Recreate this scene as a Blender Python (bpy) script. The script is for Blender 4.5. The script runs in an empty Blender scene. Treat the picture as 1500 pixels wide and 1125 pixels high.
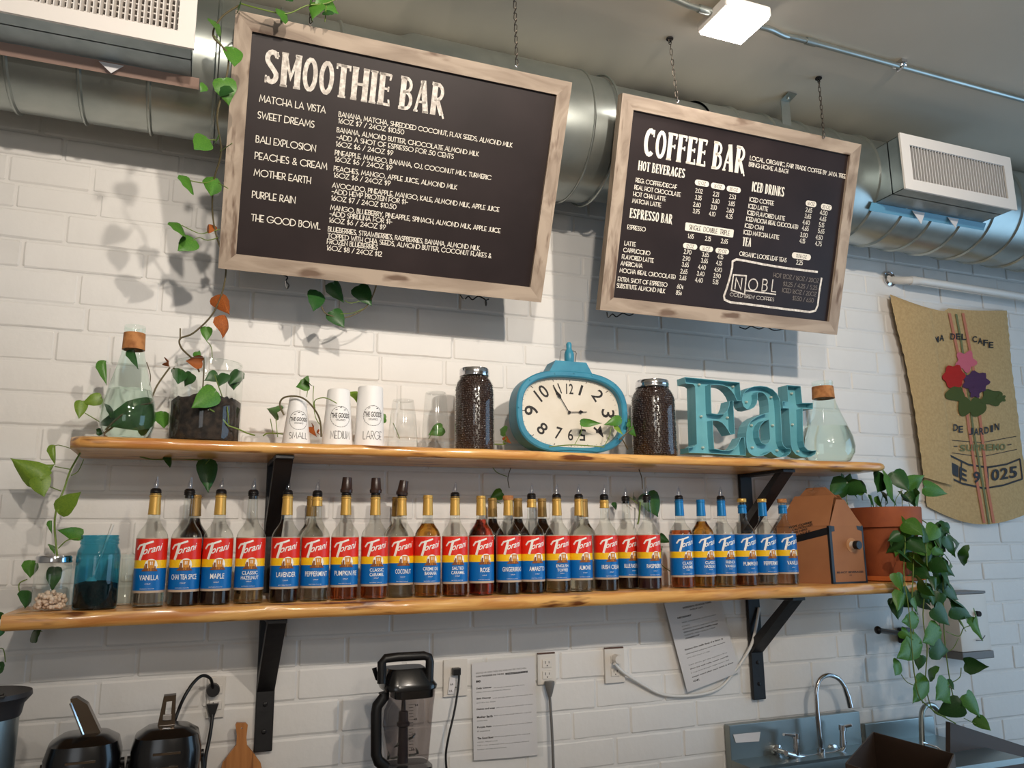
import bpy, bmesh, math, random
from math import sin, cos, pi, radians, atan2, sqrt
from mathutils import Vector, Matrix
from mathutils.geometry import tessellate_polygon
sc = bpy.context.scene
COL = sc.collection
random.seed(7)
# ------------------------------------------------------------ camera
CAMZ = 1.55
YAW, PIT, ROL, FPX = 0.37552567, 0.19325034, -0.0102239, 1183.3
_f = Vector((sin(YAW)*cos(PIT), cos(YAW)*cos(PIT), sin(PIT)))
_r0 = _f.cross(Vector((0, 0, 1))).normalized(); _u0 = _r0.cross(_f)
_r = cos(ROL)*_r0 + sin(ROL)*_u0; _u = -sin(ROL)*_r0 + cos(ROL)*_u0
cam_d = bpy.data.cameras.new('camera'); cam = bpy.data.objects.new('camera', cam_d); COL.objects.link(cam)
cam.matrix_world = Matrix(((_r.x, _u.x, -_f.x, 0), (_r.y, _u.y, -_f.y, 0), (_r.z, _u.z, -_f.z, CAMZ), (0, 0, 0, 1)))
cam_d.sensor_width = 36; cam_d.lens = FPX/1500*36; cam_d.clip_start = .02
sc.camera = cam
# ------------------------------------------------------------ world, lights, exposure
W = bpy.data.worlds.new('room'); sc.world = W; W.use_nodes = True
W.node_tree.nodes['Background'].inputs[0].default_value = (.62, .72, .85, 1)
W.node_tree.nodes['Background'].inputs[1].default_value = .12
sc.view_settings.view_transform = 'Standard'; sc.view_settings.look = 'None'
sc.view_settings.gamma = 1; sc.view_settings.use_curve_mapping = False
sc.view_settings.exposure = -0.15
sc.cycles.transparent_max_bounces = 32; sc.cycles.max_bounces = 10
sc.cycles.transmission_bounces = 10; sc.cycles.glossy_bounces = 5; sc.cycles.diffuse_bounces = 4
LAMP_E = 150; WARM = (1, .90, .78)
def area(name, loc, size, power, color, rot=(0, 0, 0), sy=None):
    d = bpy.data.lights.new(name, 'AREA'); d.energy = power; d.color = color; d.size = size
    if sy: d.shape = 'RECTANGLE'; d.size_y = sy
    o = bpy.data.objects.new(name, d); o.location = loc; o.rotation_euler = rot; COL.objects.link(o); return o
def spot(name, loc, target, power, color, ang, rad=.05):
    d = bpy.data.lights.new(name, 'SPOT'); d.energy = power; d.color = color; d.spot_size = radians(ang); d.spot_blend = 1; d.shadow_soft_size = rad
    o = bpy.data.objects.new(name, d); o.location = loc; o.rotation_euler = (Vector(target)-Vector(loc)).to_track_quat('-Z', 'Y').to_euler(); COL.objects.link(o)
spot('track_spot', (1.25, -.75, CAMZ+1.50), (1.25, 2.6, CAMZ+1.42), 300, WARM, 84)
spot('track_spot', (.10, -.75, CAMZ+1.50), (.45, 2.6, CAMZ+1.42), 205, WARM, 84)
area('ambient_fill_light', (.7, -2.6, CAMZ+1.56), .3, 40, WARM)  # added weak fill for ambient light and ceiling bounce
area('window_daylight', (4.9, .3, CAMZ-.1), 2.6, 60, (.42, .70, 1), (0, radians(90), 0), 2.6)
d = bpy.data.lights.new('ceiling_fill_point', 'POINT'); d.energy = 22; d.color = WARM; d.shadow_soft_size = .12  # added point light, brightens the ceiling and softens the wall
o = bpy.data.objects.new('ceiling_fill_point', d); o.location = (.6, -1.9, CAMZ+.75); COL.objects.link(o)
area('shopfront_daylight', (-1.6, -4.6, CAMZ+.1), 1.6, 24, (.88, .94, 1), (radians(90), 0, radians(-25)), 2.2)
# ------------------------------------------------------------ helpers
def ray(px, py): return _f + _r*((px-750)/FPX) + _u*((562.5-py)/FPX)
def at(px, py, y):
    d = ray(px, py); d = d*(y/d.y); return Vector((d.x, d.y, d.z+CAMZ))
def onz(px, py, z):
    d = ray(px, py); d = d*((z-CAMZ)/d.z); return Vector((d.x, d.y, d.z+CAMZ))
def tag(o, label=None, cat=None, group=None, kind=None):
    if label: o['label'] = label
    if cat: o['category'] = cat
    if group: o['group'] = group
    if kind: o['kind'] = kind
    return o
def empty(name, loc, label, cat, group=None, rz=0):
    o = bpy.data.objects.new(name, None); o.location = loc; o.rotation_euler = (0, 0, rz); o.empty_display_size = .02
    COL.objects.link(o); tag(o, label, cat, group); return o
def link(name, me, parent=None, loc=None):
    o = bpy.data.objects.new(name, me); COL.objects.link(o)
    if parent is not None: o.parent = parent
    if loc is not None: o.location = loc
    return o
def worldpos(o):
    p = Vector((0, 0, 0))
    while o is not None: p = p+o.location; o = o.parent
    return p
class MB:
    """collects verts and faces, builds ONE mesh object"""
    def __init__(s): s.v = []; s.f = []; s.m = []
    def add(s, vs, fs, mi=0):
        n = len(s.v); s.v += [tuple(v) for v in vs]; s.f += [tuple(i+n for i in f) for f in fs]; s.m += [mi]*len(fs); return s
    def box(s, a, b, mi=0, bev=0):
        x0, y0, z0 = a; x1, y1, z1 = b
        if bev:
            bm = bmesh.new(); bmesh.ops.create_cube(bm, size=1)
            for v in bm.verts: v.co = Vector(((x0+x1)/2+v.co.x*(x1-x0), (y0+y1)/2+v.co.y*(y1-y0), (z0+z1)/2+v.co.z*(z1-z0)))
            bmesh.ops.bevel(bm, geom=bm.edges[:], offset=bev, segments=2, affect='EDGES', profile=.6)
            bm.verts.index_update(); s.add([v.co for v in bm.verts], [[v.index for v in f.verts] for f in bm.faces], mi); bm.free(); return s
        vs = [(x, y, z) for x in (x0, x1) for y in (y0, y1) for z in (z0, z1)]
        return s.add(vs, [(0, 1, 3, 2), (4, 6, 7, 5), (0, 4, 5, 1), (2, 3, 7, 6), (0, 2, 6, 4), (1, 5, 7, 3)], mi)
    def lathe(s, prof, c=(0, 0, 0), n=28, mi=0, cap0=True, cap1=True, axis='z', a0=0, a1=2*pi):
        full = abs(a1-a0-2*pi) < 1e-6; k = n if full else n+1
        vs = []
        for r, z in prof:
            for i in range(k):
                a = a0+(a1-a0)*i/n
                p = (r*cos(a), r*sin(a), z)
                if axis == 'y': p = (p[0], p[2], p[1])
                if axis == 'x': p = (p[2], p[0], p[1])
                vs.append((p[0]+c[0], p[1]+c[1], p[2]+c[2]))
        fs = []
        for j in range(len(prof)-1):
            for i in range(n):
                a = j*k+i; b = j*k+(i+1) % k; fs.append((a, b, b+k, a+k))
        if full and cap0: fs.append(tuple(range(k))[::-1])
        if full and cap1: fs.append(tuple((len(prof)-1)*k+i for i in range(k)))
        return s.add(vs, fs, mi)
    def tube(s, pts, r, n=8, mi=0, closed=False):
        pts = [Vector(p) for p in pts]; rs = r if isinstance(r, (list, tuple)) else [r]*len(pts)
        up = None; vs = []; N = len(pts)
        for i, p in enumerate(pts):
            if closed: t = pts[(i+1) % N]-pts[i-1]
            else: t = pts[min(i+1, N-1)]-pts[max(i-1, 0)]
            t = t.normalized() if t.length > 1e-9 else Vector((0, 0, 1))
            if up is None: up = t.orthogonal().normalized()
            up = (up-t*up.dot(t)); up = up.normalized() if up.length > 1e-6 else t.orthogonal().normalized()
            b = t.cross(up)
            for k in range(n): vs.append(p+(up*cos(2*pi*k/n)+b*sin(2*pi*k/n))*rs[i])
        fs = []
        for i in range(N if closed else N-1):
            for k in range(n):
                a = i*n+k; b2 = i*n+(k+1) % n; j = ((i+1) % N)*n
                fs.append((a, b2, j+(k+1) % n, j+k))
        if not closed: fs += [tuple(range(n))[::-1], tuple((N-1)*n+k for k in range(n))]
        return s.add(vs, fs, mi)
    def sphere(s, c, r, n=10, m=6, mi=0, sc_=(1, 1, 1)):
        prof = [(max(1e-4, r*sin(pi*j/m)), -r*cos(pi*j/m)) for j in range(m+1)]
        vs0 = MB().lathe(prof, n=n)
        return s.add([(c[0]+v[0]*sc_[0], c[1]+v[1]*sc_[1], c[2]+v[2]*sc_[2]) for v in vs0.v], vs0.f, mi)
    def poly(s, pts, nrm=None, th=0, mi=0, holes=()):
        """flat polygon (3-D points), optional thickness along nrm"""
        loops = [[Vector(p) for p in pts]]+[[Vector(p) for p in h] for h in holes]
        tri = tessellate_polygon(loops); flat = [p for l in loops for p in l]
        if not th: return s.add(flat, tri, mi)
        d = Vector(nrm)*th; n = len(flat)
        fs = [tuple(t) for t in tri]+[tuple(i+n for i in t)[::-1] for t in tri]
        k = 0
        for l in loops:
            m = len(l)
            for i in range(m): fs.append((k+i, k+(i+1) % m, n+k+(i+1) % m, n+k+i))
            k += m
        return s.add(flat+[p+d for p in flat], fs, mi)
    def mesh(s, name, mats, smooth=None):
        me = bpy.data.meshes.new(name); me.from_pydata(s.v, [], s.f)
        for m in (mats if isinstance(mats, (list, tuple)) else [mats]): me.materials.append(m)
        me.polygons.foreach_set('material_index', s.m)
        bm = bmesh.new(); bm.from_mesh(me); bmesh.ops.recalc_face_normals(bm, faces=bm.faces[:]); bm.to_mesh(me); bm.free()
        if smooth:
            me.polygons.foreach_set('use_smooth', [True]*len(me.polygons)); me.set_sharp_from_angle(angle=radians(smooth))
        me.update(); return me
    def build(s, name, mats, parent=None, smooth=None, label=None):
        """verts are in world coordinates; made local to the parent's chain of offsets"""
        if parent is not None:
            o = worldpos(parent); s.v = [(v[0]-o.x, v[1]-o.y, v[2]-o.z) for v in s.v]
        ob = link(name, s.mesh(name, mats, smooth), parent)
        if label: ob['label'] = label
        return ob
def top(name, mb, mats, label, cat, smooth=None, group=None):
    """a thing that is one mesh, origin at its base"""
    xs = [v[0] for v in mb.v]; ys = [v[1] for v in mb.v]; z0 = min(v[2] for v in mb.v)
    c = Vector(((min(xs)+max(xs))/2, (min(ys)+max(ys))/2, z0))
    mb.v = [(v[0]-c.x, v[1]-c.y, v[2]-c.z) for v in mb.v]
    o = link(name, mb.mesh(name, mats, smooth), None, c); return tag(o, label, cat, group)
def spline(P, n=6):
    P = [Vector(p) for p in P]; out = []
    for i in range(len(P)-1):
        a = P[max(i-1, 0)]; b = P[i]; c = P[i+1]; d = P[min(i+2, len(P)-1)]
        for k in range(n):
            t = k/n
            out.append(.5*((2*b)+(c-a)*t+(2*a-5*b+4*c-d)*t*t+(3*b-a-3*c+d)*t**3))
    out.append(P[-1]); return out
# ------------------------------------------------------------ materials
def lin(c):
    return tuple(((x/255/12.92) if x/255 <= .04045 else ((x/255+.055)/1.055)**2.4) for x in c)
def mat(name, rgb, rough=.6, metal=0, noise=None, bump=0, bscale=60, spec=.5, trans=0, ior=1.45, emit=None, coat=0, stretch=(1, 1, 1), sheen=0):
    m = bpy.data.materials.new(name); m.use_nodes = True; nt = m.node_tree; b = nt.nodes['Principled BSDF']
    c = lin(rgb); b.inputs['Base Color'].default_value = (*c, 1); b.inputs['Roughness'].default_value = rough
    b.inputs['Metallic'].default_value = metal; b.inputs['IOR'].default_value = ior
    b.inputs['Specular IOR Level'].default_value = spec; b.inputs['Transmission Weight'].default_value = trans
    b.inputs['Coat Weight'].default_value = coat; b.inputs['Coat Roughness'].default_value = .12
    if emit: b.inputs['Emission Color'].default_value = (*emit[0], 1); b.inputs['Emission Strength'].default_value = emit[1]
    if noise or bump:
        tc = nt.nodes.new('ShaderNodeTexCoord'); mp = nt.nodes.new('ShaderNodeMapping'); mp.inputs['Scale'].default_value = stretch
        nt.links.new(tc.outputs['Object'], mp.inputs[0])
    if noise:   # (rgb2, scale, low, high)
        n = nt.nodes.new('ShaderNodeTexNoise'); n.inputs['Scale'].default_value = noise[1]; n.inputs['Detail'].default_value = 5
        nt.links.new(mp.outputs[0], n.inputs['Vector'])
        r = nt.nodes.new('ShaderNodeValToRGB'); r.color_ramp.elements[0].position = noise[2]; r.color_ramp.elements[1].position = noise[3]
        r.color_ramp.elements[0].color = (*c, 1); r.color_ramp.elements[1].color = (*lin(noise[0]), 1)
        nt.links.new(n.outputs['Fac'], r.inputs[0]); nt.links.new(r.outputs[0], b.inputs['Base Color'])
    if bump:
        n2 = nt.nodes.new('ShaderNodeTexNoise'); n2.inputs['Scale'].default_value = bscale; n2.inputs['Detail'].default_value = 4
        nt.links.new(mp.outputs[0], n2.inputs['Vector'])
        bp = nt.nodes.new('ShaderNodeBump'); bp.inputs['Strength'].default_value = bump; bp.inputs['Distance'].default_value = .004
        nt.links.new(n2.outputs['Fac'], bp.inputs['Height']); nt.links.new(bp.outputs[0], b.inputs['Normal'])
    return m
def thin_glass(name, rgb, rough=.03, refl=.9):
    m = bpy.data.materials.new(name); m.use_nodes = True; nt = m.node_tree; nt.nodes.clear()
    o = nt.nodes.new('ShaderNodeOutputMaterial'); t = nt.nodes.new('ShaderNodeBsdfTransparent'); g = nt.nodes.new('ShaderNodeBsdfGlossy')
    t.inputs[0].default_value = (*lin(rgb), 1); g.inputs['Roughness'].default_value = rough; g.inputs[0].default_value = (refl, refl, refl, 1)
    lw = nt.nodes.new('ShaderNodeFresnel'); ge = nt.nodes.new('ShaderNodeNewGeometry'); ma = nt.nodes.new('ShaderNodeMath'); ma.operation = 'MULTIPLY_ADD'; ma.inputs[1].default_value = 1/1.5-1.5; ma.inputs[2].default_value = 1.5
    nt.links.new(ge.outputs['Backfacing'], ma.inputs[0]); nt.links.new(ma.outputs[0], lw.inputs['IOR'])
    mx = nt.nodes.new('ShaderNodeMixShader'); nt.links.new(lw.outputs[0], mx.inputs[0]); nt.links.new(t.outputs[0], mx.inputs[1]); nt.links.new(g.outputs[0], mx.inputs[2])
    nt.links.new(mx.outputs[0], o.inputs[0]); return m
def wood(name, light, dark, knot, sc_=(1.2, 14, 14), rough=.4, coat=.25):
    """long grain along X with a few dark knots"""
    m = mat(name, light, rough, coat=coat); nt = m.node_tree; b = nt.nodes['Principled BSDF']
    tc = nt.nodes.new('ShaderNodeTexCoord'); mp = nt.nodes.new('ShaderNodeMapping'); mp.inputs['Scale'].default_value = sc_
    nt.links.new(tc.outputs['Object'], mp.inputs[0])
    n = nt.nodes.new('ShaderNodeTexNoise'); n.inputs['Scale'].default_value = 2.2; n.inputs['Detail'].default_value = 6; n.inputs['Distortion'].default_value = 1.2
    nt.links.new(mp.outputs[0], n.inputs['Vector'])
    r = nt.nodes.new('ShaderNodeValToRGB'); e = r.color_ramp.elements
    e[0].position = .3; e[0].color = (*lin(dark), 1); e[1].position = .62; e[1].color = (*lin(light), 1)
    nt.links.new(n.outputs['Fac'], r.inputs[0])
    mp2 = nt.nodes.new('ShaderNodeMapping'); mp2.inputs['Scale'].default_value = (sc_[0]*1.6, sc_[1]*.8, sc_[2]*.8); nt.links.new(tc.outputs['Object'], mp2.inputs[0])
    k = nt.nodes.new('ShaderNodeTexNoise'); k.inputs['Scale'].default_value = 2.6; k.inputs['Detail'].default_value = 3; nt.links.new(mp2.outputs[0], k.inputs['Vector'])
    kr = nt.nodes.new('ShaderNodeValToRGB'); kr.color_ramp.elements[0].position = .60; kr.color_ramp.elements[1].position = .70
    nt.links.new(k.outputs['Fac'], kr.inputs[0])
    mx = nt.nodes.new('ShaderNodeMixRGB'); mx.inputs[2].default_value = (*lin(knot), 1)
    nt.links.new(kr.outputs[0], mx.inputs[0]); nt.links.new(r.outputs[0], mx.inputs[1]); nt.links.new(mx.outputs[0], b.inputs['Base Color'])
    bp = nt.nodes.new('ShaderNodeBump'); bp.inputs['Strength'].default_value = .25; bp.inputs['Distance'].default_value = .003
    nt.links.new(n.outputs['Fac'], bp.inputs['Height']); nt.links.new(bp.outputs[0], b.inputs['Normal'])
    return m
M = {}
M['paint'] = mat('white_wall_paint', (231, 228, 224), .5, noise=((221, 218, 214), 3, .35, .7), bump=.6, bscale=16)
M['mortar'] = mat('painted_joint', (226, 223, 219), .6, bump=.4, bscale=50)
M['ceil'] = mat('grey_ceiling_paint', (212, 202, 186), .75, noise=((203, 193, 177), 2, .3, .7))
M['room'] = mat('room_wall_paint', (205, 198, 188), .8)
M['floor'] = mat('floor_concrete', (168, 158, 146), .5, noise=((150, 140, 130), 5, .3, .7))
M['galv'] = mat('galvanised_steel', (176, 181, 176), .32, .88, noise=((156, 163, 160), 7, .35, .65), bump=.06, bscale=9)
M['ventgrey'] = mat('grey_sheet_metal', (160, 172, 176), .42, .75, noise=((146, 158, 162), 12, .4, .6))
M['ventwhite'] = mat('white_enamel', (238, 232, 226), .4)
M['black'] = mat('black', (22, 21, 22), .4)
M['dark'] = mat('dark_recess', (34, 30, 28), .8)
M['blackwood'] = mat('black_painted_wood', (25, 24, 26), .45, bump=.3, bscale=30)
M['frame'] = wood('weathered_frame_wood', (176, 158, 140), (136, 118, 102), (112, 90, 74), (1.5, 9, 9), .6, 0)
M['framev'] = wood('weathered_frame_wood_upright', (176, 158, 140), (136, 118, 102), (112, 90, 74), (9, 9, 1.5), .6, 0)
M['board'] = mat('chalkboard', (36, 27, 27), .42, spec=.35, noise=((46, 36, 36), 6, .35, .75), bump=.03)
M['chalk'] = mat('chalk_white', (236, 228, 214), .8)
M['chalkgrey'] = mat('chalk_grey', (196, 186, 176), .8, noise=((236, 228, 218), 90, .4, .62))
M['chalkdim'] = mat('chalk_faded', (128, 118, 110), .8)
M['steelchain'] = mat('dark_chain_steel', (88, 80, 72), .4, .8)
M['chrome'] = mat('chrome', (215, 215, 218), .12, 1)
M['steel'] = mat('stainless_steel', (150, 156, 154), .36, .9, bump=.05)
M['shelf'] = wood('live_edge_pine', (232, 178, 104), (194, 124, 58), (112, 62, 26), (1.3, 12, 18), .34, .5)
M['glass'] = thin_glass('clear_glass', (252, 254, 253))
M['greenglass'] = thin_glass('green_tint_glass', (243, 251, 248))
M['blueglass'] = thin_glass('blue_glass', (128, 200, 218))
M['plastic'] = thin_glass('clear_plastic', (249, 250, 250), .06)
M['water'] = mat('water', (250, 255, 253), .0, trans=1, ior=1.33)
M['teal'] = mat('teal_enamel', (58, 138, 164), .42, noise=((48, 122, 150), 14, .35, .65), bump=.12, bscale=40)
M['tealsign'] = mat('turquoise_sign_metal', (112, 176, 186), .42, noise=((98, 162, 174), 10, .35, .65), bump=.06)
M['rust'] = mat('rusty_chip', (134, 70, 48), .7)
M['clockface'] = mat('aged_dial', (222, 212, 196), .6, noise=((208, 196, 176), 8, .4, .7))
M['ink'] = mat('black_ink', (38, 32, 30), .6)
M['paper'] = mat('white_paper', (226, 222, 222), .6)
M['cup'] = mat('paper_cup', (238, 236, 234), .5)
M['cork'] = mat('cork', (190, 130, 78), .8, noise=((150, 94, 52), 40, .4, .65), bump=.3, bscale=80)
M['red'] = mat('label_red', (222, 44, 26), .35)
M['yellow'] = mat('label_yellow', (250, 200, 30), .35)
M['blue'] = mat('label_blue', (6, 104, 180), .35)
M['tan'] = mat('label_tan', (190, 168, 146), .4)
M['white'] = mat('label_white', (245, 243, 238), .4)
M['brown'] = mat('emblem_brown', (128, 70, 24), .5)
M['amberprint'] = mat('emblem_amber', (208, 138, 40), .5)
M['gold'] = mat('gold_foil', (206, 164, 84), .35, .35)
M['golddk'] = mat('dull_gold_foil', (158, 124, 66), .42, .3)
M['bluefoil'] = mat('blue_foil', (20, 118, 178), .35, .2)
M['leaf'] = mat('pothos_leaf', (66, 116, 40), .4, noise=((86, 134, 46), 18, .35, .7))
M['leafdk'] = mat('pothos_leaf_dark', (38, 80, 36), .38, noise=((50, 94, 40), 18, .35, .7))
M['leaflt'] = mat('pothos_leaf_light', (120, 146, 46), .42, noise=((96, 130, 42), 16, .35, .7))
M['leafdead'] = mat('dead_leaf', (176, 96, 34), .7, noise=((130, 64, 30), 22, .35, .7))
M['stem'] = mat('green_stem', (112, 134, 58), .5)
M['stembr'] = mat('woody_stem', (98, 88, 62), .7)
M['soil'] = mat('potting_soil', (30, 24, 21), .9, noise=((58, 46, 38), 60, .4, .6), bump=.8, bscale=90)
M['terracotta'] = mat('terracotta', (170, 88, 48), .7, noise=((146, 72, 40), 12, .35, .7))
M['card'] = mat('brown_cardboard', (168, 112, 72), .75, noise=((156, 102, 66), 9, .3, .7))
M['coffee'] = mat('coffee_bean', (50, 30, 22), .28, spec=.7)
M['sugar'] = mat('raw_sugar', (232, 208, 188), .7)
M['burlap'] = mat('burlap', (200, 168, 120), .95, noise=((188, 156, 108), 90, .35, .65), bump=.4, bscale=160)
M['whitepipe'] = mat('white_painted_pipe', (224, 222, 218), .4)
M['whiteplastic'] = mat('white_plastic', (222, 216, 208), .35)
M['greyplastic'] = mat('grey_plastic', (112, 110, 108), .45)
M['bamboo'] = wood('bamboo', (190, 126, 66), (166, 104, 50), (140, 86, 42), (14, 14, 1.2), .45, .2)
M['brownpanel'] = mat('dark_brown_panel', (78, 62, 52), .5)
M['chromeblack'] = mat('smoked_chrome', (90, 76, 62), .2, .7)
# ------------------------------------------------------------ the room
D = 2.6                       # back wall plane
CEIL = CAMZ+1.62; CNT = CAMZ-.80
def struct(name, mb, m, label=None, smooth=None):
    o = mb.build(name, m, None, smooth); o['kind'] = 'structure'
    if label: o['label'] = label
    return o
wall = struct('wall_back', MB().box((-3.2, D+.0005, 0), (5.3, D+.12, CEIL)), M['mortar'], 'white painted brick wall behind the shelves')
struct('ceiling', MB().box((-3.2, -5, CEIL), (5.3, D+.12, CEIL+.1)), M['ceil'], 'grey painted ceiling')
struct('floor', MB().box((-3.2, -5, -.1), (5.3, D+.12, 0)), M['floor'], 'floor')
struct('wall_left', MB().box((-3.3, -5, 0), (-3.2, D+.12, CEIL)), M['room'], 'left wall')
struct('wall_front', MB().box((-3.3, -5.1, 0), (5.3, -5, CEIL)), M['room'], 'wall behind the viewer')
wr = MB(); wr.box((5.3, -5, 0), (5.4, D+.12, .35)).box((5.3, -5, 2.95), (5.4, D+.12, CEIL)).box((5.3, 1.75, .35), (5.4, D+.12, 2.95)).box((5.3, -5, .35), (5.4, -1.15, 2.95))
struct('wall_right', wr, M['room'], 'wall with the shop window')
wf = MB(); wf.box((5.28, -1.15, .35), (5.42, -1.08, 2.95)).box((5.28, 1.68, .35), (5.42, 1.75, 2.95)).box((5.28, .26, .35), (5.42, .32, 2.95)).box((5.28, -1.08, .35), (5.42, 1.68, .42)).box((5.28, -1.08, 2.88), (5.42, 1.68, 2.95))
struct('window_1', wf, M['black'], 'black framed shop window')
# bricks, laid course by course
def brick_mesh(seed, L, H=.08):
    rnd = random.Random(seed); mb = MB(); T = .0030; e = .005; n = max(5, int(L/.045)+2)
    xs = [-L/2, -L/2+e]+[-L/2+L*i/(n-1) for i in range(1, n-1)]+[L/2-e, L/2]
    zs = [-H/2, -H/2+e, 0, H/2-e, H/2]; vs = []
    for j, z in enumerate(zs):
        for i, x in enumerate(xs):
            ex = i in (0, len(xs)-1); ez = j in (0, 4); edge = ex or ez; corner = ex and ez
            y = 0 if edge else -T+rnd.uniform(-.0009, .0009)
            dx = (.004 if i == 0 else -.004) if corner else 0
            vs.append((x+dx+(rnd.uniform(-.0010, .0010) if not edge else 0), y, z+((.003 if j == 0 else -.003) if corner else 0)+rnd.uniform(-.0010, .0010)))
    n = len(xs)
    return mb.add(vs, [(j*n+i, j*n+i+1, (j+1)*n+i+1, (j+1)*n+i) for j in range(4) for i in range(n-1)])
LENS = [.215, .262, .320, .140]
BM = {(k, s): brick_mesh(k*10+s, LENS[k]) for k in range(4) for s in range(5)}
BME = {k: b.mesh('brick', M['paint'], 18) for k, b in BM.items()}
brnd = random.Random(5); laid = []
z = CAMZ-.84; row = 0
while z < CEIL-.06:
    rh = brnd.choice([.078, .086, .094, .100]); x = -1.6+brnd.uniform(0, .2)
    while x < 4.2:
        k = brnd.choice([0, 0, 1, 1, 2]) if brnd.random() > .08 else 3
        L = LENS[k]; laid.append((x+L/2, z+rh/2, k, brnd.randrange(5), (rh-.006)/.08)); x += L+brnd.uniform(.004, .008)
    z += rh; row += 1
def inframe(x, z, y=D):
    v = Vector((x, y, z-CAMZ)); d = v.dot(_f); return (750+FPX*v.dot(_r)/d, 562.5-FPX*v.dot(_u)/d, d)
def seen(b):
    px, py, d = inframe(b[0], b[1])
    if not (-40 < px < 1540 and -20 < py < 1150) or b[1]-CAMZ > 1.27: return None
    if .02 < b[0] < 1.05 and .86 < b[1]-CAMZ: return None       # behind the boards
    if 1.25 < b[0] < 2.45 and .86 < b[1]-CAMZ: return None
    if b[0] > .2 and b[0] < 2.2 and -.16 < b[1]-CAMZ < -.03: return None
    return d
vis = sorted([b for b in laid if seen(b) is not None], key=lambda b: seen(b)-(.5 if b[2] < 3 else 0))[:298]
vs_ = set(vis)
rest = MB()
for b in laid:
    dy = brnd.uniform(-.001, .0015); rz = brnd.uniform(-.004, .004)
    if b in vs_:
        o = link('brick', BME[(b[2], b[3])], wall, (b[0], D+dy, b[1])); o.rotation_euler = (0, rz, 0); o.scale = (1, 1, b[4])
    else:
        m_ = BM[(b[2], b[3])]; rest.add([(v[0]+b[0], v[1]+D+dy, v[2]*b[4]+b[1]) for v in m_.v], m_.f)
tag(rest.build('remaining_bricks', M['paint'], wall, 18), kind='stuff')
# counter below the frame, carries the pots and blenders
cn = MB(); cn.box((-1.2, 1.95, CNT-.04), (1.75, D-.002, CNT), bev=.004)
o = top('back_counter', cn, M['brownpanel'], 'dark brown back counter below the shelves, under the black coffee servers', 'counter')
# ------------------------------------------------------------ round air duct
DR, DY, DZ = .213, 2.362, CAMZ+1.392
duct = empty('air_duct', (0, DY, DZ-DR), 'large round galvanised air duct running along the wall under the ceiling', 'duct')
b = MB()
def dl(mb, x0, x1, r0, r1, n=48): return mb.lathe([(r0, x0), (r1, x1)], (0, DY, DZ), n, axis='x', cap0=False, cap1=False)
dl(b, -1.4, .55, DR-.004, DR-.004); dl(b, 1.62, 4.2, DR-.004, DR-.004)
b.build('duct_pipe', M['galv'], duct, 30)
b = MB(); b.lathe([(DR-.004, .52), (DR+.012, .56), (DR+.012, 1.14), (DR+.004, 1.15), (DR+.004, 1.23), (DR-.012, 1.24), (DR-.012, 1.62)], (0, DY, DZ), 48, axis='x', cap0=False, cap1=False)
b.build('duct_coupling', M['galv'], duct, 30)
for x in [-1.2+.17*i for i in range(10)]+[1.75+.155*i for i in range(15)]:
    b = MB(); b.lathe([(DR-.004, x-.006), (DR+.003, x-.002), (DR+.003, x+.003), (DR-.004, x+.007)], (0, DY, DZ), 48, axis='x', cap0=False, cap1=False)
    b.build('seam_ring', M['galv'], duct, 50)
for x in (1.145, 1.235):
    b = MB(); b.tube([(x, DY+cos(a)*(DR+.012), DZ+sin(a)*(DR+.012)) for a in [2*pi*i/40 for i in range(40)]], .004, 6, closed=True)
    b.build('collar_ring', M['galv'], duct, 50)
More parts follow.
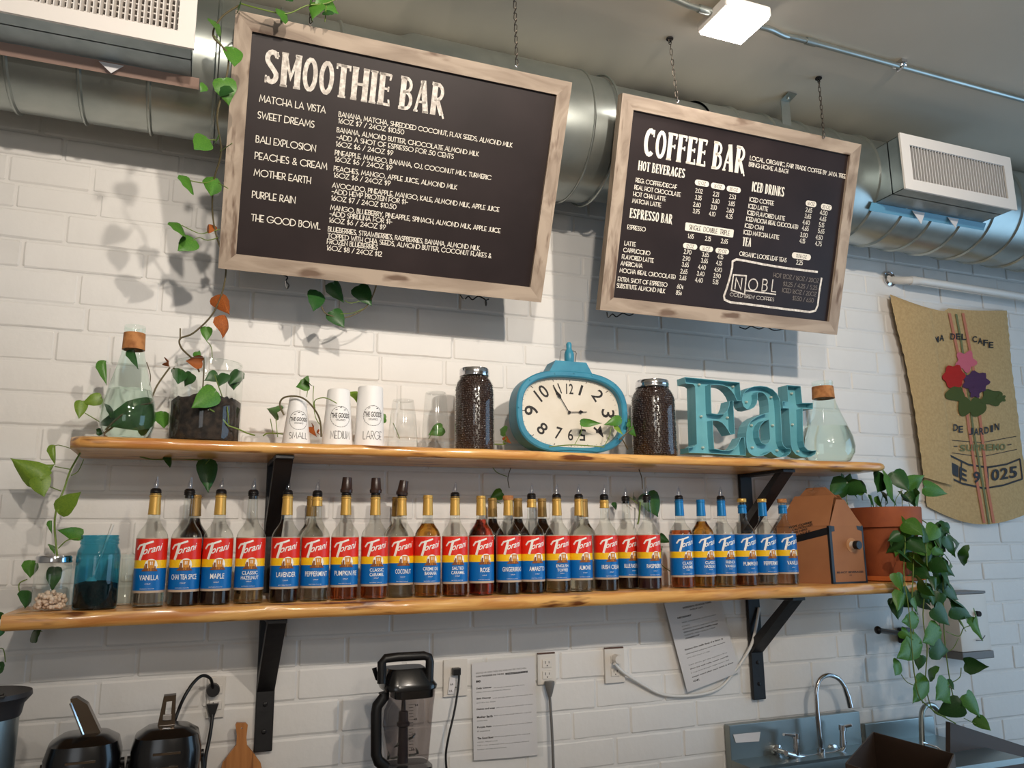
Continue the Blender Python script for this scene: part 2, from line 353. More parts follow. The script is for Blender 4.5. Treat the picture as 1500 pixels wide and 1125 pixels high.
def vent(x0, x1, label, tapem, grid, flags):
    yf = 2.05; zt = CAMZ+1.472; zb = CAMZ+1.262; yb = 2.20
    t = empty('air_vent', ((x0+x1)/2, yb, zb), label, 'vent', 'air vents on the round duct')
    b = MB(); g = .012
    b.box((x0, yf, zb), (x1, yb, zb+.002)); b.box((x0, yf, zt-.002), (x1, yb+.06, zt)); b.box((x0, yf, zb), (x0+.002, yb+.01, zt)); b.box((x1-.002, yf, zb), (x1, yb+.01, zt)); b.box((x0, yf+.055, zb), (x1, yf+.06, zt))
    b.build('vent_box', M['ventgrey'], t)
    f = MB(); w = .036; y0 = yf-.008; o = .006
    out = [(x0-o, y0, zb-o), (x1+o, y0, zb-o), (x1+o, y0, zt+o), (x0-o, y0, zt+o)]
    inn = [(x0+w, y0, zb+w), (x1-w, y0, zb+w), (x1-w, y0, zt-w), (x0+w, y0, zt-w)]
    f.poly(out, (0, 1, 0), .008, holes=[inn]); f.build('face_frame', M['ventwhite'], t)
    k = MB(); k.box((x0+w, yf+.05, zb+w), (x1-w, yf+.054, zt-w)); k.build('dark_backing', M['dark'], t)
    n = 34; sl = None
    for i in range(n):
        x = x0+w+(x1-x0-2*w)*(i+.5)/n
        if sl is None:
            s = MB(); s.add([(-.0035, 0, 0), (.0012, .022, 0), (.0036, .022, 0), (-.0011, 0, 0)]+[(-.0035, 0, zt-zb-2*w), (.0012, .022, zt-zb-2*w), (.0036, .022, zt-zb-2*w), (-.0011, 0, zt-zb-2*w)], [(0, 1, 2, 3), (4, 7, 6, 5), (0, 4, 5, 1), (1, 5, 6, 2), (2, 6, 7, 3), (3, 7, 4, 0)])
            sl = s.mesh('slat', M['ventwhite'])
        o_ = link('slat', sl, t, Vector((x, yf-.004, zb+w))-t.location)
    if grid:
        for j in range(1, 8):
            zz = zb+w+(zt-zb-2*w)*j/8; s = MB(); s.box((x0+w, yf+.018, zz-.002), (x1-w, yf+.036, zz+.002)); s.build('cross_slat', M['ventwhite'], t)
    tp = MB(); ya = DY-sqrt(DR**2-(zb-.02-DZ)**2)-.012
    tp.add([(x0-.02, yb-.01, zb-.001), (x1+.02, yb-.01, zb-.001), (x1+.02, ya+.012, zb-.024), (x0-.02, ya+.012, zb-.026), (x0-.02, yb-.01, zb-.003), (x1+.02, yb-.01, zb-.003), (x1+.02, ya+.006, zb-.027), (x0-.02, ya+.006, zb-.029)], [(0, 1, 2, 3), (4, 7, 6, 5), (0, 4, 5, 1), (2, 6, 7, 3), (0, 3, 7, 4), (1, 5, 6, 2)])
    tp.build('sealing_tape', tapem, t, label='duct tape strip along the lower edge')
    for x, w2, h2 in flags:
        p = MB(); yy = yb-.012; p.poly([(x-w2, yy, zb-.006), (x+w2, yy, zb-.006), (x+.002, yy-.004, zb-.006-h2)], (0, 1, 0), .002); p.build('paper_triangle', M['paper'], t)
    return t
tape1 = mat('brown_duct_tape', (150, 124, 112), .5); tape2 = mat('bluelit_duct_tape', (92, 150, 178), .4)  # the second tape has bluish light mixed into its colour
vent(-.632, -.072, 'white louvred air vent at the top left corner, grey box with brown tape', tape1, True, [(-.27, .03, .03)])
vent(2.368, 2.935, 'white louvred air vent at right of the coffee board, with bluish light painted into its tape', tape2, False, [(2.585, .033, .052), (2.77, .03, .042)])
# hanger strap of the duct
b = MB(); x = 1.972; b.box((x-.02, 2.19, DZ+.1), (x+.02, 2.193, CEIL-.012)); b.poly([(x-.02, 2.19, CEIL-.014), (x+.02, 2.19, CEIL-.014), (x+.02, 2.15, CEIL-.006), (x-.02, 2.15, CEIL-.006)], (0, 0, 1), .003)
b.sphere((x, 2.172, CEIL-.012), .006)
top('duct_hanger', b, M['galv'], 'metal hanger strap from ceiling to duct, rising above the coffee board', 'bracket')
# ------------------------------------------------------------ ceiling lamp and conduit
lx0, lx1, ly0, ly1 = 1.39, 1.555, 1.755, 1.905; lz = CAMZ+1.56
lt = empty('ceiling_lamp', ((lx0+lx1)/2, (ly0+ly1)/2, lz), 'glowing square white lamp on the ceiling', 'lamp')
b = MB(); b.box((lx0, ly0, lz+.004), (lx1, ly1, CEIL-.022), bev=.006); b.build('lamp_housing', M['ventwhite'], lt)
b = MB(); b.box((lx0+.006, ly0+.006, lz-.002), (lx1-.006, ly1-.006, lz+.0045)); b.build('diffuser', mat('lamp_diffuser', (255, 250, 245), .5, emit=((1, .93, .86), 30)), lt, label='glowing flat diffuser')
b = MB(); b.lathe([(.05, 0), (.05, .022)], ((lx0+lx1)/2, (ly0+ly1)/2, CEIL-.022), 20); b.build('mounting_box', M['galv'], lt)
cz = CEIL-.017
def conduit(label, pts, cps, cl):
    t = empty('conduit', pts[0], label, 'conduit', None)
    b = MB(); b.tube(pts, .0095, 12); b.build('conduit_pipe', M['galv'], t, 50)
    for c in cps: b = MB(); b.tube([Vector(c)-Vector((.02, 0, 0)), Vector(c)+Vector((.02, 0, 0))], .0125, 12); b.build('coupling', M['galv'], t, 50)
    for c in cl:
        b = MB(); b.box((c[0]-.012, c[1]-.022, c[2]+.004), (c[0]+.012, c[1]+.022, CEIL-.0005)); b.tube([(c[0], c[1]-.014, c[2]+.012), (c[0], c[1]-.011, c[2]-.01), (c[0], c[1]+.011, c[2]-.01), (c[0], c[1]+.014, c[2]+.012)], .004, 6)
        b.sphere((c[0]-.008, c[1]-.016, c[2]-.004), .005).sphere((c[0]+.008, c[1]-.016, c[2]-.004), .005); b.build('pipe_clamp', M['chrome'], t)
cy = 1.86
conduit('grey metal conduit running right along the ceiling from the lamp', spline([(lx1-.01, cy-.02, lz+.03), (1.62, cy-.02, lz+.032), (1.70, cy, cz-.004), (1.8, cy, cz), (2.6, cy+.005, cz), (4.2, cy+.01, cz)], 5), [(1.80, cy, cz), (2.93, cy+.008, cz)], [(2.19, cy+.003, cz)])
conduit('short bent grey conduit left of the ceiling lamp', spline([(.6, 1.86, cz), (1.12, 1.84, cz), (1.24, 1.83, cz-.003), (1.31, 1.83, lz+.03), (lx0+.008, 1.83, lz+.028)], 5), [(1.365, 1.83, lz+.029)], [])
# ------------------------------------------------------------ writing
def arc(cx, cy, rx, ry, a0, a1, n=10): return [(cx+rx*cos(radians(a0+(a1-a0)*i/n)), cy+ry*sin(radians(a0+(a1-a0)*i/n))) for i in range(n+1)]
G = {
'A': (.66, [[(0, 0), (.33, 1), (.66, 0)], [(.12, .28), (.54, .28)]]),
'B': (.42, [[(0, 0), (0, 1), (.2, 1)]+arc(.2, .78, .16, .22, 90, -90, 6)+[(0, .56)], [(0, .56), (.2, .56)]+arc(.2, .28, .2, .28, 90, -90, 6)+[(0, 0)]]),
'C': (.82, [arc(.46, .5, .46, .5, 42, 318, 14)]),
'D': (.68, [[(0, 0), (0, 1), (.2, 1)]+arc(.2, .5, .48, .5, 90, -90, 10)+[(0, 0)]]),
'E': (.40, [[(.38, 1), (0, 1), (0, 0), (.38, 0)], [(0, .36), (.32, .36)]]),
'F': (.38, [[(.38, 1), (0, 1), (0, 0)], [(0, .36), (.32, .36)]]),
'G': (.88, [arc(.46, .5, .46, .5, 42, 355, 14), [(.92, .46), (.5, .46)]]),
'H': (.50, [[(0, 0), (0, 1)], [(.5, 0), (.5, 1)], [(0, .36), (.5, .36)]]),
'I': (.02, [[(0, 0), (0, 1)]]),
'J': (.32, [[(.3, 1), (.3, .2)]+arc(.1, .2, .2, .2, 0, -110, 5)]),
'K': (.44, [[(0, 0), (0, 1)], [(.42, 1), (.02, .42), (.44, 0)]]),
'L': (.38, [[(0, 1), (0, 0), (.36, 0)]]),
'M': (.74, [[(0, 0), (.1, 1), (.37, .22), (.64, 1), (.74, 0)]]),
'N': (.52, [[(0, 0), (0, 1), (.52, 0), (.52, 1)]]),
'O': (.96, [arc(.48, .5, .48, .5, 0, 360, 18)]),
'P': (.40, [[(0, 0), (0, 1), (.18, 1)]+arc(.18, .7, .22, .3, 90, -90, 7)+[(0, .4)]]),
'Q': (.96, [arc(.48, .5, .48, .5, 0, 360, 18), [(.6, .3), (.95, -.02)]]),
'R': (.42, [[(0, 0), (0, 1), (.18, 1)]+arc(.18, .72, .22, .28, 90, -90, 7)+[(0, .44)], [(.14, .44), (.42, 0)]]),
'S': (.40, [arc(.2, .76, .18, .24, 40, 250, 8)+[(.26, .48)]+arc(.19, .24, .2, .25, 70, -130, 8)]),
'T': (.46, [[(0, 1), (.46, 1)], [(.23, 1), (.23, 0)]]),
'U': (.46, [[(0, 1), (0, .25)]+arc(.23, .25, .23, .25, 180, 360, 8)+[(.46, 1)]]),
'V': (.58, [[(0, 1), (.29, 0), (.58, 1)]]),
'W': (.84, [[(0, 1), (.2, 0), (.42, .8), (.64, 0), (.84, 1)]]),
'X': (.5, [[(0, 0), (.5, 1)], [(0, 1), (.5, 0)]]),
'Y': (.5, [[(0, 1), (.25, .45), (.5, 1)], [(.25, .45), (.25, 0)]]),
'Z': (.52, [[(0, 1), (.52, 1), (0, 0), (.52, 0)]]),
'0': (.56, [arc(.28, .5, .28, .5, 0, 360, 14)]),
'1': (.14, [[(0, .82), (.12, 1), (.12, 0)]]),
'2': (.44, [arc(.21, .74, .2, .26, 160, -40, 8)+[(0, 0), (.44, 0)]]),
'3': (.42, [arc(.19, .76, .18, .24, 150, -80, 7), arc(.19, .27, .21, .27, 85, -150, 8)]),
'4': (.48, [[(.36, 0), (.36, 1), (0, .3), (.48, .3)]]),
'5': (.42, [[(.38, 1), (.06, 1), (.04, .58)]+arc(.18, .3, .22, .3, 110, -150, 9)]),
'6': (.46, [[(.34, 1), (.04, .42)]+arc(.23, .28, .23, .28, 160, -200, 12)]),
'7': (.44, [[(0, 1), (.44, 1), (.12, 0)]]),
'8': (.44, [arc(.22, .76, .18, .24, 0, 360, 12), arc(.22, .27, .22, .27, 0, 360, 12)]),
'9': (.46, [arc(.23, .72, .23, .28, -20, 340, 12)+[(.42, .58), (.12, 0)]]),
'$': (.38, [arc(.2, .70, .17, .19, 40, 250, 7)+[(.26, .48)]+arc(.19, .3, .19, .2, 70, -130, 7), [(.2, -.08), (.2, 1.08)]]),
'/': (.36, [[(0, -.05), (.36, 1.05)]]),
'.': (.04, [[(0, 0), (.04, 0), (.04, .06)]]), ',': (.08, [[(.06, .08), (0, -.16)]]),
'-': (.3, [[(0, .42), (.3, .42)]]), '&': (.56, [[(.56, 0), (.12, .7)]+arc(.26, .82, .14, .17, 200, -30, 7)+[(.06, .3)]+arc(.22, .22, .2, .22, 180, 350, 7)+[(.5, .4)]]),
'(': (.14, [arc(.2, .5, .2, .55, 130, 230, 5)]), ')': (.14, [arc(-.06, .5, .2, .55, 50, -50, 5)]),
'!': (.04, [[(.02, 1), (.02, .3)], [(.02, .08), (.02, 0)]]), 'c': (.3, [arc(.18, .36, .17, .24, 40, 320, 8), [(.18, .0), (.18, .75)]]),
'|': (.02, [[(0, 0), (0, 1)]]),
}
def strokes(text, gap=.13, space=.34):
    x = 0; out = []
    for ch in text:
        if ch == ' ': x += space; continue
        w, st = G.get(ch, G['-'])
        for s in st: out.append([(p[0]+x, p[1]) for p in s])
        x += w+gap
    return out, max(x-gap, .1)
def ribbon(mb, pts, w, F, mi=0, ext=1):
    """flat stroke of width w along 2-D pts; F maps (u,v) to 3-D"""
    P = [Vector((p[0], p[1])) for p in pts]; P = [p for i, p in enumerate(P) if i == 0 or (p-P[i-1]).length > 1e-6]
    if len(P) < 2: return
    L = []; N = len(P); closed = (P[0]-P[-1]).length < 1e-4
    for i, p in enumerate(P):
        a = P[i-1] if i else (P[-2] if closed else None); c = P[i+1] if i < N-1 else (P[1] if closed else None)
        d1 = (p-a).normalized() if a is not None else None; d2 = (c-p).normalized() if c is not None else None
        if d1 is None: d1 = d2
        if d2 is None: d2 = d1
        n1 = Vector((-d1.y, d1.x)); n2 = Vector((-d2.y, d2.x)); m = n1+n2
        if m.length < .2: m = n1*1.0
        m.normalize(); k = 1/max(.45, m.dot(n1)); q = p
        if not closed and i == 0: q = p-d2*w/2*ext
        if not closed and i == N-1: q = p+d1*w/2*ext
        L.append((q+m*w/2*k, q-m*w/2*k))
    vs = [F(v.x, v.y) for pr in L for v in pr]
    mb.add(vs, [(2*i, 2*i+1, 2*i+3, 2*i+2) for i in range(N-1)], mi)
_font = {}
def fontmesh(text, bold=0, shear=0, space=1.0):
    k = (text, bold, shear, space)
    if k not in _font:
        c = bpy.data.curves.new('lettering', 'FONT'); c.body = text; c.offset = bold; c.shear = shear; c.space_character = space; c.resolution_u = 3
        o = bpy.data.objects.new('lettering', c); COL.objects.link(o)
        bpy.context.view_layer.update()
        me = bpy.data.meshes.new_from_object(o.evaluated_get(bpy.context.evaluated_depsgraph_get()))
        v = [(p.co.x, p.co.y) for p in me.vertices]; f = [tuple(p.vertices) for p in me.polygons]
        bpy.data.objects.remove(o); bpy.data.curves.remove(c); bpy.data.meshes.remove(me)
        x0 = min(p[0] for p in v); x1 = max(p[0] for p in v); y0 = min(p[1] for p in v); y1 = max(p[1] for p in v)
        _font[k] = ([((p[0]-x0)/(x1-x0), (p[1]-y0)/(y1-y0)) for p in v], f)
    return _font[k]
def font(mb, text, F, bold=0, shear=0, mi=0, space=1.0):
    """text filling the unit square, mapped by F"""
    v, f = fontmesh(text, bold, shear, space); mb.add([F(*p) for p in v], f, mi)
# condensed display letters of the two titles: list of (stroke, width)
T = .15; t_ = .055
TG = {
'S': (.40, [(arc(.2, .76, .14, .19, 20, 200, 7)+[(.1, .62), (.26, .42)]+arc(.2, .26, .13, .19, 20, -160, 7), .12), ([(.33, .98), (.33, .78)], .05), ([(.05, .02), (.05, .24)], .05)]),
'M': (.56, [([(.09, 0), (.09, 1)], T), ([(.47, 0), (.47, 1)], T), ([(.1, .98), (.28, .3), (.46, .98)], .09), ([(0, .02), (.19, .02)], t_), ([(.37, .02), (.56, .02)], t_), ([(0, .98), (.18, .98)], t_), ([(.38, .98), (.56, .98)], t_)]),
'O': (.42, [(arc(.21, .5, .15, .45, 0, 360, 18), .11)]),
'T': (.42, [([(.21, 0), (.21, 1)], T), ([(0, .965), (.42, .965)], .07), ([(.02, .99), (.02, .84)], .045), ([(.4, .99), (.4, .84)], .045), ([(.1, .02), (.32, .02)], t_)]),
'H': (.50, [([(.09, 0), (.09, 1)], T), ([(.41, 0), (.41, 1)], T), ([(.09, .5), (.41, .5)], .07), ([(0, .02), (.18, .02)], t_), ([(0, .98), (.18, .98)], t_), ([(.32, .02), (.5, .02)], t_), ([(.32, .98), (.5, .98)], t_)]),
'I': (.20, [([(.1, 0), (.1, 1)], T), ([(0, .02), (.2, .02)], t_), ([(0, .98), (.2, .98)], t_)]),
'E': (.38, [([(.1, 0), (.1, 1)], T), ([(0, .965), (.36, .965)], .07), ([(0, .035), (.38, .035)], .07), ([(.1, .52), (.3, .52)], .06), ([(.36, .98), (.33, .8)], .05), ([(.36, .02), (.33, .2)], .05), ([(.3, .6), (.3, .44)], .045)]),
'F': (.36, [([(.1, 0), (.1, 1)], T), ([(0, .965), (.36, .965)], .07), ([(.1, .52), (.3, .52)], .06), ([(.35, .98), (.33, .8)], .05), ([(.3, .6), (.3, .44)], .045), ([(0, .02), (.2, .02)], t_)]),
'B': (.42, [([(.1, 0), (.1, 1)], T), ([(0, .98), (.2, .97)]+arc(.2, .76, .13, .2, 90, -90, 7)+[(.1, .54)], .08), ([(.1, .54), (.2, .54)]+arc(.22, .28, .14, .25, 90, -90, 8)+[(0, .02)], .09)]),
'A': (.46, [([(.05, 0), (.22, 1)], .07), ([(.22, 1), (.38, 0)], T), ([(.12, .32), (.36, .32)], .06), ([(0, .02), (.13, .02)], t_), ([(.28, .02), (.46, .02)], t_)]),
'R': (.46, [([(.1, 0), (.1, 1)], T), ([(0, .98), (.2, .97)]+arc(.2, .73, .14, .23, 90, -90, 8)+[(.1, .48)], .09), ([(.2, .48), (.38, .02)], .12), ([(.38, .1), (.45, -.08)], .05)]),
'C': (.40, [(arc(.22, .5, .16, .44, 50, 310, 14), .13), ([(.35, .98), (.35, .72)], .05)]),
'V': (.44, [([(.06, 1), (.22, 0)], T), ([(.22, 0), (.38, 1)], .06), ([(0, .98), (.16, .98)], t_), ([(.3, .98), (.44, .98)], t_)]),
'G': (.44, [(arc(.22, .5, .16, .44, 50, 330, 14), .13), ([(.24, .42), (.42, .42)], .06), ([(.37, .42), (.37, .1)], .07)]),
'P': (.42, [([(.1, 0), (.1, 1)], T), ([(0, .98), (.2, .97)]+arc(.2, .72, .15, .24, 90, -90, 8)+[(.1, .46)], .09), ([(0, .02), (.2, .02)], t_)]),
'D': (.44, [([(.1, 0), (.1, 1)], T), ([(0, .975), (.16, .965)]+arc(.16, .5, .2, .465, 90, -90, 10)+[(0, .025)], .08)]),
'N': (.50, [([(.07, 0), (.07, 1)], .06), ([(.43, 0), (.43, 1)], .06), ([(.08, .98), (.42, .02)], .13), ([(0, .02), (.14, .02)], t_), ([(.36, .98), (.5, .98)], t_)]),
'K': (.46, [([(.1, 0), (.1, 1)], T), ([(.4, .98), (.16, .5)], .06), ([(.2, .55), (.4, .02)], .12)]),
}
def title_strokes(text):
    x = 0; out = []
    for ch in text:
        if ch == ' ': x += .22; continue
        w, st = TG[ch]
        for s, ww in st: out.append(([(p[0]+x, p[1]) for p in s], ww))
        x += w+.05
    return out, x-.05
# ------------------------------------------------------------ menu boards
class Board:
    def __init__(s, x0, x1, yt, zt, yb, zb, label):
        s.yt, s.zt, s.yb, s.zb, s.x0, s.x1 = yt, zt, yb, zb, x0, x1
        s.up = Vector((0, yt-yb, zt-zb)); s.h = s.up.length; s.up.normalize(); s.n = s.up.cross(Vector((1, 0, 0))); s.n = -s.n if s.n.y > 0 else s.n
        s.o = Vector((x0, yb, zb)); s.w = x1-x0
        s.t = empty('menu_board', (x0, yb, zb), label, 'menu board')
    def P(s, u, v, d=0): return s.o+Vector((1, 0, 0))*u+s.up*v+s.n*d
    def uv(s, px, py, d=0):
        r = ray(px, py); o = s.o+s.n*d-Vector((0, 0, CAMZ)); k = o.dot(s.n)/r.dot(s.n); q = r*k-o
        return q.x, q.dot(s.up)
    def slab(s, u0, u1, v0, v1, d0, d1, name, m, parent=None, tri=None):
        c = [(u0, v0), (u1, v0), (u1, v1), (u0, v1)] if tri is None else tri
        b = MB(); n = len(c); e = .0025
        b.add([s.P(u, v, d0) for u, v in c]+[s.P(u, v, d1) for u, v in c], [tuple(range(n)), tuple(range(n, 2*n))[::-1]]+[(i, (i+1) % n, n+(i+1) % n, n+i) for i in range(n)])
        return b.build(name, m, parent or s.t)
    def frame(s, w=.045, th=.03):
        W_, H_ = s.w, s.h
        s.panel = s.slab(w*.7, W_-w*.7, w*.7, H_-w*.7, -th+.004, -.010, 'chalkboard_panel', M['board'])
        s.slab(0, 0, 0, 0, -th, 0, 'frame_rail', M['frame'], tri=[(0, H_), (w, H_-w), (W_-w, H_-w), (W_, H_)])
        s.slab(0, 0, 0, 0, -th, 0, 'frame_rail', M['frame'], tri=[(0, 0), (W_, 0), (W_-w, w), (w, w)])
        s.slab(0, 0, 0, 0, -th, 0, 'frame_rail', M['framev'], tri=[(0, 0), (w, w), (w, H_-w), (0, H_)])
        s.slab(0, 0, 0, 0, -th, 0, 'frame_rail', M['framev'], tri=[(W_, 0), (W_, H_), (W_-w, H_-w), (W_-w, w)])
    DT = -.0094
    def line(s, text, p0, p1, cap, m='chalk', sw=.115, title=False):
        """p0, p1: baseline ends in the photograph; cap height in its pixels"""
        u0, v0 = s.uv(*p0, s.DT); u1, v1 = s.uv(*p1, s.DT); _, vc = s.uv(p0[0], p0[1]-cap, s.DT); v = (v0+v1)/2; ch = vc-v0
        b = MB()
        if title:
            st, w = title_strokes(text); k = (u1-u0)/w
            for pts, ww in st: ribbon(b, [(p[0]*k, p[1]*ch) for p in pts], ww*(k+ch)/2*1.16, lambda x, y: s.P(u0+x, v+y, s.DT), 0, .08)
        else:
            st, w = strokes(text); k = (u1-u0)/w
            for pts in st: ribbon(b, [(p[0]*k, p[1]*ch) for p in pts], ch*sw, lambda x, y: s.P(u0+x, v+y, s.DT))
        return b.build('lettering', M[m], s.panel)
    def price(s, text, c, cap=6.2, k=1.0, m='chalk', parent=None, d=None, sw=.13):
        """text centred on a pixel"""
        d = s.DT if d is None else d
        u, v = s.uv(c[0], c[1], d); _, v2 = s.uv(c[0], c[1]-cap, d); ch = v2-v; b = MB(); st, w = strokes(text, .17, .34); kk = ch*k
        for pts in st: ribbon(b, [((p[0]-w/2)*kk, (p[1]-.5)*ch) for p in pts], ch*sw, lambda x, y: s.P(u+x, v+y, d))
        return b.build('lettering', M[m], parent or s.panel)
    def pill(s, c, w, h, text, r=.5, m='board', cap=4.6):
        u, v = s.uv(*c, s.DT); u1, _ = s.uv(c[0]+w/2, c[1], s.DT); _, v1 = s.uv(c[0], c[1]-h/2, s.DT); a, bb = u1-u, v1-v; rr = bb*2*r; pts = []
        for cx, cy_, a0 in ((a-rr, bb-rr, 0), (-a+rr, bb-rr, 90), (-a+rr, -bb+rr, 180), (a-rr, -bb+rr, 270)): pts += arc(cx, cy_, rr, rr, a0, a0+90, 4)
        mb = MB(); mb.add([s.P(u+x, v+y, s.DT) for x, y in pts], [tuple(range(len(pts)))]); o = mb.build('size_tag', M['chalk'], s.panel)
        s.price(text, c, cap, .95 if r == .5 else .9, m, s.panel, s.DT+.0004, .12)
b1b, b2b = 2.05*1.1314, 2.05*1.0976
B1 = Board(.0285, 1.0195, 2.05, CAMZ+1.398, b1b, CAMZ+.765, 'left hanging chalkboard menu titled SMOOTHIE BAR in a weathered wood frame'); B1.frame()
B2 = Board(1.197, 2.178, 2.05, CAMZ+1.400, b2b, CAMZ+.738, 'right hanging chalkboard menu titled COFFEE BAR in a weathered wood frame'); B2.frame()
B1.line('SMOOTHIE BAR', (386, 121), (650, 170.5), 50, 'chalkgrey', title=True)
for t, x0, y0, x1, y1 in [('MATCHA LA VISTA', 380, 149, 476.5, 165), ('SWEET DREAMS', 377.3, 173, 460, 186.5), ('BALI EXPLOSION', 374.7, 208.7, 462, 221.5), ('PEACHES & CREAM', 373.3, 232.7, 478.7, 248),
    ('MOTHER EARTH', 372, 256.8, 454.7, 269), ('PURPLE RAIN', 369.3, 289.3, 432, 297.8), ('THE GOOD BOWL', 368, 323.5, 468.8, 335.5)]: B1.line(t, (x0, y0), (x1, y1), 9.6, sw=.13)
for t, x0, y0, x1, y1 in [('BANANA, MATCHA, SHREDDED COCONUT, FLAX SEEDS, ALMOND MILK', 496, 171.3, 750, 214.8), ('16OZ $7 / 24OZ $10.50', 495.5, 180.7, 591.5, 196),
    ('BANANA, ALMOND BUTTER, CHOCOLATE ALMOND MILK', 493.3, 194, 700.8, 228), ('-ADD A SHOT OF ESPRESSO FOR .50 CENTS', 493, 203.3, 664, 232.7), ('16OZ $6 / 24OZ $9', 492, 214.8, 575.5, 226.5),
    ('PINEAPPLE, MANGO, BANANA, OJ, COCONUT MILK, TURMERIC', 490.7, 226, 719, 264), ('16OZ $6 / 24OZ $9', 490.7, 236.5, 574, 248.8), ('PEACHES, MANGO, APPLE JUICE, ALMOND MILK', 489, 249.3, 668.8, 278),
    ('16OZ $6 / 24OZ $9', 488.8, 259.5, 571.5, 271.7), ('AVOCADO, PINEAPPLE, MANGO, KALE, ALMOND MILK, APPLE JUICE', 486.7, 273.3, 730.7, 311), ('-ADD HEMP PROTEIN FOR $1-', 486, 283.5, 596.8, 299),
    ('16OZ $7 / 24OZ $10.50', 485.3, 293, 580, 306.5), ('MANGO, BLUEBERRY, PINEAPPLE, SPINACH, ALMOND MILK, APPLE JUICE', 484, 306.7, 732.5, 341.5), ('-ADD SPIRULINA FOR $1-', 483, 316, 574, 328),
    ('16OZ $6 / 24OZ $9', 482, 325.5, 564.5, 336), ('BLUEBERRIES, STRAWBERRIES, RASPBERRIES, BANANA, ALMOND MILK,', 480.5, 338, 703, 367.5), ('TOPPED WITH CHIA SEEDS, ALMOND BUTTER, COCONUT FLAKES &', 480, 347.5, 719, 378.5),
    ('FROZEN BLUEBERRIES', 479, 356.5, 553, 365.6), ('16OZ $8 / 24OZ $12', 478.7, 365.8, 559, 375.8)]: B1.line(t, (x0, y0), (x1, y1), 6.8, sw=.145)
B2.line('COFFEE BAR', (942, 227.5), (1090.5, 254.8), 41, 'chalk', title=True)
for t, x0, y0, x1, y1, c in [('HOT BEVERAGES', 934.3, 249, 1002.8, 261, 14), ('ESPRESSO BAR', 921.9, 318.5, 984.3, 328.3, 14), ('ICED DRINKS', 1100.8, 280.5, 1148.2, 288, 14.5), ('TEA', 1087, 359.8, 1099.7, 361.6, 13)]: B2.line(t, (x0, y0), (x1, y1), c, title=True)
for t, x0, y0, x1, y1 in [('REG. COFFEE/DECAF', 931.2, 267.2, 991, 276.2), ('REAL HOT CHOCOLATE', 929.3, 276.9, 996.6, 288), ('HOT CHAI LATTE', 927.7, 286.5, 974.8, 294.6), ('MATCHA LATTE', 926.2, 296.4, 968, 303.6), ('ESPRESSO', 919, 335.2, 945.3, 339),
    ('LATTE', 914.7, 359, 930.7, 361), ('CAPPUCCINO', 913, 368.7, 952, 374), ('FLAVORED LATTE', 911, 378.7, 957, 384.7), ('AMERICANA', 909, 388.7, 940.7, 392), ('MOCHA (REAL CHOCOLATE)', 907.6, 398.4, 989, 409), ('EXTRA SHOT OF ESPRESSO', 905, 411.3, 977, 420.3),
    ('SUBSTITUTE ALMOND MILK', 903.3, 421, 973.7, 429.3), ('LOCAL, ORGANIC, FAIR TRADE COFFEE BY JAVA TREE', 1098.5, 234.3, 1238.3, 261.2), ('BRING HOME A BAG!', 1096.9, 243.3, 1154, 254), ('ICED COFFEE', 1098, 295, 1133.2, 300.4), ('ICED LATTE', 1096.2, 304.8, 1124.4, 309),
    ('ICED FLAVORED LATTE', 1094.6, 314.2, 1149.3, 322.8), ('ICED MOCHA (REAL CHOCOLATE)', 1093, 323.5, 1168.5, 335.3), ('ICED CHAI', 1091, 333.2, 1118, 337), ('ICED MATCHA LATTE', 1089.3, 342.9, 1140.8, 350.4), ('ORGANIC LOOSE LEAF TEAS', 1083, 374.3, 1151.6, 384)]: B2.line(t, (x0, y0), (x1, y1), 6.0, sw=.15)
for t, x, y in [('2.02', 1024, 279.6), ('3.35', 1023, 289.6), ('2.60', 1021, 299.8), ('3.95', 1020, 309.5), ('2.21', 1048.9, 284.4), ('3.60', 1048.6, 294.6), ('3.10', 1045.5, 303.7), ('4.10', 1043.3, 313.3), ('2.53', 1073.2, 288.3), ('3.85', 1071.7, 298.3), ('3.60', 1069.7, 308.3), ('4.35', 1068.2, 317),
    ('1.65', 1012, 346), ('2.15', 1037.3, 349.6), ('2.65', 1061.3, 353.3), ('2.90', 1007.3, 369), ('2.90', 1005.6, 378.7), ('3.65', 1004, 387.7), ('2.65', 1002, 397.6), ('3.65', 1000.3, 407), ('60c', 996.3, 419.7), ('85c', 994.4, 428.9),
    ('3.65', 1033.6, 372.9), ('3.65', 1032, 382), ('4.40', 1028.3, 391.3), ('3.40', 1026.4, 400.9), ('4.40', 1024, 410.3), ('4.15', 1055.3, 376), ('4.15', 1053.3, 385.3), ('4.90', 1052, 395), ('3.90', 1050.4, 404), ('5.15', 1048.3, 413),
    ('2.65', 1185, 307.8), ('3.65', 1183.5, 316.8), ('4.40', 1181, 325.8), ('4.65', 1179.8, 334.6), ('3.00', 1177.7, 344.3), ('4.15', 1175.4, 352.8), ('4.00', 1206.6, 311.8), ('4.65', 1205.5, 320.6), ('5.15', 1203.6, 329.5), ('5.65', 1203, 338.6), ('4.50', 1200, 347.8), ('4.75', 1199, 356.9), ('2.25', 1171.3, 384.5)]: B2.price(t, (x, y))
for t, x, y, w, h in [('12 OZ', 1028.3, 268.4, 21, 8.5), ('16 OZ', 1051.8, 273, 21, 8.5), ('20 OZ', 1074.8, 277.5, 21, 8.5), ('12 OZ', 1011, 360.7, 21, 8), ('16 OZ', 1034.7, 364.3, 20, 8), ('20 OZ', 1058, 367.8, 20, 8), ('16 OZ', 1188.1, 298.5, 16, 8.5), ('20 OZ', 1210.5, 303.4, 16, 8.5), ('12/16 OZ', 1174, 375.4, 28, 9)]: B2.pill((x, y), w, h, t)
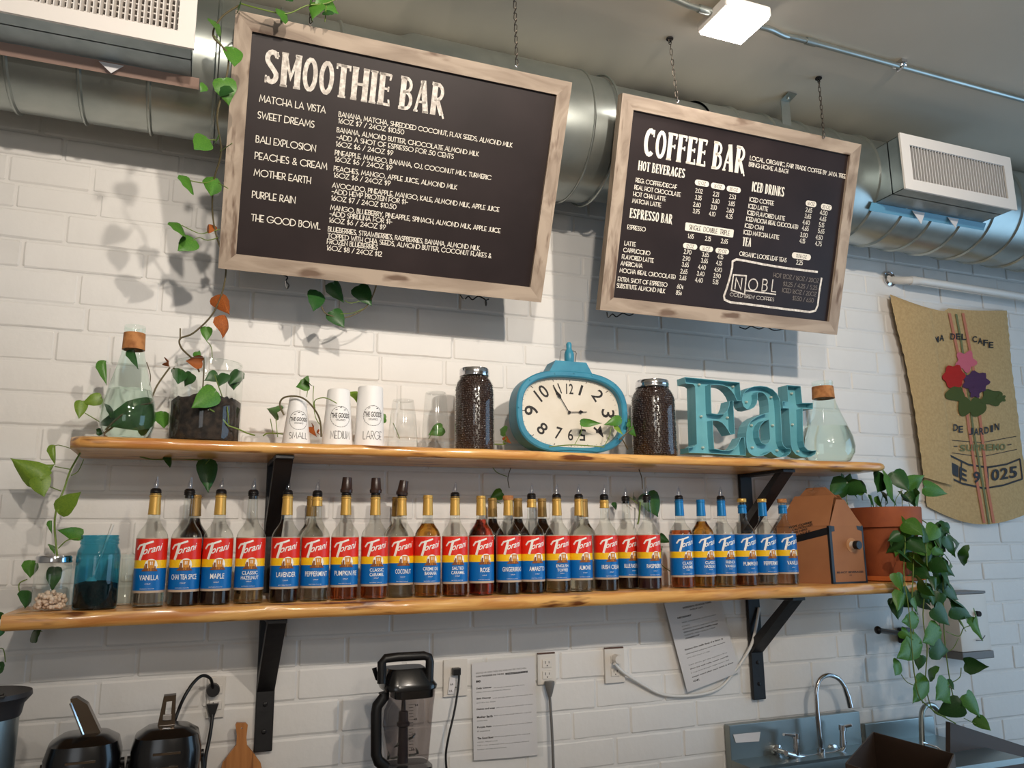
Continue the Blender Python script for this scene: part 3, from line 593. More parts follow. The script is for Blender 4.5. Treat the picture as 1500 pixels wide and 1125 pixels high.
B2.pill((1039.6, 337), 71, 12, 'SINGLE  DOUBLE  TRIPLE', .15, cap=6.5)
def chalkline(B, pts, w, m='chalkgrey', closed=False):
    q = [B.uv(x, y, B.DT) for x, y in pts]; b = MB(); ribbon(b, q, w, lambda x, y: B.P(x, y, B.DT)); b.build('chalk_outline', M[m], B.panel)
c8 = lambda L: [(1050+x/4.329, 220+y/4.329) for x, y in L]
chalkline(B2, c8([(635, 772), (420, 745), (300, 725), (200, 705), (125, 692), (100, 705), (98, 745), (80, 820), (62, 880), (45, 925), (50, 948), (85, 964), (220, 980), (420, 1006), (590, 1026), (625, 1018), (640, 985), (650, 900), (664, 815)]), .0075)
chalkline(B2, c8([(106, 790), (187, 797), (176, 914), (92, 888), (106, 790)]), .005)
chalkline(B2, c8([(187, 890), (372, 914)]), .005)
B2.line('N', c8([(115, 878)])[0], c8([(152, 882)])[0], 16, 'chalkgrey', .12)
for ch_, x0, x1, y0 in (('O', 198, 254, 888), ('B', 285, 318, 892), ('L', 347, 374, 896)): B2.line(ch_, c8([(x0, y0)])[0], c8([(x1, y0+2)])[0], 17, 'chalkgrey', .10)
B2.line('COLD BREW COFFEES', (1069, 433.5), (1133.6, 441.3), 5, 'chalkgrey', .12)
for t, x0, y0, x1, y1 in [('HOT 12OZ / 16OZ / 20OZ', 1133, 406, 1199, 414), ('$3.25 / 4.25 / 5.25', 1147, 418.5, 1196.7, 424.6), ('ICED 16OZ / 20OZ', 1146, 427.9, 1195.5, 434), ('$5.50 / 6.50', 1160.9, 439.2, 1191.4, 443.4)]: B2.line(t, (x0, y0), (x1, y1), 6, 'chalkdim', .12)
# chains
lk = MB(); R1, R2 = .0042, .0075
lk.tube([(R1*cos(a), 0, R2*sin(a)+(.003 if sin(a) > 0 else -.003)) for a in [2*pi*i/10 for i in range(10)]], .0014, 5, closed=True); LK = lk.mesh('link', M['steelchain'], 60)
def chain(p0, p1, label, bright=False):
    p0, p1 = Vector(p0), Vector(p1); d = p1-p0; n = max(2, int(d.length/.0165)); t = empty('hanging_chain', p1, label, 'chain', 'chains that hold the menu boards')
    for i in range(n):
        o = link('link', LK, t, p0+d*(i+.5)/n-t.location); q = d.to_track_quat('-Z', 'Y').to_euler(); o.rotation_euler = (q.x, q.y, q.z+(pi/2*(i % 2))+.5)
    b = MB(); b.lathe([(.012, 0), (.012, .004)], (p0.x, p0.y, p0.z-.002), 10); b.tube([p0, p0+Vector((.004, 0, -.01)), p0+Vector((-.004, 0, -.014))], .002, 5); b.build('ceiling_hook', M['dark'], t)
    b = MB(); b.tube([p1+Vector((0, 0, .012)), p1+Vector((.006, 0, .004)), p1+Vector((0, 0, -.006)), p1+Vector((-.005, 0, -.001))], .002, 5); b.build('board_hook', M['chrome'], t)
c = at(754, -40, 2.045); chain(onz(753.5, -14, CEIL-.004), at(757, 96, 2.045), 'chain on the right end of the smoothie board')
chain((at(455, 32, 2.05).x-.004, 2.045, CEIL-.004), at(455, 34, 2.045), 'chain on the left end of the smoothie board, among leaves')
chain(at(981, 58, CEIL-CAMZ) if 0 else onz(981, 57, CEIL-.004), at(992, 149, 2.045), 'chain on the left end of the coffee board')
chain(onz(1199, 115, CEIL-.004), at(1207, 200, 2.045), 'chain on the right end of the coffee board')
def wires(B, pts, label=None):
    b = MB(); P = [at(x, y, B.yb+.03) for x, y in pts]; b.tube(spline(P, 4), .0022, 5); b.build('wire_loop', M['black'], B.t, 60)
wires(B1, [(414, 402), (421, 406), (419, 412), (423, 418), (420, 423), (418, 414), (421, 408)])
wires(B1, [(674, 432), (680, 439), (686, 434), (692, 439), (700, 434), (708, 437), (712, 441), (712, 448), (711, 441), (716, 438)])
wires(B2, [(889, 457), (891, 465), (897, 460), (903, 464), (912, 459), (922, 462), (932, 457)])
wires(B2, [(1083, 479), (1092, 482), (1100, 478), (1112, 482), (1122, 479), (1134, 484), (1148, 482)])
# ------------------------------------------------------------ shelves
ZL, ZLB = CAMZ-.158, CAMZ-.197
ZU, ZUB = CAMZ+.278, CAMZ+.247
def plank(x0, x1, zt, zb, yf, yb, seed, endl, endr, label):
    r = random.Random(seed); N = 110; mb = MB(); vs = []; ph = [r.uniform(0, 6) for _ in range(6)]
    for i in range(N+1):
        t = i/N; x = x0+(x1-x0)*t
        w = .006*sin(x*5+ph[0])+.004*sin(x*13+ph[1])+.002*sin(x*37+ph[2]); h = .0015*sin(x*21+ph[3])+.001*sin(x*47+ph[4])
        tl = min(1, (x-x0)/endl) if endl else 1; tr = min(1, (x1-x)/endr) if endr else 1
        e = yb-(yb-yf)*(1 if tl >= 1 else (.9+.1*sin(tl*pi/2))); yy = e+w
        if tr < 1: yy = yf+w+(1-tr)**2*(yb-yf)*.8
        th = zt-zb; k = 1 if tr >= 1 else .55+.45*tr
        for (a, c) in ((yy+.012, zt), (yy+.003, zt-.004+h), (yy-.001, zt-th*.35+h), (yy, zt-th*.7*k), (yy+.005, zt-th*k+.003), (yy+.014, zt-th*k), (yb, zt-th*k), (yb, zt)): vs.append((x, a, c))
    fs = [(i*8+k, i*8+(k+1) % 8, (i+1)*8+(k+1) % 8, (i+1)*8+k) for i in range(N) for k in range(8)]+[tuple(range(8)), tuple(N*8+k for k in range(8))[::-1]]
    mb.add(vs, fs); return top('wall_shelf', mb, M['shelf'], label, 'shelf', 45)
sh1 = plank(-.405, 2.50, ZL, ZLB, 2.300, D-.009, 3, 0, .0, 'lower live-edge wooden shelf holding the row of syrup bottles')
sh2 = plank(-.300, 2.535, ZU, ZUB, 2.300, D-.009, 8, .03, .16, 'upper live-edge wooden shelf holding the clock and the Eat sign')
def bracket(px0, px1, pyb, ztop, zoff, label):
    yb = D-.009; xa = at(px0, pyb, yb).x; xb = at(px1, pyb, yb).x; zl = at((px0+px1)/2, pyb, yb).z+zoff
    t = empty('shelf_bracket', ((xa+xb)/2, yb, zl), label, 'bracket')
    b = MB(); b.box((xa, yb-.014, zl), (xb, yb, ztop), bev=.003); b.build('upright', M['blackwood'], t)
    b = MB(); b.box((xa, yb-.262, ztop-.012), (xb, yb-.014, ztop-.001), bev=.002); b.build('arm', M['blackwood'], t)
    b = MB(); zz = zl+.165; th = .030
    b.add([(x, y, z) for x in (xa+.001, xb-.001) for y, z in ((yb-.014, zz), (yb-.014, zz+.042), (yb-.215, ztop-.0125), (yb-.25, ztop-.0125))], [(0, 1, 2, 3), (4, 7, 6, 5), (0, 4, 5, 1), (1, 5, 6, 2), (2, 6, 7, 3), (3, 7, 4, 0)]); b.build('brace', M['blackwood'], t)
    for zz in (zl+.055, zl+.13):
        b = MB(); b.sphere(((xa+xb)/2, yb-.015, zz), .007, 8, 5, sc_=(1, .5, 1)); b.build('screw_head', M['black'], t)
bracket(371, 398, 1100, ZLB, 0, 'black bracket under the lower shelf on the left, beside the bamboo paddle')
bracket(1101, 1119, 1024, ZLB, 0, 'black bracket under the lower shelf on the right, beside the sink')
bracket(371, 398, 1100, ZUB, ZUB-ZLB, 'black bracket under the upper shelf between hazelnut and lavender bottles')
bracket(1101, 1119, 1024, ZUB, ZUB-ZLB, 'black bracket under the upper shelf behind the blue labelled bottles')
# ------------------------------------------------------------ syrup bottles
BH, BR = .300, .0392
PB = [(.0, .0), (BR*.94, 0), (BR, .004), (BR*1.0, .178), (BR*.97, .186), (BR*.86, .196), (BR*.62, .209), (BR*.46, .220), (BR*.39, .233), (BR*.365, .255), (BR*.345, .285), (BR*.345, .292)]
M['bottleglass'] = thin_glass('bottle_glass', (246, 247, 244))
def lq(name, rgb, ior=1.33): return mat(name, rgb, 0, trans=1, ior=ior)
LQ = {'clear': lq('clear_syrup', (252, 251, 246)), 'dark': mat('dark_syrup', (26, 12, 12), .08, spec=.6), 'amber': lq('amber_syrup', (238, 170, 70)), 'brown': lq('brown_syrup', (196, 112, 62)),
      'red': lq('rose_syrup', (255, 96, 70)), 'purple': mat('purple_syrup', (34, 12, 28), .08, spec=.6), 'pale': lq('pale_syrup', (236, 206, 156)), 'redamber': lq('red_amber_syrup', (232, 120, 62))}
GL = MB().lathe(PB[1:], n=36, cap1=False).mesh('glass_body', M['bottleglass'], 40)
LIQ = {}
def liquid_mesh(col, lev):
    k = (col, lev)
    if k not in LIQ:
        top_ = BH*lev; pr = [(max(r-.0016, .0), max(z, .004)) for r, z in PB[1:] if z < top_-.002]
        r = pr[-1][0]
        for (a, b_), (c, d_) in zip(PB[1:], PB[2:]):
            if b_ <= top_ <= d_: r = a+(c-a)*(top_-b_)/(d_-b_)-.0016
        pr.append((r, top_)); LIQ[k] = MB().lathe(pr, n=32).mesh('syrup', LQ[col], 40)
    return LIQ[k]
LA0 = -pi/2
def cyl(r): return lambda u, z: (r*sin(u/r), -r*cos(u/r), z)          # u: arc length from the front, z: height
def band(mb, r, z0, z1, half, mi, n=20):
    vs = [];
    for i in range(n+1):
        a = -half+2*half*i/n
        for z in (z0, z1): vs.append((r*sin(a), -r*cos(a), z))
    mb.add(vs, [(2*i, 2*i+2, 2*i+3, 2*i+1) for i in range(n)], mi)
def label_mesh(blue):
    mb = MB(); r = BR+.0006; hf = 2.0
    band(mb, r, .037, .043, hf, 3); band(mb, r, .043, .1, hf, 2); band(mb, r, .1, .121, hf, 1); band(mb, r, .121, .176, hf, 2 if blue else 0); band(mb, r, .176, .1785, hf, 3)
    return mb.mesh('label', [M['red'], M['yellow'], M['blue'], M['tan']], 60)
LAB = {0: label_mesh(0), 1: label_mesh(1)}
def wrap(mb, text, u0, u1, z0, z1, r, bold=0, shear=0, skew=0, mi=0):
    c = cyl(r); font(mb, text, lambda a, b_: c(u0+(u1-u0)*a, z0+(z1-z0)*b_+skew*a), bold, shear, mi)
bm_ = MB(); rr = BR+.0012; c_ = cyl(rr)
def fine(P): return [(a[0]+(b[0]-a[0])*i/4, a[1]+(b[1]-a[1])*i/4) for a, b in zip(P, P[1:]) for i in range(4)]+[P[-1]]
# swash T drawn by hand, the rest in slanted letters
ribbon(bm_, fine([(-.034, .150), (-.027, .159), (-.010, .163), (.006, .1685)]), .005, c_); ribbon(bm_, [(-.0135, .161), (-.0185, .142), (-.0240, .124)], .0074, c_)
wrap(bm_, 'orani', -.0165, .0335, .1345, .1525, rr, .014, .35, .0125)
BRAND = bm_.mesh('brand_lettering', M['white'])
em = MB(); dn_ = 12
for i in range(dn_):
    xa_, xb_ = -.0165+.033*i/dn_, -.0165+.033*(i+1)/dn_; ha, hb = sqrt(max(0, .0165**2-xa_**2)), sqrt(max(0, .0165**2-xb_**2))
    em.add([c_(.006+xa_, .1075-min(ha, .009)), c_(.006+xb_, .1075-min(hb, .009)), c_(.006+xb_, .1075+hb), c_(.006+xa_, .1075+ha)], [(0, 1, 2, 3)], 0)
c3 = cyl(rr+.0005)
def pr_(x0, x1, z0, z1, mi, xt0=None, xt1=None):
    xt0 = x0 if xt0 is None else xt0; xt1 = x1 if xt1 is None else xt1; n = max(1, int((x1-x0)/.006)); L_ = lambda p, q, i: p+(q-p)*i/n
    for i in range(n): em.add([c3(L_(x0, x1, i), z0), c3(L_(x0, x1, i+1), z0), c3(L_(xt0, xt1, i+1), z1), c3(L_(xt0, xt1, i), z1)], [(0, 1, 2, 3)], mi)
pr_(.000, .0135, .094, .1205, 2, -.002, .0155); pr_(-.008, -.003, .096, .112, 1); pr_(-.012, -.008, .095, .108, 1, -.010, -.009); pr_(.014, .020, .094, .106, 1, .015, .017); pr_(-.018, .001, .093, .099, 1, -.012, 0); pr_(.003, .010, .0925, .103, 2, .005, .009); pr_(.012, .024, .0925, .098, 1, .012, .020)
pr_(-.016, .022, .0925, .1005, 1, -.011, .017)
pr_(.0035, .0095, .108, .117, 0)
EMB = em.mesh('emblem', [M['white'], M['brown'], M['amberprint']])
def foil(z0, r0, z1, r1, m, rim=True):
    pr = [(r0, z0), (r1, z1-.014), (r1, z1)]
    if rim: pr = [(r0, z0), (r1, z1-.010), (r1+.0015, z1-.009), (r1+.0015, z1-.006), (r1, z1-.005), (r1, z1)]
    return MB().lathe(pr, n=24, cap0=False).mesh('neck_foil', m, 40)
FO = {('gold', 0): foil(.2405, .0160, .297, .0142, M['gold']), ('gold', 1): foil(.2405, .0160, .301, .0142, M['gold']), ('golds', 0): foil(.266, .0156, .292, .0145, M['gold']), ('blue', 0): foil(.2405, .0160, .297, .0142, M['bluefoil']),
      ('blues', 0): foil(.250, .0158, .280, .0148, M['bluefoil']), ('golddk', 0): foil(.2405, .0160, .301, .0142, M['golddk'])}
ST = MB().lathe([(.0115, .285), (.0115, .293), (.015, .294), (.0135, .298), (.015, .300), (.0135, .304), (.0145, .306), (.010, .311)], n=18).mesh('stopper', M['black'], 30)
sp_ = MB(); sp_.tube([(0, 0, .308), (0, 0, .322), (.001, 0, .336)], [.0075, .0065, .0025], 10); sp_.tube([(0, 0, .31), (.003, .002, .325), (.002, 0, .343)], [.003, .003, .002], 6)
SPOUT = sp_.mesh('spout', thin_glass('spout_plastic', (246, 247, 250), .1), 50)
capm = thin_glass('smoked_cap_plastic', (108, 86, 76), .15)
dc = MB(); dc.lathe([(.0175, .306), (.0185, .314), (.0160, .318), (.0135, .350), (.0135, .3505)], n=16, cap0=False); DCAP = dc.mesh('dust_cap', mat('smoked_cap', (66, 48, 42), .3, trans=.35), 30)
CORKS = {'wood': MB().lathe([(.0165, .289), (.017, .292), (.017, .301), (.0155, .303)], n=20).mesh('cork_cap', M['cork'], 40), 'gold': MB().lathe([(.0155, .289), (.0165, .291), (.0165, .300), (.015, .302)], n=20).mesh('cap', M['gold'], 40)}
FL = {}
def flavour_mesh(lines):
    if lines not in FL:
        mb = MB(); r = BR+.0012; n = len(lines)
        for i, t in enumerate(lines):
            h = .0135 if n == 1 else .0095; zc = .076 if n == 1 else (.083, .070)[i]
            w = min(.0062*len(t)*(1 if n == 1 else .85)+.006, .070); wrap(mb, t, -w/2+.003, w/2+.003, zc-h/2, zc+h/2, r, .01)
        wrap(mb, 'SYRUP', -.006, .008, .0585, .0615, r)
        wrap(mb, 'NATURAL FLAVOR', -.018, .018, .0465, .0485, r)
        FL[lines] = mb.mesh('flavour_lettering', M['white'])
    return FL[lines]
def bottle(px, py, name, lines, col, lev, foilk, topk, blue=0, y=2.41, lab=None, rot=0, tilt=0, lean=0):
    p = at(px, py, y); p.z = ZL
    t = empty('syrup_bottle', p, lab, 'bottle', 'flavoured syrup bottles on the lower shelf', rot)
    link('glass_body', GL, t); link('syrup', liquid_mesh(col, lev), t)
    if lines:
        l = link('label', LAB[blue], t); link('brand_lettering', BRAND, l); link('emblem', EMB, l); link('flavour_lettering', flavour_mesh(lines), l)
    if foilk: link('neck_foil', FO[foilk], t)
    if topk in ('pour', 'dust'): s = link('stopper', ST, t)
    if topk == 'pour': link('spout', SPOUT, t)
    if topk == 'dust': o = link('dust_cap', DCAP, t); o.rotation_euler = (0, tilt, 0); o.location = (-tilt*.31, 0, 0)
    if topk in CORKS: link('cap', CORKS[topk], t)
    return t
g0, g1, gs, b0, bs, gd = ('gold', 0), ('gold', 1), ('golds', 0), ('blue', 0), ('blues', 0), ('golddk', 0)
rz = .05
for a in [(216, 887, 'VANILLA', ('VANILLA',), 'clear', .34, g0, 'pour', 'vanilla syrup bottle, leftmost of the row, with gold neck foil and pourer'),
          (267, 887, '', ('CHAI TEA SPICE',), 'dark', .5, None, 'pour', 'chai tea spice syrup bottle with bare glass neck and pourer'),
          (314.5, 885, '', ('MAPLE',), 'dark', .48, g0, 'pour', 'maple syrup bottle with gold neck foil and pourer'),
          (363, 883, '', ('CLASSIC', 'HAZELNUT'), 'pale', .3, None, 'pour', 'classic hazelnut syrup bottle with bare glass neck, left of the black bracket'),
          (415, 881, '', ('LAVENDER',), 'dark', .4, g0, 'pour', 'lavender syrup bottle with dark syrup, right of the black bracket'),
          (459.5, 879, '', ('PEPPERMINT',), 'clear', .3, gs, 'pour', 'red labelled peppermint syrup bottle with short gold foil and clear syrup'),
          (503, 877, '', ('PUMPKIN PIE',), 'redamber', .5, g0, 'dust', 'pumpkin pie syrup bottle with dark dust cap, leftmost of three such caps'),
          (547, 876, '', ('CLASSIC', 'CARAMEL'), 'redamber', .5, g0, 'dust', 'classic caramel syrup bottle with upright dark dust cap'),
          (586.5, 872.5, '', ('COCONUT',), 'clear', .55, g0, 'dust', 'coconut syrup bottle with clear syrup and a tilted dark cap'),
          (625.5, 872, '', ('CREME DE', 'BANANA'), 'amber', .72, g1, None, 'full amber creme de banana syrup bottle with sealed gold foil top'),
          (666, 870, '', ('SALTED', 'CARAMEL'), 'brown', .5, g0, 'pour', 'salted caramel syrup bottle with gold foil and pourer'),
          (705, 868, '', ('ROSE',), 'red', .76, g1, None, 'full bright red rose syrup bottle with sealed gold foil top'),
          (745.5, 866, '', ('GINGERBREAD',), 'dark', .5, g0, 'wood', 'gingerbread syrup bottle with gold foil and a wooden cap'),
          (780.5, 864, '', ('AMARETTO',), 'brown', .5, gs, 'pour', 'amaretto syrup bottle with short gold foil and pourer'),
          (818, 863, '', ('ENGLISH', 'TOFFEE'), 'pale', .5, g0, 'pour', 'english toffee syrup bottle with light brown syrup and pourer'),
          (851, 862, '', ('ALMOND',), 'clear', .55, g0, 'pour', 'almond syrup bottle with cloudy clear syrup and pourer'),
          (889, 861, '', ('IRISH CREAM',), 'dark', .45, gs, 'pour', 'irish cream syrup bottle with short gold foil and dark syrup'),
          (921, 859.5, '', ('BLUE RASPBERRY',), 'dark', .45, None, 'pour', 'blue raspberry syrup bottle with bare neck, second last red label'),
          (952.5, 858.5, '', ('RASPBERRY',), 'purple', .5, None, 'pour', 'raspberry syrup bottle with dark purple syrup, rightmost red label'),
          (1000.5, 856, 'b', ('CLASSIC', 'CARAMEL'), 'redamber', .64, b0, 'pour', 'blue labelled caramel syrup bottle full of reddish syrup with blue neck foil'),
          (1032.5, 855, 'b', ('CLASSIC', 'HAZELNUT'), 'amber', .74, b0, None, 'blue labelled hazelnut syrup bottle full to the neck with amber syrup'),
          (1063, 854.3, 'b', ('FRENCH', 'VANILLA'), 'pale', .5, b0, 'pour', 'blue labelled french vanilla syrup bottle with pourer and low amber syrup'),
          (1094, 853.5, 'b', ('PUMPKIN PIE',), 'brown', .4, bs, 'gold', 'blue labelled pumpkin pie syrup bottle with a gold cap'),
          (1124, 852.3, 'b', ('PEPPERMINT',), 'clear', .5, b0, 'gold', 'blue labelled peppermint syrup bottle with clear syrup and gold cap'),
          (1154, 850.3, 'b', ('VANILLA',), 'clear', .5, bs, 'wood', 'blue labelled vanilla syrup bottle with wooden cap, beside the cardboard carrier')]:
    px, py, bl, lines, col, lev, fk, tk, lab = a
    bottle(px, py, bl, lines, col, lev, fk, tk, 1 if bl == 'b' else 0, 2.478 if 'blue raspberry' in lab else 2.44 if 'coconut' in lab else 2.41, lab, -.06+random.uniform(-.05, .05), .16 if 'tilted' in lab else (.03 if 'pumpkin pie syrup bottle with dark' in lab else 0))
for px, fk, lq_, lab in [(279, gd, 'dark', 'behind the chai tea spice bottle'), (452, gd, 'clear', 'behind the peppermint bottle'), (579, gd, 'clear', 'between the caramel and coconut bottles'), (722, gd, 'dark', 'behind the rose bottle'),
                    (760, gd, 'dark', 'between the gingerbread and amaretto bottles'), (796, gd, 'dark', 'right behind the amaretto bottle'), (858, gd, 'clear', 'behind the almond bottle')]:
    p = at(px, 862, 2.525); p.z = ZL
    q = at(px, 862, 2.525)
    bb = bottle(px, 862, '', None, lq_, .78, fk, None, 0, 2.525, 'back row syrup bottle with dull gold foil top, '+lab)
# ------------------------------------------------------------ generic things measured from the photograph
def pw(px, py, wpx, y):       # width in metres of wpx pixels at that place
    return (at(px+wpx/2, py, y)-at(px-wpx/2, py, y)).length
def base(px, py, y, z): p = at(px, py, y); p.z = z; return p
def vase(px, y, label, ztop, hw, tint):
    p = base(px, 640, y, ZU); H = ztop-ZU; R = hw
    t = empty('glass_vase', p, label, 'vase')
    pr = [(R*.62, 0), (R*.8, H*.03), (R*.97, H*.12), (R, H*.2), (R*.95, H*.31), (R*.80, H*.44), (R*.62, H*.58), (R*.46, H*.72), (R*.37, H*.82), (R*.36, H*.93), (R*.39, H*.96), (R*.39, H)]
    b = MB().lathe([(a, z) for a, z in pr], n=40, cap1=False); o = link('glass_body', b.mesh('glass_body', M[tint], 60), t)
    w = [(a-.0025, max(z, .004)) for a, z in pr if z < H*.43]; w.append((R*.80-.002, H*.435)); link('water', MB().lathe(w, n=40).mesh('water', M['water'], 60), t)
    b = MB().lathe([(R*.40, H*.80), (R*.395, H*.95), (R*.40, H*.80)], n=28, cap0=False, cap1=False); link('cork_ring', MB().lathe([(R*.375, H*.79), (R*.42, H*.79), (R*.40, H*.935), (R*.37, H*.935)], n=28, cap0=False, cap1=False).mesh('cork_ring', M['cork'], 40), t)
    return t, p, H, R
VZ = at(195, 478, 2.4).z
v1, vp1, vH, vR = vase(185, 2.40, 'teardrop glass vase with cork collar and cuttings in water, left end of the upper shelf', VZ, pw(185, 600, 83, 2.4)/2, 'greenglass')
vase(1211, 2.40, 'teardrop glass vase with cork collar, half full of water, right of the Eat sign', at(1201, 559, 2.4).z, pw(1211, 640, 60, 2.4)/2, 'greenglass')
# terrarium jar
p = base(299, 640, 2.41, ZU); H = at(299, 533, 2.41).z-ZU; R = pw(299, 590, 106, 2.41)/2
tj = empty('terrarium_jar', p, 'wide clear glass jar of dark soil planted with pothos on the upper shelf', 'jar')
link('glass_body', MB().lathe([(R*.96, 0), (R, .008), (R, H*.9), (R*.93, H*.95), (R*.93, H*.975), (R*.97, H*.98), (R*.97, H), (R*.9, H), (R*.9, H*.93)], n=48, cap1=False).mesh('glass_body', M['glass'], 50), tj)
sm = MB(); rnd = random.Random(4); pr = [(R*.95, .004), (R*.97, .012), (R*.97, H*.5), (R*.8, H*.55), (R*.4, H*.52), (.001, H*.56)]; sm.lathe(pr, n=40)
sm.v = [(v[0]*(1+rnd.uniform(-.02, .005)), v[1]*(1+rnd.uniform(-.02, .005)), v[2]+(rnd.uniform(-.006, .006) if v[2] > .02 else 0)) for v in sm.v]
link('soil', sm.mesh('soil', M['soil'], 60), tj)
# inverted paper cups with hand-written sizes
def cup(px, pyt, wb, wt, word, label, y=2.38):
    p = base(px, 642, y, ZU); H = at(px, pyt, y).z-ZU; rb = pw(px, 640, wb, y)/2; rt = pw(px, pyt, wt, y)/2
    t = empty('paper_cup', p, label, 'cup', 'upside-down paper cups on the upper shelf')
    link('cup_body', MB().lathe([(rb+.0022, 0), (rb+.0022, .004), (rb, .005), (rt, H-.006), (rt*.97, H-.001), (rt*.93, H), (rt*.92, H-.006), (.001, H-.006)], n=32, cap0=False, cap1=False).mesh('cup_body', M['cup'], 40), t)
    def F(u, z, o=.0006):
        r = rb+(rt-rb)*z/H+o; return (r*sin(u/r+.05), -r*cos(u/r+.05), z)
    q = MB(); font(q, 'THE GOODS', lambda a, b: F(-rb*.62+1.24*rb*a, H*.48+H*.085*b), .02, .12)
    font(q, 'ORGANICS', lambda a, b: F(-rb*.32+.64*rb*a, H*.425+H*.035*b)); cc = (0, H*.5); rr_ = rb*.68
    for i in range(26):
        a = 2*pi*i/26
        if abs(sin(a)) > .25 or True: ribbon(q, [(rr_*cos(a), H*.5+rr_*sin(a)), (rr_*cos(a+.16), H*.5+rr_*sin(a+.16))], .0012, F)
    for r0, h in ((.28, .62), (-.28, .62), (0, .66)): ribbon(q, [(rb*r0-.002, H*h), (rb*r0+.002, H*h+.001)], .002, F)
    q2 = link('cup_logo', q.mesh('cup_logo', M['ink']), t)
    q = MB(); st, w = strokes(word, .14); k = 1.35*rb/w; hh = H*.13
    for s_ in st: ribbon(q, [(-.67*rb+x_*k, H*.12+y_*hh*(1 if i_ % 2 else .95)) for i_, (x_, y_) in enumerate(s_)], .0014, F)
    link('handwriting', q.mesh('handwriting', M['ink']), t)
cup(434, 583, 42, 25, 'SMALL', 'white paper cup marked SMALL, upside down')
cup(494, 571.5, 45, 33, 'MEDIUM', 'white paper cup marked MEDIUM, upside down')
cup(541, 567.5, 43, 36, 'LARGE', 'white paper cup marked LARGE, tallest, upside down')
def pcup(px, pyt, wb, wt, label, y=2.4):
    p = base(px, 645, y, ZU); H = at(px, pyt, y).z-ZU; rb = pw(px, 640, wb, y)/2; rt = pw(px, pyt, wt, y)/2
    t = empty('plastic_cup', p, label, 'cup', 'upside-down clear plastic cups on the upper shelf')
    link('cup_wall', MB().lathe([(rb+.002, 0), (rb+.003, .003), (rb+.002, .006), (rb, .007), (rb*.55+rt*.45, H*.55), (rb*.5+rt*.5, H*.6), (rt, H-.008), (rt*.95, H-.001), (rt*.9, H), (rt*.85, H-.004), (.001, H-.004)], n=32, cap0=False, cap1=False).mesh('cup_wall', M['plastic'], 60), t)
    link('rim', MB().tube([((rb+.003)*cos(a), (rb+.003)*sin(a), .002) for a in [2*pi*i/32 for i in range(32)]], .0016, 6, closed=True).mesh('rim', M['plastic'], 60), t)
pcup(590, 586, 44, 31, 'shorter clear plastic cup upside down beside the large paper cup')
pcup(638, 575, 40, 30, 'taller clear plastic cup upside down beside the coffee bean jar')
# mason jars of coffee beans
BEAN = MB().sphere((0, 0, 0), .0052, 7, 4, sc_=(1, .72, .5)).mesh('coffee_beans', M['coffee'], 80)
def beanjar(px, pyt, wpx, label, seed, y=2.39):
    p = base(px, 650, y, ZU); H = at(px, pyt, y).z-ZU; R = pw(px, 610, wpx, y)/2; r = random.Random(seed)
    t = empty('mason_jar', p, label, 'jar', 'jars of coffee beans on the upper shelf')
    pr = [(R*.93, 0), (R, .006), (R, H*.74), (R*.96, H*.80), (R*.84, H*.86), (R*.72, H*.895), (R*.72, H*.95)]
    link('glass_body', MB().lathe(pr, n=40, cap1=False).mesh('glass_body', M['glass'], 50), t)
    link('lid', MB().lathe([(R*.76, H*.905), (R*.77, H*.91), (R*.75, H*.93), (R*.77, H*.945), (R*.75, H*.965), (R*.75, H*.985), (R*.72, H), (.001, H)], n=36, cap1=False).mesh('lid', M['chrome'], 40), t)
    core = MB().lathe([(a-.006, z if z > .01 else .01) for a, z in pr[:6]], n=24); b = MB(); base_v = MB().sphere((0, 0, 0), .0056, 6, 4)
    b.add(core.v, core.f)
    zz = .009
    while zz < H*.9:
        rad = R
        for (a, z0), (c, z1) in zip(pr, pr[1:]):
            if z0 <= zz <= z1: rad = a+(c-a)*(zz-z0)/(z1-z0+1e-9)
        n = int(2*pi*(rad-.004)/.0082)
        for i in range(n):
            a = 2*pi*i/n+r.uniform(-.06, .06); q = Matrix.Rotation(r.uniform(0, 6), 3, 'X') @ Matrix.Rotation(r.uniform(0, 6), 3, 'Y')
            b.add([(q @ Vector((v[0], v[1]*.75, v[2]*.5)))+Vector(((rad-.0068)*cos(a), (rad-.0068)*sin(a), zz+r.uniform(-.0015, .0015))) for v in base_v.v], base_v.f)
        zz += .0072
    o = link('coffee_beans', b.mesh('coffee_beans', M['coffee'], 80), t); o['kind'] = 'stuff'
beanjar(695, 541, 55, 'large mason jar of dark coffee beans left of the clock', 1)
beanjar(959, 559, 56, 'mason jar of dark coffee beans between the clock and the Eat sign', 2)
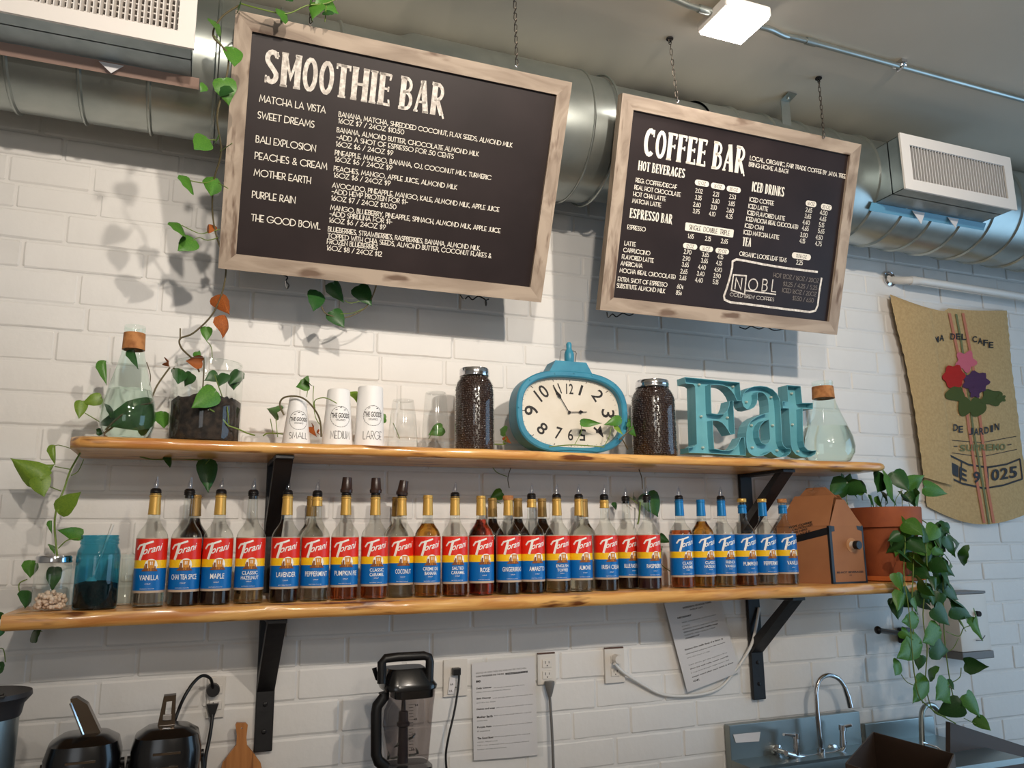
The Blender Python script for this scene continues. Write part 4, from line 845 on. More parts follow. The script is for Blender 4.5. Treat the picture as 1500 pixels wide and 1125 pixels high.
# ------------------------------------------------------------ clock
cyy = 2.345; cbk = 2.425
def rr(cx, cz, a, b, e, n=64, y=0): return [(cx+a*math.copysign(abs(cos(t))**(2/e), cos(t)), y, cz+b*math.copysign(abs(sin(t))**(2/e), sin(t))) for t in [2*pi*i/n for i in range(n)]]
pL, pR_ = at(757, 604, cyy), at(920, 604, cyy); pT = at(835, 544, cyy)
cA = (pR_.x-pL.x)/2; cx = (pR_.x+pL.x)/2; cB = (pT.z-ZU)/2+.001; ccz = ZU+cB
ck = empty('clock', (cx, cyy, ZU), 'distressed blue oval clock with cream dial, leaning among leaves on the upper shelf', 'clock')
def ring(mb, o, i_, mi=0):
    n = len(o); mb.add(list(o)+list(i_), [(k, (k+1) % n, n+(k+1) % n, n+k) for k in range(n)], mi)
E_ = 2.75
b = MB(); o0 = rr(cx, ccz, cA, cB, E_, y=cyy+.004); o1 = rr(cx, ccz, cA-.004, cB-.004, E_, y=cyy); i1 = rr(cx, ccz, cA-.017, cB-.016, E_, y=cyy); i2 = rr(cx, ccz, cA-.021, cB-.020, E_, y=cyy+.004); i3 = rr(cx, ccz, cA-.021, cB-.020, E_, y=cyy+.028); ob = rr(cx, ccz, cA-.004, cB, E_, y=cbk)
ring(b, o1, o0); ring(b, i1, o1); ring(b, i2, i1); ring(b, i3, i2); ring(b, o0, ob); b.add(ob, [tuple(range(len(ob)))]); b.build('clock_case', M['teal'], ck, 40)
b = MB(); f_ = rr(cx, ccz, cA-.020, cB-.019, E_, y=cyy+.026); b.add(f_, [tuple(range(len(f_)))]); b.build('dial', M['clockface'], ck)
yn = cyy+.0255; dk = [c for c in ck.children if c.name.startswith('dial')][0]
fa, fb = cA-.021, cB-.020
def numeral(txt, px, py, h, w, rot):
    c = at(px, py, yn); hm = pw(px, py, h*1.12, yn); wm = pw(px, py, w*1.1, yn)
    q = MB(); a = radians(rot)
    def F(u, v): x_ = (u-.5)*wm; z_ = (v-.5)*hm; return (c.x+x_*cos(a)-z_*sin(a), yn, c.z+x_*sin(a)+z_*cos(a))
    font(q, txt, F, .012, 0); q.build('numeral', M['ink'], dk)
cc = lambda x, y: (740+x/6.426, 490+y/6.426)
for t_x, x, y, h, w, r_ in [('12', 607, 512, 12.5, 9.5, 0), ('1', 712, 525, 13, 3, -20), ('2', 872, 575, 15, 10, -55), ('3', 968, 745, 17, 10, -92), ('4', 890, 905, 16, 10, -130), ('5', 728, 945, 14, 9, -195+15), ('6', 615, 945, 13.5, 7, 180-180), ('7', 502, 930, 15, 8, -15), ('8', 350, 885, 15, 11, -42), ('9', 247, 715, 18, 12, -270+15-15), ('10', 345, 550, 17, 16, 40), ('11', 492, 515, 13, 8, 22)]:
    numeral(t_x, *cc(x, y), h, w, r_)
q = MB()
for i in range(60):
    t_a = 2*pi*i/60; x_ = cos(t_a); z_ = sin(t_a); k = 1/((abs(x_/fa)**E_+abs(z_/fb)**E_)**(1/E_)); s0, s1 = (.90, .955) if i % 5 == 0 else (.93, .955); wd = .0022 if i % 5 == 0 else .0009
    nx, nz = -z_*wd/2, x_*wd/2
    q.add([(cx+x_*k*s0-nx, yn, ccz+z_*k*s0-nz), (cx+x_*k*s1-nx, yn, ccz+z_*k*s1-nz), (cx+x_*k*s1+nx, yn, ccz+z_*k*s1+nz), (cx+x_*k*s0+nx, yn, ccz+z_*k*s0+nz)], [(0, 1, 2, 3)])
q.build('minute_track', M['ink'], dk)
def hand(p0, p1, r, name):
    a, c = at(*p0, cyy+.019), at(*p1, cyy+.019); d = (c-a); L = d.length; d.normalize(); n = Vector((d.z, 0, -d.x)); q = MB()
    P = lambda s_, o_: a+d*L*s_+n*o_
    for pts in ([(-.05, .0011), (.95, .0011), (1, 0), (.95, -.0011), (-.05, -.0011)], [(.50, 0), (.62, .006), (.72, .003), (.80, 0), (.72, -.003), (.62, -.006)]): q.poly([P(s_, o_) for s_, o_ in pts], (0, 1, 0), .0015)
    q.lathe([(.0045, 0), (.0045, .002)], (a.x, a.y-.001, a.z), 12, axis='y'); q.build(name, M['ink'], ck)
hand(cc(605, 735), cc(455, 480), 0, 'minute_hand'); hand(cc(605, 730), cc(775, 728), 0, 'hour_hand')
for x, y in [(470, 368), (648, 365), (822, 388), (232, 425), (1040, 473), (128, 685), (1148, 738), (240, 950), (1060, 975), (845, 1052)]:
    c = at(*cc(x, y), cyy-.001); q = MB(); q.sphere(c, .0030, 8, 5, sc_=(1, .7, 1)); q.build('rivet', M['teal'], ck)
q = MB(); c0 = [cc(400, 352), cc(495, 248), cc(768, 262), cc(838, 382)]
zt = at(*cc(620, 250), cyy).z; zb_ = ccz+cB-.010; xa, xb, xc, xd = at(*cc(415, 350), cyy).x, at(*cc(480, 250), cyy).x, at(*cc(770, 255), cyy).x, at(*cc(835, 365), cyy).x
q.add([(x_, y_, z_) for (x_, z_) in ((xa, zb_), (xd, zb_), (xc, zt), (xb, zt)) for y_ in (cyy+.005, cbk-.008)], [(0, 2, 4, 6), (1, 7, 5, 3), (0, 1, 3, 2), (2, 3, 5, 4), (4, 5, 7, 6), (6, 7, 1, 0)]); q.build('top_housing', M['teal'], ck)
fx = at(*cc(603, 240), 2.385).x; zt2 = at(*cc(603, 72), 2.385).z; h_ = zt2-zt
q = MB(); q.lathe([(.012, 0), (.013, .003), (.0165, h_*.12), (.0165, h_*.42), (.0140, h_*.55), (.0088, h_*.68), (.0092, h_*.78), (.0096, h_*.9), (.006, h_*.98)], (fx, 2.385, zt), 20); q.build('finial', M['teal'], ck, 40)
q = MB(); zz = zt+h_*.62; q.tube([(fx-.036, 2.385, zt), (fx-.030, 2.385, zz-.004), (fx-.024, 2.385, zz), (fx-.008, 2.385, zz)], .0016, 6); q.tube([(fx+.008, 2.385, zz), (fx+.024, 2.385, zz-.002), (fx+.027, 2.385, zz-.008), (fx+.020, 2.385, zt)], .0016, 6); q.build('wire_handle', M['greyplastic'], ck, 50)
# ------------------------------------------------------------ the Eat sign
eat = empty('marquee_sign', at(1095, 664, 2.34), 'turquoise metal marquee letters spelling Eat with small bulbs', 'sign')
eat.location.z = ZU
def letter(name, out, hole, bulbs, yf, dep=.052):
    O = [at(x, y, yf) for x, y in out]; Hs = [[at(x, y, yf) for x, y in h] for h in hole]
    lo = min(p.z for p in O)
    for L in [O]+Hs:
        for p in L: p.z = ZU+(p.z-lo) if False else max(p.z, ZU+.0005)
    b = MB(); bk = [[p+Vector((0, dep-.02, 0)) for p in L] for L in [O]+Hs]; b.poly(bk[0], (0, 1, 0), .002, holes=bk[1:])
    for L in [O]+Hs:
        n = len(L); A = sum(L[i].x*L[(i+1) % n].z-L[(i+1) % n].x*L[i].z for i in range(n)); sgn = 1 if A > 0 else -1
        if L is not O: sgn = -sgn
        inn = []
        for i in range(n):
            d = (L[(i+1) % n]-L[i-1]); d = Vector((-d.z, 0, d.x)).normalized()*sgn*.0018; inn.append(L[i]+d)
        ring(b, L, [p+Vector((0, dep, 0)) for p in L]); ring(b, inn, [p+Vector((0, dep-.02, 0)) for p in inn]); ring(b, L, inn)
    o = b.build(name, M['tealsign'], eat)
    for x, y in bulbs:
        c = at(x, y, yf+dep-.022); q = MB(); q.lathe([(.0045, -.004), (.0045, .001)], (c.x, c.y, c.z), 10, axis='y'); q.sphere((c.x, c.y-.006, c.z), .0042, 8, 6); q.build('bulb', BUL, o)
BUL = mat('small_frosted_bulb', (196, 206, 192), .15, spec=.9)
eA = lambda L: [(980+x/8.04, 540+y/8.04) for x, y in L]; eB = lambda L: [(1070+x/8.033, 540+y/8.033) for x, y in L]
letter('letter_e', eA([(190, 98), (832, 162), (842, 270), (855, 378), (800, 378), (772, 310), (735, 258), (690, 218), (640, 197), (570, 190), (492, 188), (496, 350), (502, 525), (570, 535), (640, 533), (680, 500), (703, 450), (715, 380), (757, 375), (766, 570), (776, 770), (725, 775), (700, 735), (665, 680), (625, 638), (575, 615), (515, 610), (522, 780), (533, 942), (620, 958), (700, 962), (760, 945), (800, 905), (825, 860), (850, 808), (890, 806), (898, 910), (905, 1025), (560, 1004), (232, 990), (230, 930), (285, 920), (328, 890), (322, 700), (315, 450), (308, 205), (285, 185), (245, 178), (196, 172)]), [], eA([(348, 190), (745, 215), (372, 565), (680, 580), (392, 932)]), 2.33)
letter('letter_a', eB([(150, 300), (175, 262), (220, 228), (280, 208), (350, 202), (430, 212), (500, 245), (550, 295), (580, 360), (590, 450), (597, 600), (602, 750), (608, 850), (625, 905), (660, 935), (700, 935), (715, 975), (690, 1010), (650, 1034), (600, 1042), (550, 1034), (505, 1010), (475, 975), (430, 1005), (380, 1025), (320, 1032), (265, 1022), (220, 990), (195, 930), (186, 850), (188, 750), (205, 670), (245, 610), (300, 570), (370, 540), (450, 515), (450, 430), (440, 360), (415, 310), (375, 280), (335, 278), (318, 300), (322, 350), (310, 410), (280, 455), (235, 480), (190, 475), (155, 445), (138, 395), (138, 345)]),
       [eB([(452, 600), (400, 620), (355, 665), (335, 730), (340, 810), (365, 870), (410, 890), (445, 875), (468, 830)])], eB([(180, 395), (470, 340), (240, 670), (490, 670), (250, 930), (540, 965)]), 2.33)
letter('letter_t', eB([(668, 192), (825, 205), (835, 300), (845, 402), (970, 402), (970, 475), (849, 470), (853, 650), (858, 850), (875, 920), (910, 955), (960, 965), (1012, 962), (1000, 1005), (950, 1035), (890, 1045), (825, 1035), (765, 1005), (730, 960), (712, 900), (706, 800), (696, 620), (688, 470), (618, 465), (615, 385), (678, 385)]), [], eB([(712, 295), (722, 660), (785, 975)]), 2.325)
# ------------------------------------------------------------ lower shelf: jars at the left end
def H_at(px, py, y, z0): return at(px, py, y).z-z0
y_ = 2.39; p = base(73, 891, y_, ZL); H = H_at(76, 814, y_, ZL); R = pw(73, 850, 56, y_)/2
t = empty('small_jar', p, 'small clear jar of raw sugar with a lid, leftmost on the lower shelf', 'jar')
link('glass_body', MB().lathe([(R*.9, 0), (R, .005), (R, H*.82), (R*.93, H*.87)], n=32, cap1=False).mesh('glass_body', M['glass'], 50), t)
link('lid', MB().lathe([(R*.98, H*.87), (R*1.0, H*.885), (R*.97, H*.93), (R*.99, H*.97), (R*.94, H), (.001, H)], n=32, cap1=False).mesh('lid', M['chrome'], 40), t)
rnd = random.Random(9); b = MB(); lump = MB().sphere((0, 0, 0), .007, 6, 4)
for i in range(150):
    a = rnd.uniform(0, 2*pi); rr_ = (R-.009)*sqrt(rnd.random()); z = .008+rnd.uniform(0, 1)*H*.30*(1-.4*rr_/R); q = Matrix.Rotation(rnd.uniform(0, 6), 3, 'X'); s_ = rnd.uniform(.6, 1)
    b.add([(q @ Vector(v))*s_+Vector((rr_*cos(a), rr_*sin(a), z)) for v in lump.v], lump.f)
o = link('sugar_lumps', b.mesh('sugar_lumps', M['sugar'], 60), t); o['kind'] = 'stuff'
y_ = 2.385; p = base(138, 891, y_, ZL); H = H_at(143, 784, y_, ZL); R = pw(138, 850, 66, y_)/2
t = empty('blue_mason_jar', p, 'blue glass mason jar with dark grounds and a spoon, beside the vanilla bottle', 'jar')
link('glass_body', MB().lathe([(R*.93, 0), (R, .006), (R, H*.72), (R*.96, H*.79), (R*.86, H*.84), (R*.84, H*.87), (R*.88, H*.88), (R*.88, H*.90), (R*.85, H*.91), (R*.88, H*.93), (R*.88, H*.95), (R*.85, H*.96), (R*.86, H)], n=40, cap1=False).mesh('glass_body', M['blueglass'], 50), t)
b = MB(); b.lathe([(R*.9, .005), (R*.96, .01), (R*.96, H*.34), (R*.5, H*.38), (.001, H*.36)], n=32); link('dark_grounds', b.mesh('dark_grounds', M['soil'], 50), t)
b = MB(); a0 = at(133, 855, y_)-p; a1 = at(165, 768, y_)-p; b.tube([a0, a0+(a1-a0)*.5, a1], [.003, .0028, .004], 8); b.sphere(a0, .012, 10, 6, sc_=(1.2, .5, 1.5)); link('spoon', b.mesh('spoon', M['whiteplastic'], 60), t)
y_ = 2.50; p = base(183, 880, y_, ZL); H = H_at(183, 812, y_, ZL); R = .034
t = empty('drinking_glass', p, 'clear drinking glass behind the blue mason jar', 'glass')
link('glass_body', MB().lathe([(R*.85, 0), (R*.9, .004), (R, H), (R-.003, H), (R*.84, .008), (.001, .008)], n=28, cap1=False).mesh('glass_body', M['glass'], 50), t)
# ------------------------------------------------------------ cardboard coffee carrier
def zsh(px, py, z): return onz(px, py, z)
A = Vector((2.19, 2.345, ZL)); ya = 2.345
A = base(1221, 853, 2.335, ZL); B = base(1274, 848, 2.335, ZL); wv = (B-A); wv.z = 0
ang = radians(4); wdir = Vector((cos(ang), sin(ang), 0)); wl = wv.length; ddir = Vector((-.42, .907, 0)).normalized()*.2
Bq = A+wdir*wl; Cq = Bq+ddir; Dq = A+ddir; hz = at(1214, 770, 2.335).z; rz_ = at(1240, 728, 2.36).z
t = empty('coffee_carrier', A, 'brown cardboard coffee carrier box with black spout on the lower shelf, beside the plant pot', 'box')
mid = lambda p_, q_: (p_+q_)/2
def lift(p_, z): return Vector((p_.x, p_.y, z))
b = MB(); b.poly([A, Bq, lift(Bq, hz), lift(A, hz)], (0, 1, 0), .002); b.poly([A, Dq, lift(Dq, hz), lift(A, hz)], (1, 0, 0), .002); b.poly([Bq, Cq, lift(Cq, hz), lift(Bq, hz)], (-1, 0, 0), .002); b.poly([Dq, Cq, lift(Cq, hz), lift(Dq, hz)], (0, -1, 0), .002)
b.build('carton_body', M['card'], t)
rA, rD = mid(A, Bq)+ddir*.12, mid(Dq, Cq)-ddir*.12; zt_ = rz_+.008
b = MB(); b.poly([lift(A, hz), lift(Dq, hz), lift(rD, zt_)-wdir*.012, lift(rA, zt_)-wdir*.012], (0, 0, -1), .002); b.build('roof_flap', M['card'], t)
b = MB(); b.poly([lift(Bq, hz), lift(Cq, hz), lift(rD, zt_)+wdir*.012, lift(rA, zt_)+wdir*.012], (0, 0, -1), .002); b.build('roof_flap', M['card'], t)
b = MB(); e = ddir*.06; b.poly([lift(A, hz)+wdir*.004, lift(Bq, hz)-wdir*.004, lift(mid(A, Bq), zt_-.018)+wdir*.020+e, lift(mid(A, Bq), zt_-.018)-wdir*.020+e], (0, 1, 0), .002); b.build('front_gusset', M['card'], t)
b = MB(); b.poly([lift(rA, zt_-.01), lift(rD, zt_-.01), lift(rD, zt_+.03)-ddir*.2, lift(rA, zt_+.03)+ddir*.2], wdir, .003); b.build('carry_handle', M['card'], t)
n_ = Vector((wdir.y, -wdir.x, 0)); sn = Vector((-.907, -.42, 0)).normalized()
FP = lambda u, z, d=.0006: A+wdir*u+Vector((0, 0, z))+n_*d
SP = lambda u, z, d=.0006: A+ddir.normalized()*u+Vector((0, 0, z))+sn*d
hh = hz-ZL
b = MB(); b.add([FP(-.001, 0), FP(.011, 0), FP(.011, hh), FP(-.001, hh)], [(0, 1, 2, 3)]); b.add([FP(wl-.007, 0), FP(wl+.001, 0), FP(wl+.001, hh), FP(wl-.007, hh)], [(0, 1, 2, 3)]); b.add([FP(0, hh-.022), FP(.026, hh-.020), FP(.026, hh-.002), FP(0, hh)], [(0, 1, 2, 3)]); b.add([FP(wl-.028, hh-.014), FP(wl, hh-.022), FP(wl, hh-.004), FP(wl-.032, hh)], [(0, 1, 2, 3)]); b.add([FP(0, 0), FP(wl, 0), FP(wl, .006), FP(0, .006)], [(0, 1, 2, 3)])
b.add([SP(0, hh-.03), SP(.2, hh-.075), SP(.2, hh-.052), SP(0, hh-.004)], [(0, 1, 2, 3)]); b.add([SP(0, 0), SP(.008, 0), SP(.008, hh), SP(0, hh)], [(0, 1, 2, 3)]); b.build('black_band', M['black'], t)
b = MB(); font(b, 'COFFEE CARRIER' if 0 else 'BE-HOT BEVERAGES', lambda u, v: FP(.02+u*(wl-.036), .036+v*.007), .03); font(b, 'CO', lambda u, v: FP(wl*.48+u*.012, .026+v*.005), .03)
for i, (w0, z0) in enumerate([(.0, .052), (.012, .040), (.0, .028), (.02, .016)]): font(b, ['HOT COFFEE', 'CAUTION HOT', 'OPEN HERE', 'HANDLE'][i], lambda u, v: SP(.15-w0-u*(.09-.01*i), hh-.03+z0-.02*(.15-w0-u*.09)/.1+v*.008), .03)
b.build('box_lettering', M['ink'], t)
c = FP(wl*.62, hh*.66, 0); ax = Matrix.Translation(c) @ n_.to_track_quat('Z', 'Y').to_matrix().to_4x4()
def axlathe(pr, n=24):
    m = MB().lathe(pr, n=n); m.v = [tuple(ax @ Vector(v)) for v in m.v]; return m
m = axlathe([(.026, 0), (.026, .0012), (.0245, .0015)], 28); m.build('spout_flange', mat('card_ring', (184, 130, 86), .7), t)
axlathe([(.0135, 0), (.0135, .022)]).build('spout_neck', M['whiteplastic'], t, 40)
axlathe([(.0155, .018), (.0155, .034), (.014, .036)]).build('spout_cap', M['black'], t, 40)
b = MB(); c = mid(A, Bq)+ddir*.42; rnd = random.Random(3); vs = []
for i in range(7):
    for j in range(5): vs.append((c.x-.045+.015*i+rnd.uniform(-.004, .004), c.y-.02+.012*j+rnd.uniform(-.008, .008), zt_-.002+.022*sin(i*.9)*sin(j*1.1+1)+rnd.uniform(-.004, .006)+.02))
b.add(vs, [(i*5+j, (i+1)*5+j, (i+1)*5+j+1, i*5+j+1) for i in range(6) for j in range(4)]); b.build('clear_film', M['plastic'], t, label='crumpled clear plastic film')
# ------------------------------------------------------------ leaves
def leaf_mesh(m, fold, seed, curl=.0):
    """heart-shaped leaf, base at origin, tip at -Z, length 1, face towards -Y"""
    prof = [(-.10, .0), (-.13, .20), (-.08, .36), (.06, .45), (.22, .46), (.40, .40), (.58, .29), (.76, .16), (.90, .06), (1.0, .0)]; vs = []; fs = []
    r = random.Random(seed); n = len(prof)
    for i, (s, w) in enumerate(prof):
        sp = max(s, 0 if i else .02) if i < 3 and False else s; w *= 1+r.uniform(-.06, .06)
        mid_ = (0, .06*sin(s*3)*1.0+curl*s*s, -max(s, .0))
        vs += [mid_, (-w*.55, mid_[1]-fold*w*.45+.02, -s), (-w, mid_[1]-fold*w+r.uniform(-.03, .03), -s), (w*.55, mid_[1]-fold*w*.45+.02, -s), (w, mid_[1]-fold*w+r.uniform(-.03, .03), -s)]
    for i in range(n-1):
        a = i*5; c = a+5
        fs += [(a, a+1, c+1, c), (a+1, a+2, c+2, c+1), (a, c, c+3, a+3), (a+3, c+3, c+4, a+4)]
    return MB().add(vs, fs).mesh('leaf', m, 70)
LM = {k: [leaf_mesh(M[k], f, i, c) for i, (f, c) in enumerate([(.25, .1), (.5, .2), (.1, -.15), (.8, .1), (.35, .3)])] for k in ('leaf', 'leafdk', 'leaflt')}
LM['leafdead'] = [leaf_mesh(M['leafdead'], f, i+9, c) for i, (f, c) in enumerate([(1.3, .4), (.9, -.5)])]
lrnd = random.Random(11)
def vine(loc, label, cat, stems, leaves, group=None, name='pothos_vine'):
    """stems: (points (px,py,y), radius, woody); leaves: (base px, py, tip px, py, y, kind, variant, yaw)"""
    t = empty(name, loc, label, cat, group)
    for pts, r, w in stems:
        P = [at(*q) for q in pts]; b = MB(); b.tube(spline(P, 5), r, 6); b.build('stem', M['stembr'] if w else M['stem'], t, 60)
    for L in leaves:
        x0, y0, x1, y1, y = L[:5]; k = L[5] if len(L) > 5 else 'leaf'; v = L[6] if len(L) > 6 else lrnd.randrange(5); yaw = L[7] if len(L) > 7 else lrnd.uniform(-.5, .5)
        a = at(x0, y0, y); c = at(x1, y1, y); d = c-a; s = d.length; d.normalize()
        z = -d; n = Vector((0, -1, 0)); n = (Matrix.Rotation(yaw, 3, z) @ n); x = n.cross(z).normalized() if False else z.cross(n).normalized()*-1; n = z.cross(x)
        tl = L[8] if len(L) > 8 else lrnd.uniform(-.35, .15)
        o = link('leaf', LM[k][v % len(LM[k])], t, a-t.location); R3 = Matrix((x, -n if n.y < 0 else n, z)).transposed(); R3 = Matrix.Rotation(tl, 3, x) @ R3
        o.rotation_euler = R3.to_euler(); wd = L[9] if len(L) > 9 else 1.0; o.scale = (s*wd, s, s)
    return t
c5 = lambda x, y: (x/3.215, 350+y/3.215)
# long vine rooted in the terrarium, climbing behind and along the smoothie board
vine(tj.location+Vector((0, 0, .1)), 'long pothos vine climbing from the soil jar up the left edge of the smoothie board', 'vine',
     [([(292, 545, 2.43), (284, 528, 2.43), (266, 510, 2.43), (264, 496, 2.43), (283, 488, 2.42), (310, 462, 2.40), (325, 430, 2.38), (331, 398, 2.36), (328, 378, 2.33), (316, 342, 2.30), (311, 305, 2.25), (314, 262, 2.18), (324, 222, 2.12), (318, 170, 2.05), (330, 122, 2.02), (334, 80, 2.0), (312, 52, 2.0), (325, 25, 2.0), (350, 8, 2.0)], .0026, True),
      ([(264, 498, 2.43), (264, 481, 2.43)], .002, True), ([(316, 262, 2.18), (300, 268, 2.18), (276, 264, 2.18)], .0013, False), ([(318, 205, 2.09), (302, 205, 2.09)], .0013, False),
      ([(320, 348, 2.3), (304, 352, 2.3), (292, 348, 2.3), (282, 352, 2.3)], .0013, False), ([(322, 336, 2.29), (305, 340, 2.29), (292, 342, 2.28), (266, 330, 2.28)], .0013, False), ([(322, 222, 2.12), (340, 210, 2.05)], .0012, False), ([(320, 268, 2.16), (334, 276, 2.1)], .0012, False),
      ([(334, 80, 2.0), (322, 62, 2.0), (312, 50, 2.0)], .0012, False)],
     [(320, 36, 294, 50, 2.0, 'leaf', 1, .3), (342, 72, 342, 101, 2.0, 'leaf', 0, .2), (328, 118, 336, 152, 2.01, 'leaf', 2, 0), (322, 128, 345, 140, 2.01, 'leafdk', 1), (302, 204, 279, 226, 2.08, 'leaf', 0, .2), (318, 204, 334, 212, 2.08, 'leaf', 2), (277, 263, 262, 292, 2.18, 'leaf', 1, .8),
      (316, 263, 306, 290, 2.18, 'leaf', 3, .3), (264, 330, 247, 360, 2.28, 'leaf', 1, .6), (282, 352, 259, 372, 2.3, 'leaf', 0, 0), (306, 330, 310, 346, 2.29, 'leafdead', 0), (325, 434, 334, 462, 2.38, 'leafdead', 0, .2), (330, 464, 330, 492, 2.38, 'leafdead', 1, .6), (300, 125, 292, 136, 2.0, 'leaf', 2)])
vine(at(470, 30, 2.0), 'cluster of pothos leaves over the top left of the smoothie board', 'vine',
     [([(352, 5, 2.02), (385, 14, 2.0), (420, 20, 2.0), (450, 8, 2.0), (478, 5, 2.0), (500, -6, 2.0)], .002, False), ([(478, 8, 2.0), (476, 32, 2.0)], .0013, False)],
     [(352, 5, 376, 14, 2.0, 'leafdk', 2, .2), (418, 20, 396, 30, 2.0, 'leaf', 1, .2), (414, 24, 431, 22, 2.0, 'leafdk', 3), (470, -4, 503, 12, 2.0, 'leaf', 0, .1), (466, 6, 456, 26, 2.0, 'leaf', 2), (480, 16, 482, 34, 2.0, 'leafdk', 4), (425, -6, 418, 4, 2.0, 'leafdk', 1), (455, -8, 430, 4, 2.0, 'leaf', 1)])
c6 = lambda x, y: (340+x/3.75, 400+y/3.75)
def L6(x0, y0, x1, y1, y, *a): return (*c6(x0, y0), *c6(x1, y1), y, *a)
vine(at(500, 450, 2.42), 'pothos sprig hanging below the smoothie board', 'vine',
     [([(553, 405, 2.325), (*c6(790, 75), 2.36), (*c6(760, 150), 2.42), (*c6(720, 200), 2.42), (*c6(620, 245), 2.42), (*c6(520, 225), 2.42), (*c6(490, 180), 2.42)], .0022, True), ([(*c6(720, 195), 2.42), (*c6(660, 220), 2.42), (*c6(580, 225), 2.42)], .0012, False), ([(*c6(700, 155), 2.42), (*c6(650, 165), 2.42), (*c6(620, 150), 2.42)], .0012, False)],
     [L6(560, 60, 622, 155, 2.42, 'leafdk', 1, .3), L6(700, 80, 765, 185, 2.42, 'leafdk', 0, .1), L6(470, 110, 430, 225, 2.42, 'leafdk', 0, .2, -.1, .9), L6(555, 215, 615, 305, 2.42, 'leafdk', 0, 0), L6(455, 125, 405, 88, 2.42, 'leafdk', 1, .6, 0, .6)])
# trailing stems among the things on the upper shelf
vine(base(420, 640, 2.46, ZU), 'pothos vine arching over the small paper cup', 'vine',
     [([(*c6(170, 895), 2.44), (*c6(200, 880), 2.44), (*c6(290, 885), 2.44)], .002, False), ([(*c6(285, 780), 2.36), (*c6(262, 720), 2.36), (*c6(290, 682), 2.35), (*c6(370, 680), 2.34), (*c6(430, 720), 2.34), (*c6(480, 800), 2.35), (*c6(490, 900), 2.36)], .0026, True), ([(*c6(250, 900), 2.42), (*c6(240, 800), 2.42)], .0012, False), ([(*c6(225, 885), 2.43), (*c6(210, 800), 2.42)], .0012, False),
      ([(*c6(448, 620), 2.42), (*c6(445, 700), 2.40), (*c6(458, 790), 2.40), (*c6(480, 830), 2.38)], .0012, False), ([(*c6(455, 745), 2.36), (*c6(455, 700), 2.34), (*c6(510, 685), 2.33), (*c6(575, 715), 2.33)], .0015, False), ([(*c6(415, 640), 2.42), (*c6(410, 680), 2.4)], .001, False)],
     [L6(245, 765, 130, 728, 2.42, 'leaf', 1, .2, .1, .8), L6(415, 610, 350, 625, 2.42, 'leaf', 2, 0, 0, 1.2), L6(420, 605, 490, 585, 2.42, 'leaf', 1, .4), L6(700, 665, 655, 780, 2.44, 'leaflt', 1, .7), L6(450, 850, 490, 890, 2.37, 'leafdead', 0), L6(470, 880, 505, 875, 2.36, 'leafdead', 1), L6(835, 800, 930, 805, 2.46, 'leaf', 2, .3, 0, .7)])
vine(base(640, 650, 2.47, ZU), 'small pothos shoot seen through the taller clear cup', 'vine', [([(*c6(920, 910), 2.48), (*c6(905, 870), 2.48), (*c6(885, 825), 2.48)], .0012, False), ([(*c6(1080, 910), 2.48), (*c6(1110, 860), 2.48)], .0012, False), ([(*c6(1440, 940), 2.46), (*c6(1500, 940), 2.46), (737, 648, 2.46), (742, 642, 2.46)], .002, False), ([(742, 650, 2.46), (740, 635, 2.46)], .0012, False)],
     [L6(1150, 850, 1080, 885, 2.48, 'leaf', 1), L6(1150, 850, 1200, 853, 2.48, 'leaf', 2), (740, 632, 724, 626, 2.46, 'leaf', 2), (743, 640, 748, 650, 2.46, 'leafdead', 0)])
vine(base(850, 655, 2.32, ZU), 'pothos runner with pale leaves in front of the clock', 'vine',
     [([(*cc(415, 1058), 2.31), (*cc(600, 1040), 2.31), (*cc(760, 1045), 2.31), (*cc(930, 1060), 2.31)], .0018, False), ([(*cc(655, 1035), 2.31), (*cc(715, 920), 2.31), (*cc(715, 860), 2.31)], .0011, False), ([(*cc(930, 1055), 2.31), (*cc(980, 960), 2.31), (*cc(1000, 870), 2.31)], .0012, False), ([(*cc(1155, 1080), 2.36), (*cc(1100, 985), 2.33), (*cc(1080, 985), 2.32), (*cc(1200, 880), 2.32)], .0022, True)],
     [(*cc(725, 830), *cc(550, 822), 2.31, 'leaf', 2, .1, 0, .45), (*cc(1080, 800), *cc(935, 850), 2.31, 'leaf', 2, 0, 0, .6), (*cc(1160, 825), *cc(1240, 870), 2.32, 'leaf', 0, .2, 0, .9), (*cc(1180, 800), *cc(1262, 835), 2.325, 'leaf', 1, .2), (*cc(1200, 870), *cc(1290, 950), 2.33, 'leaf', 1, .3), (*cc(1060, 860), *cc(1075, 960), 2.315, 'leaflt', 1, .5)])
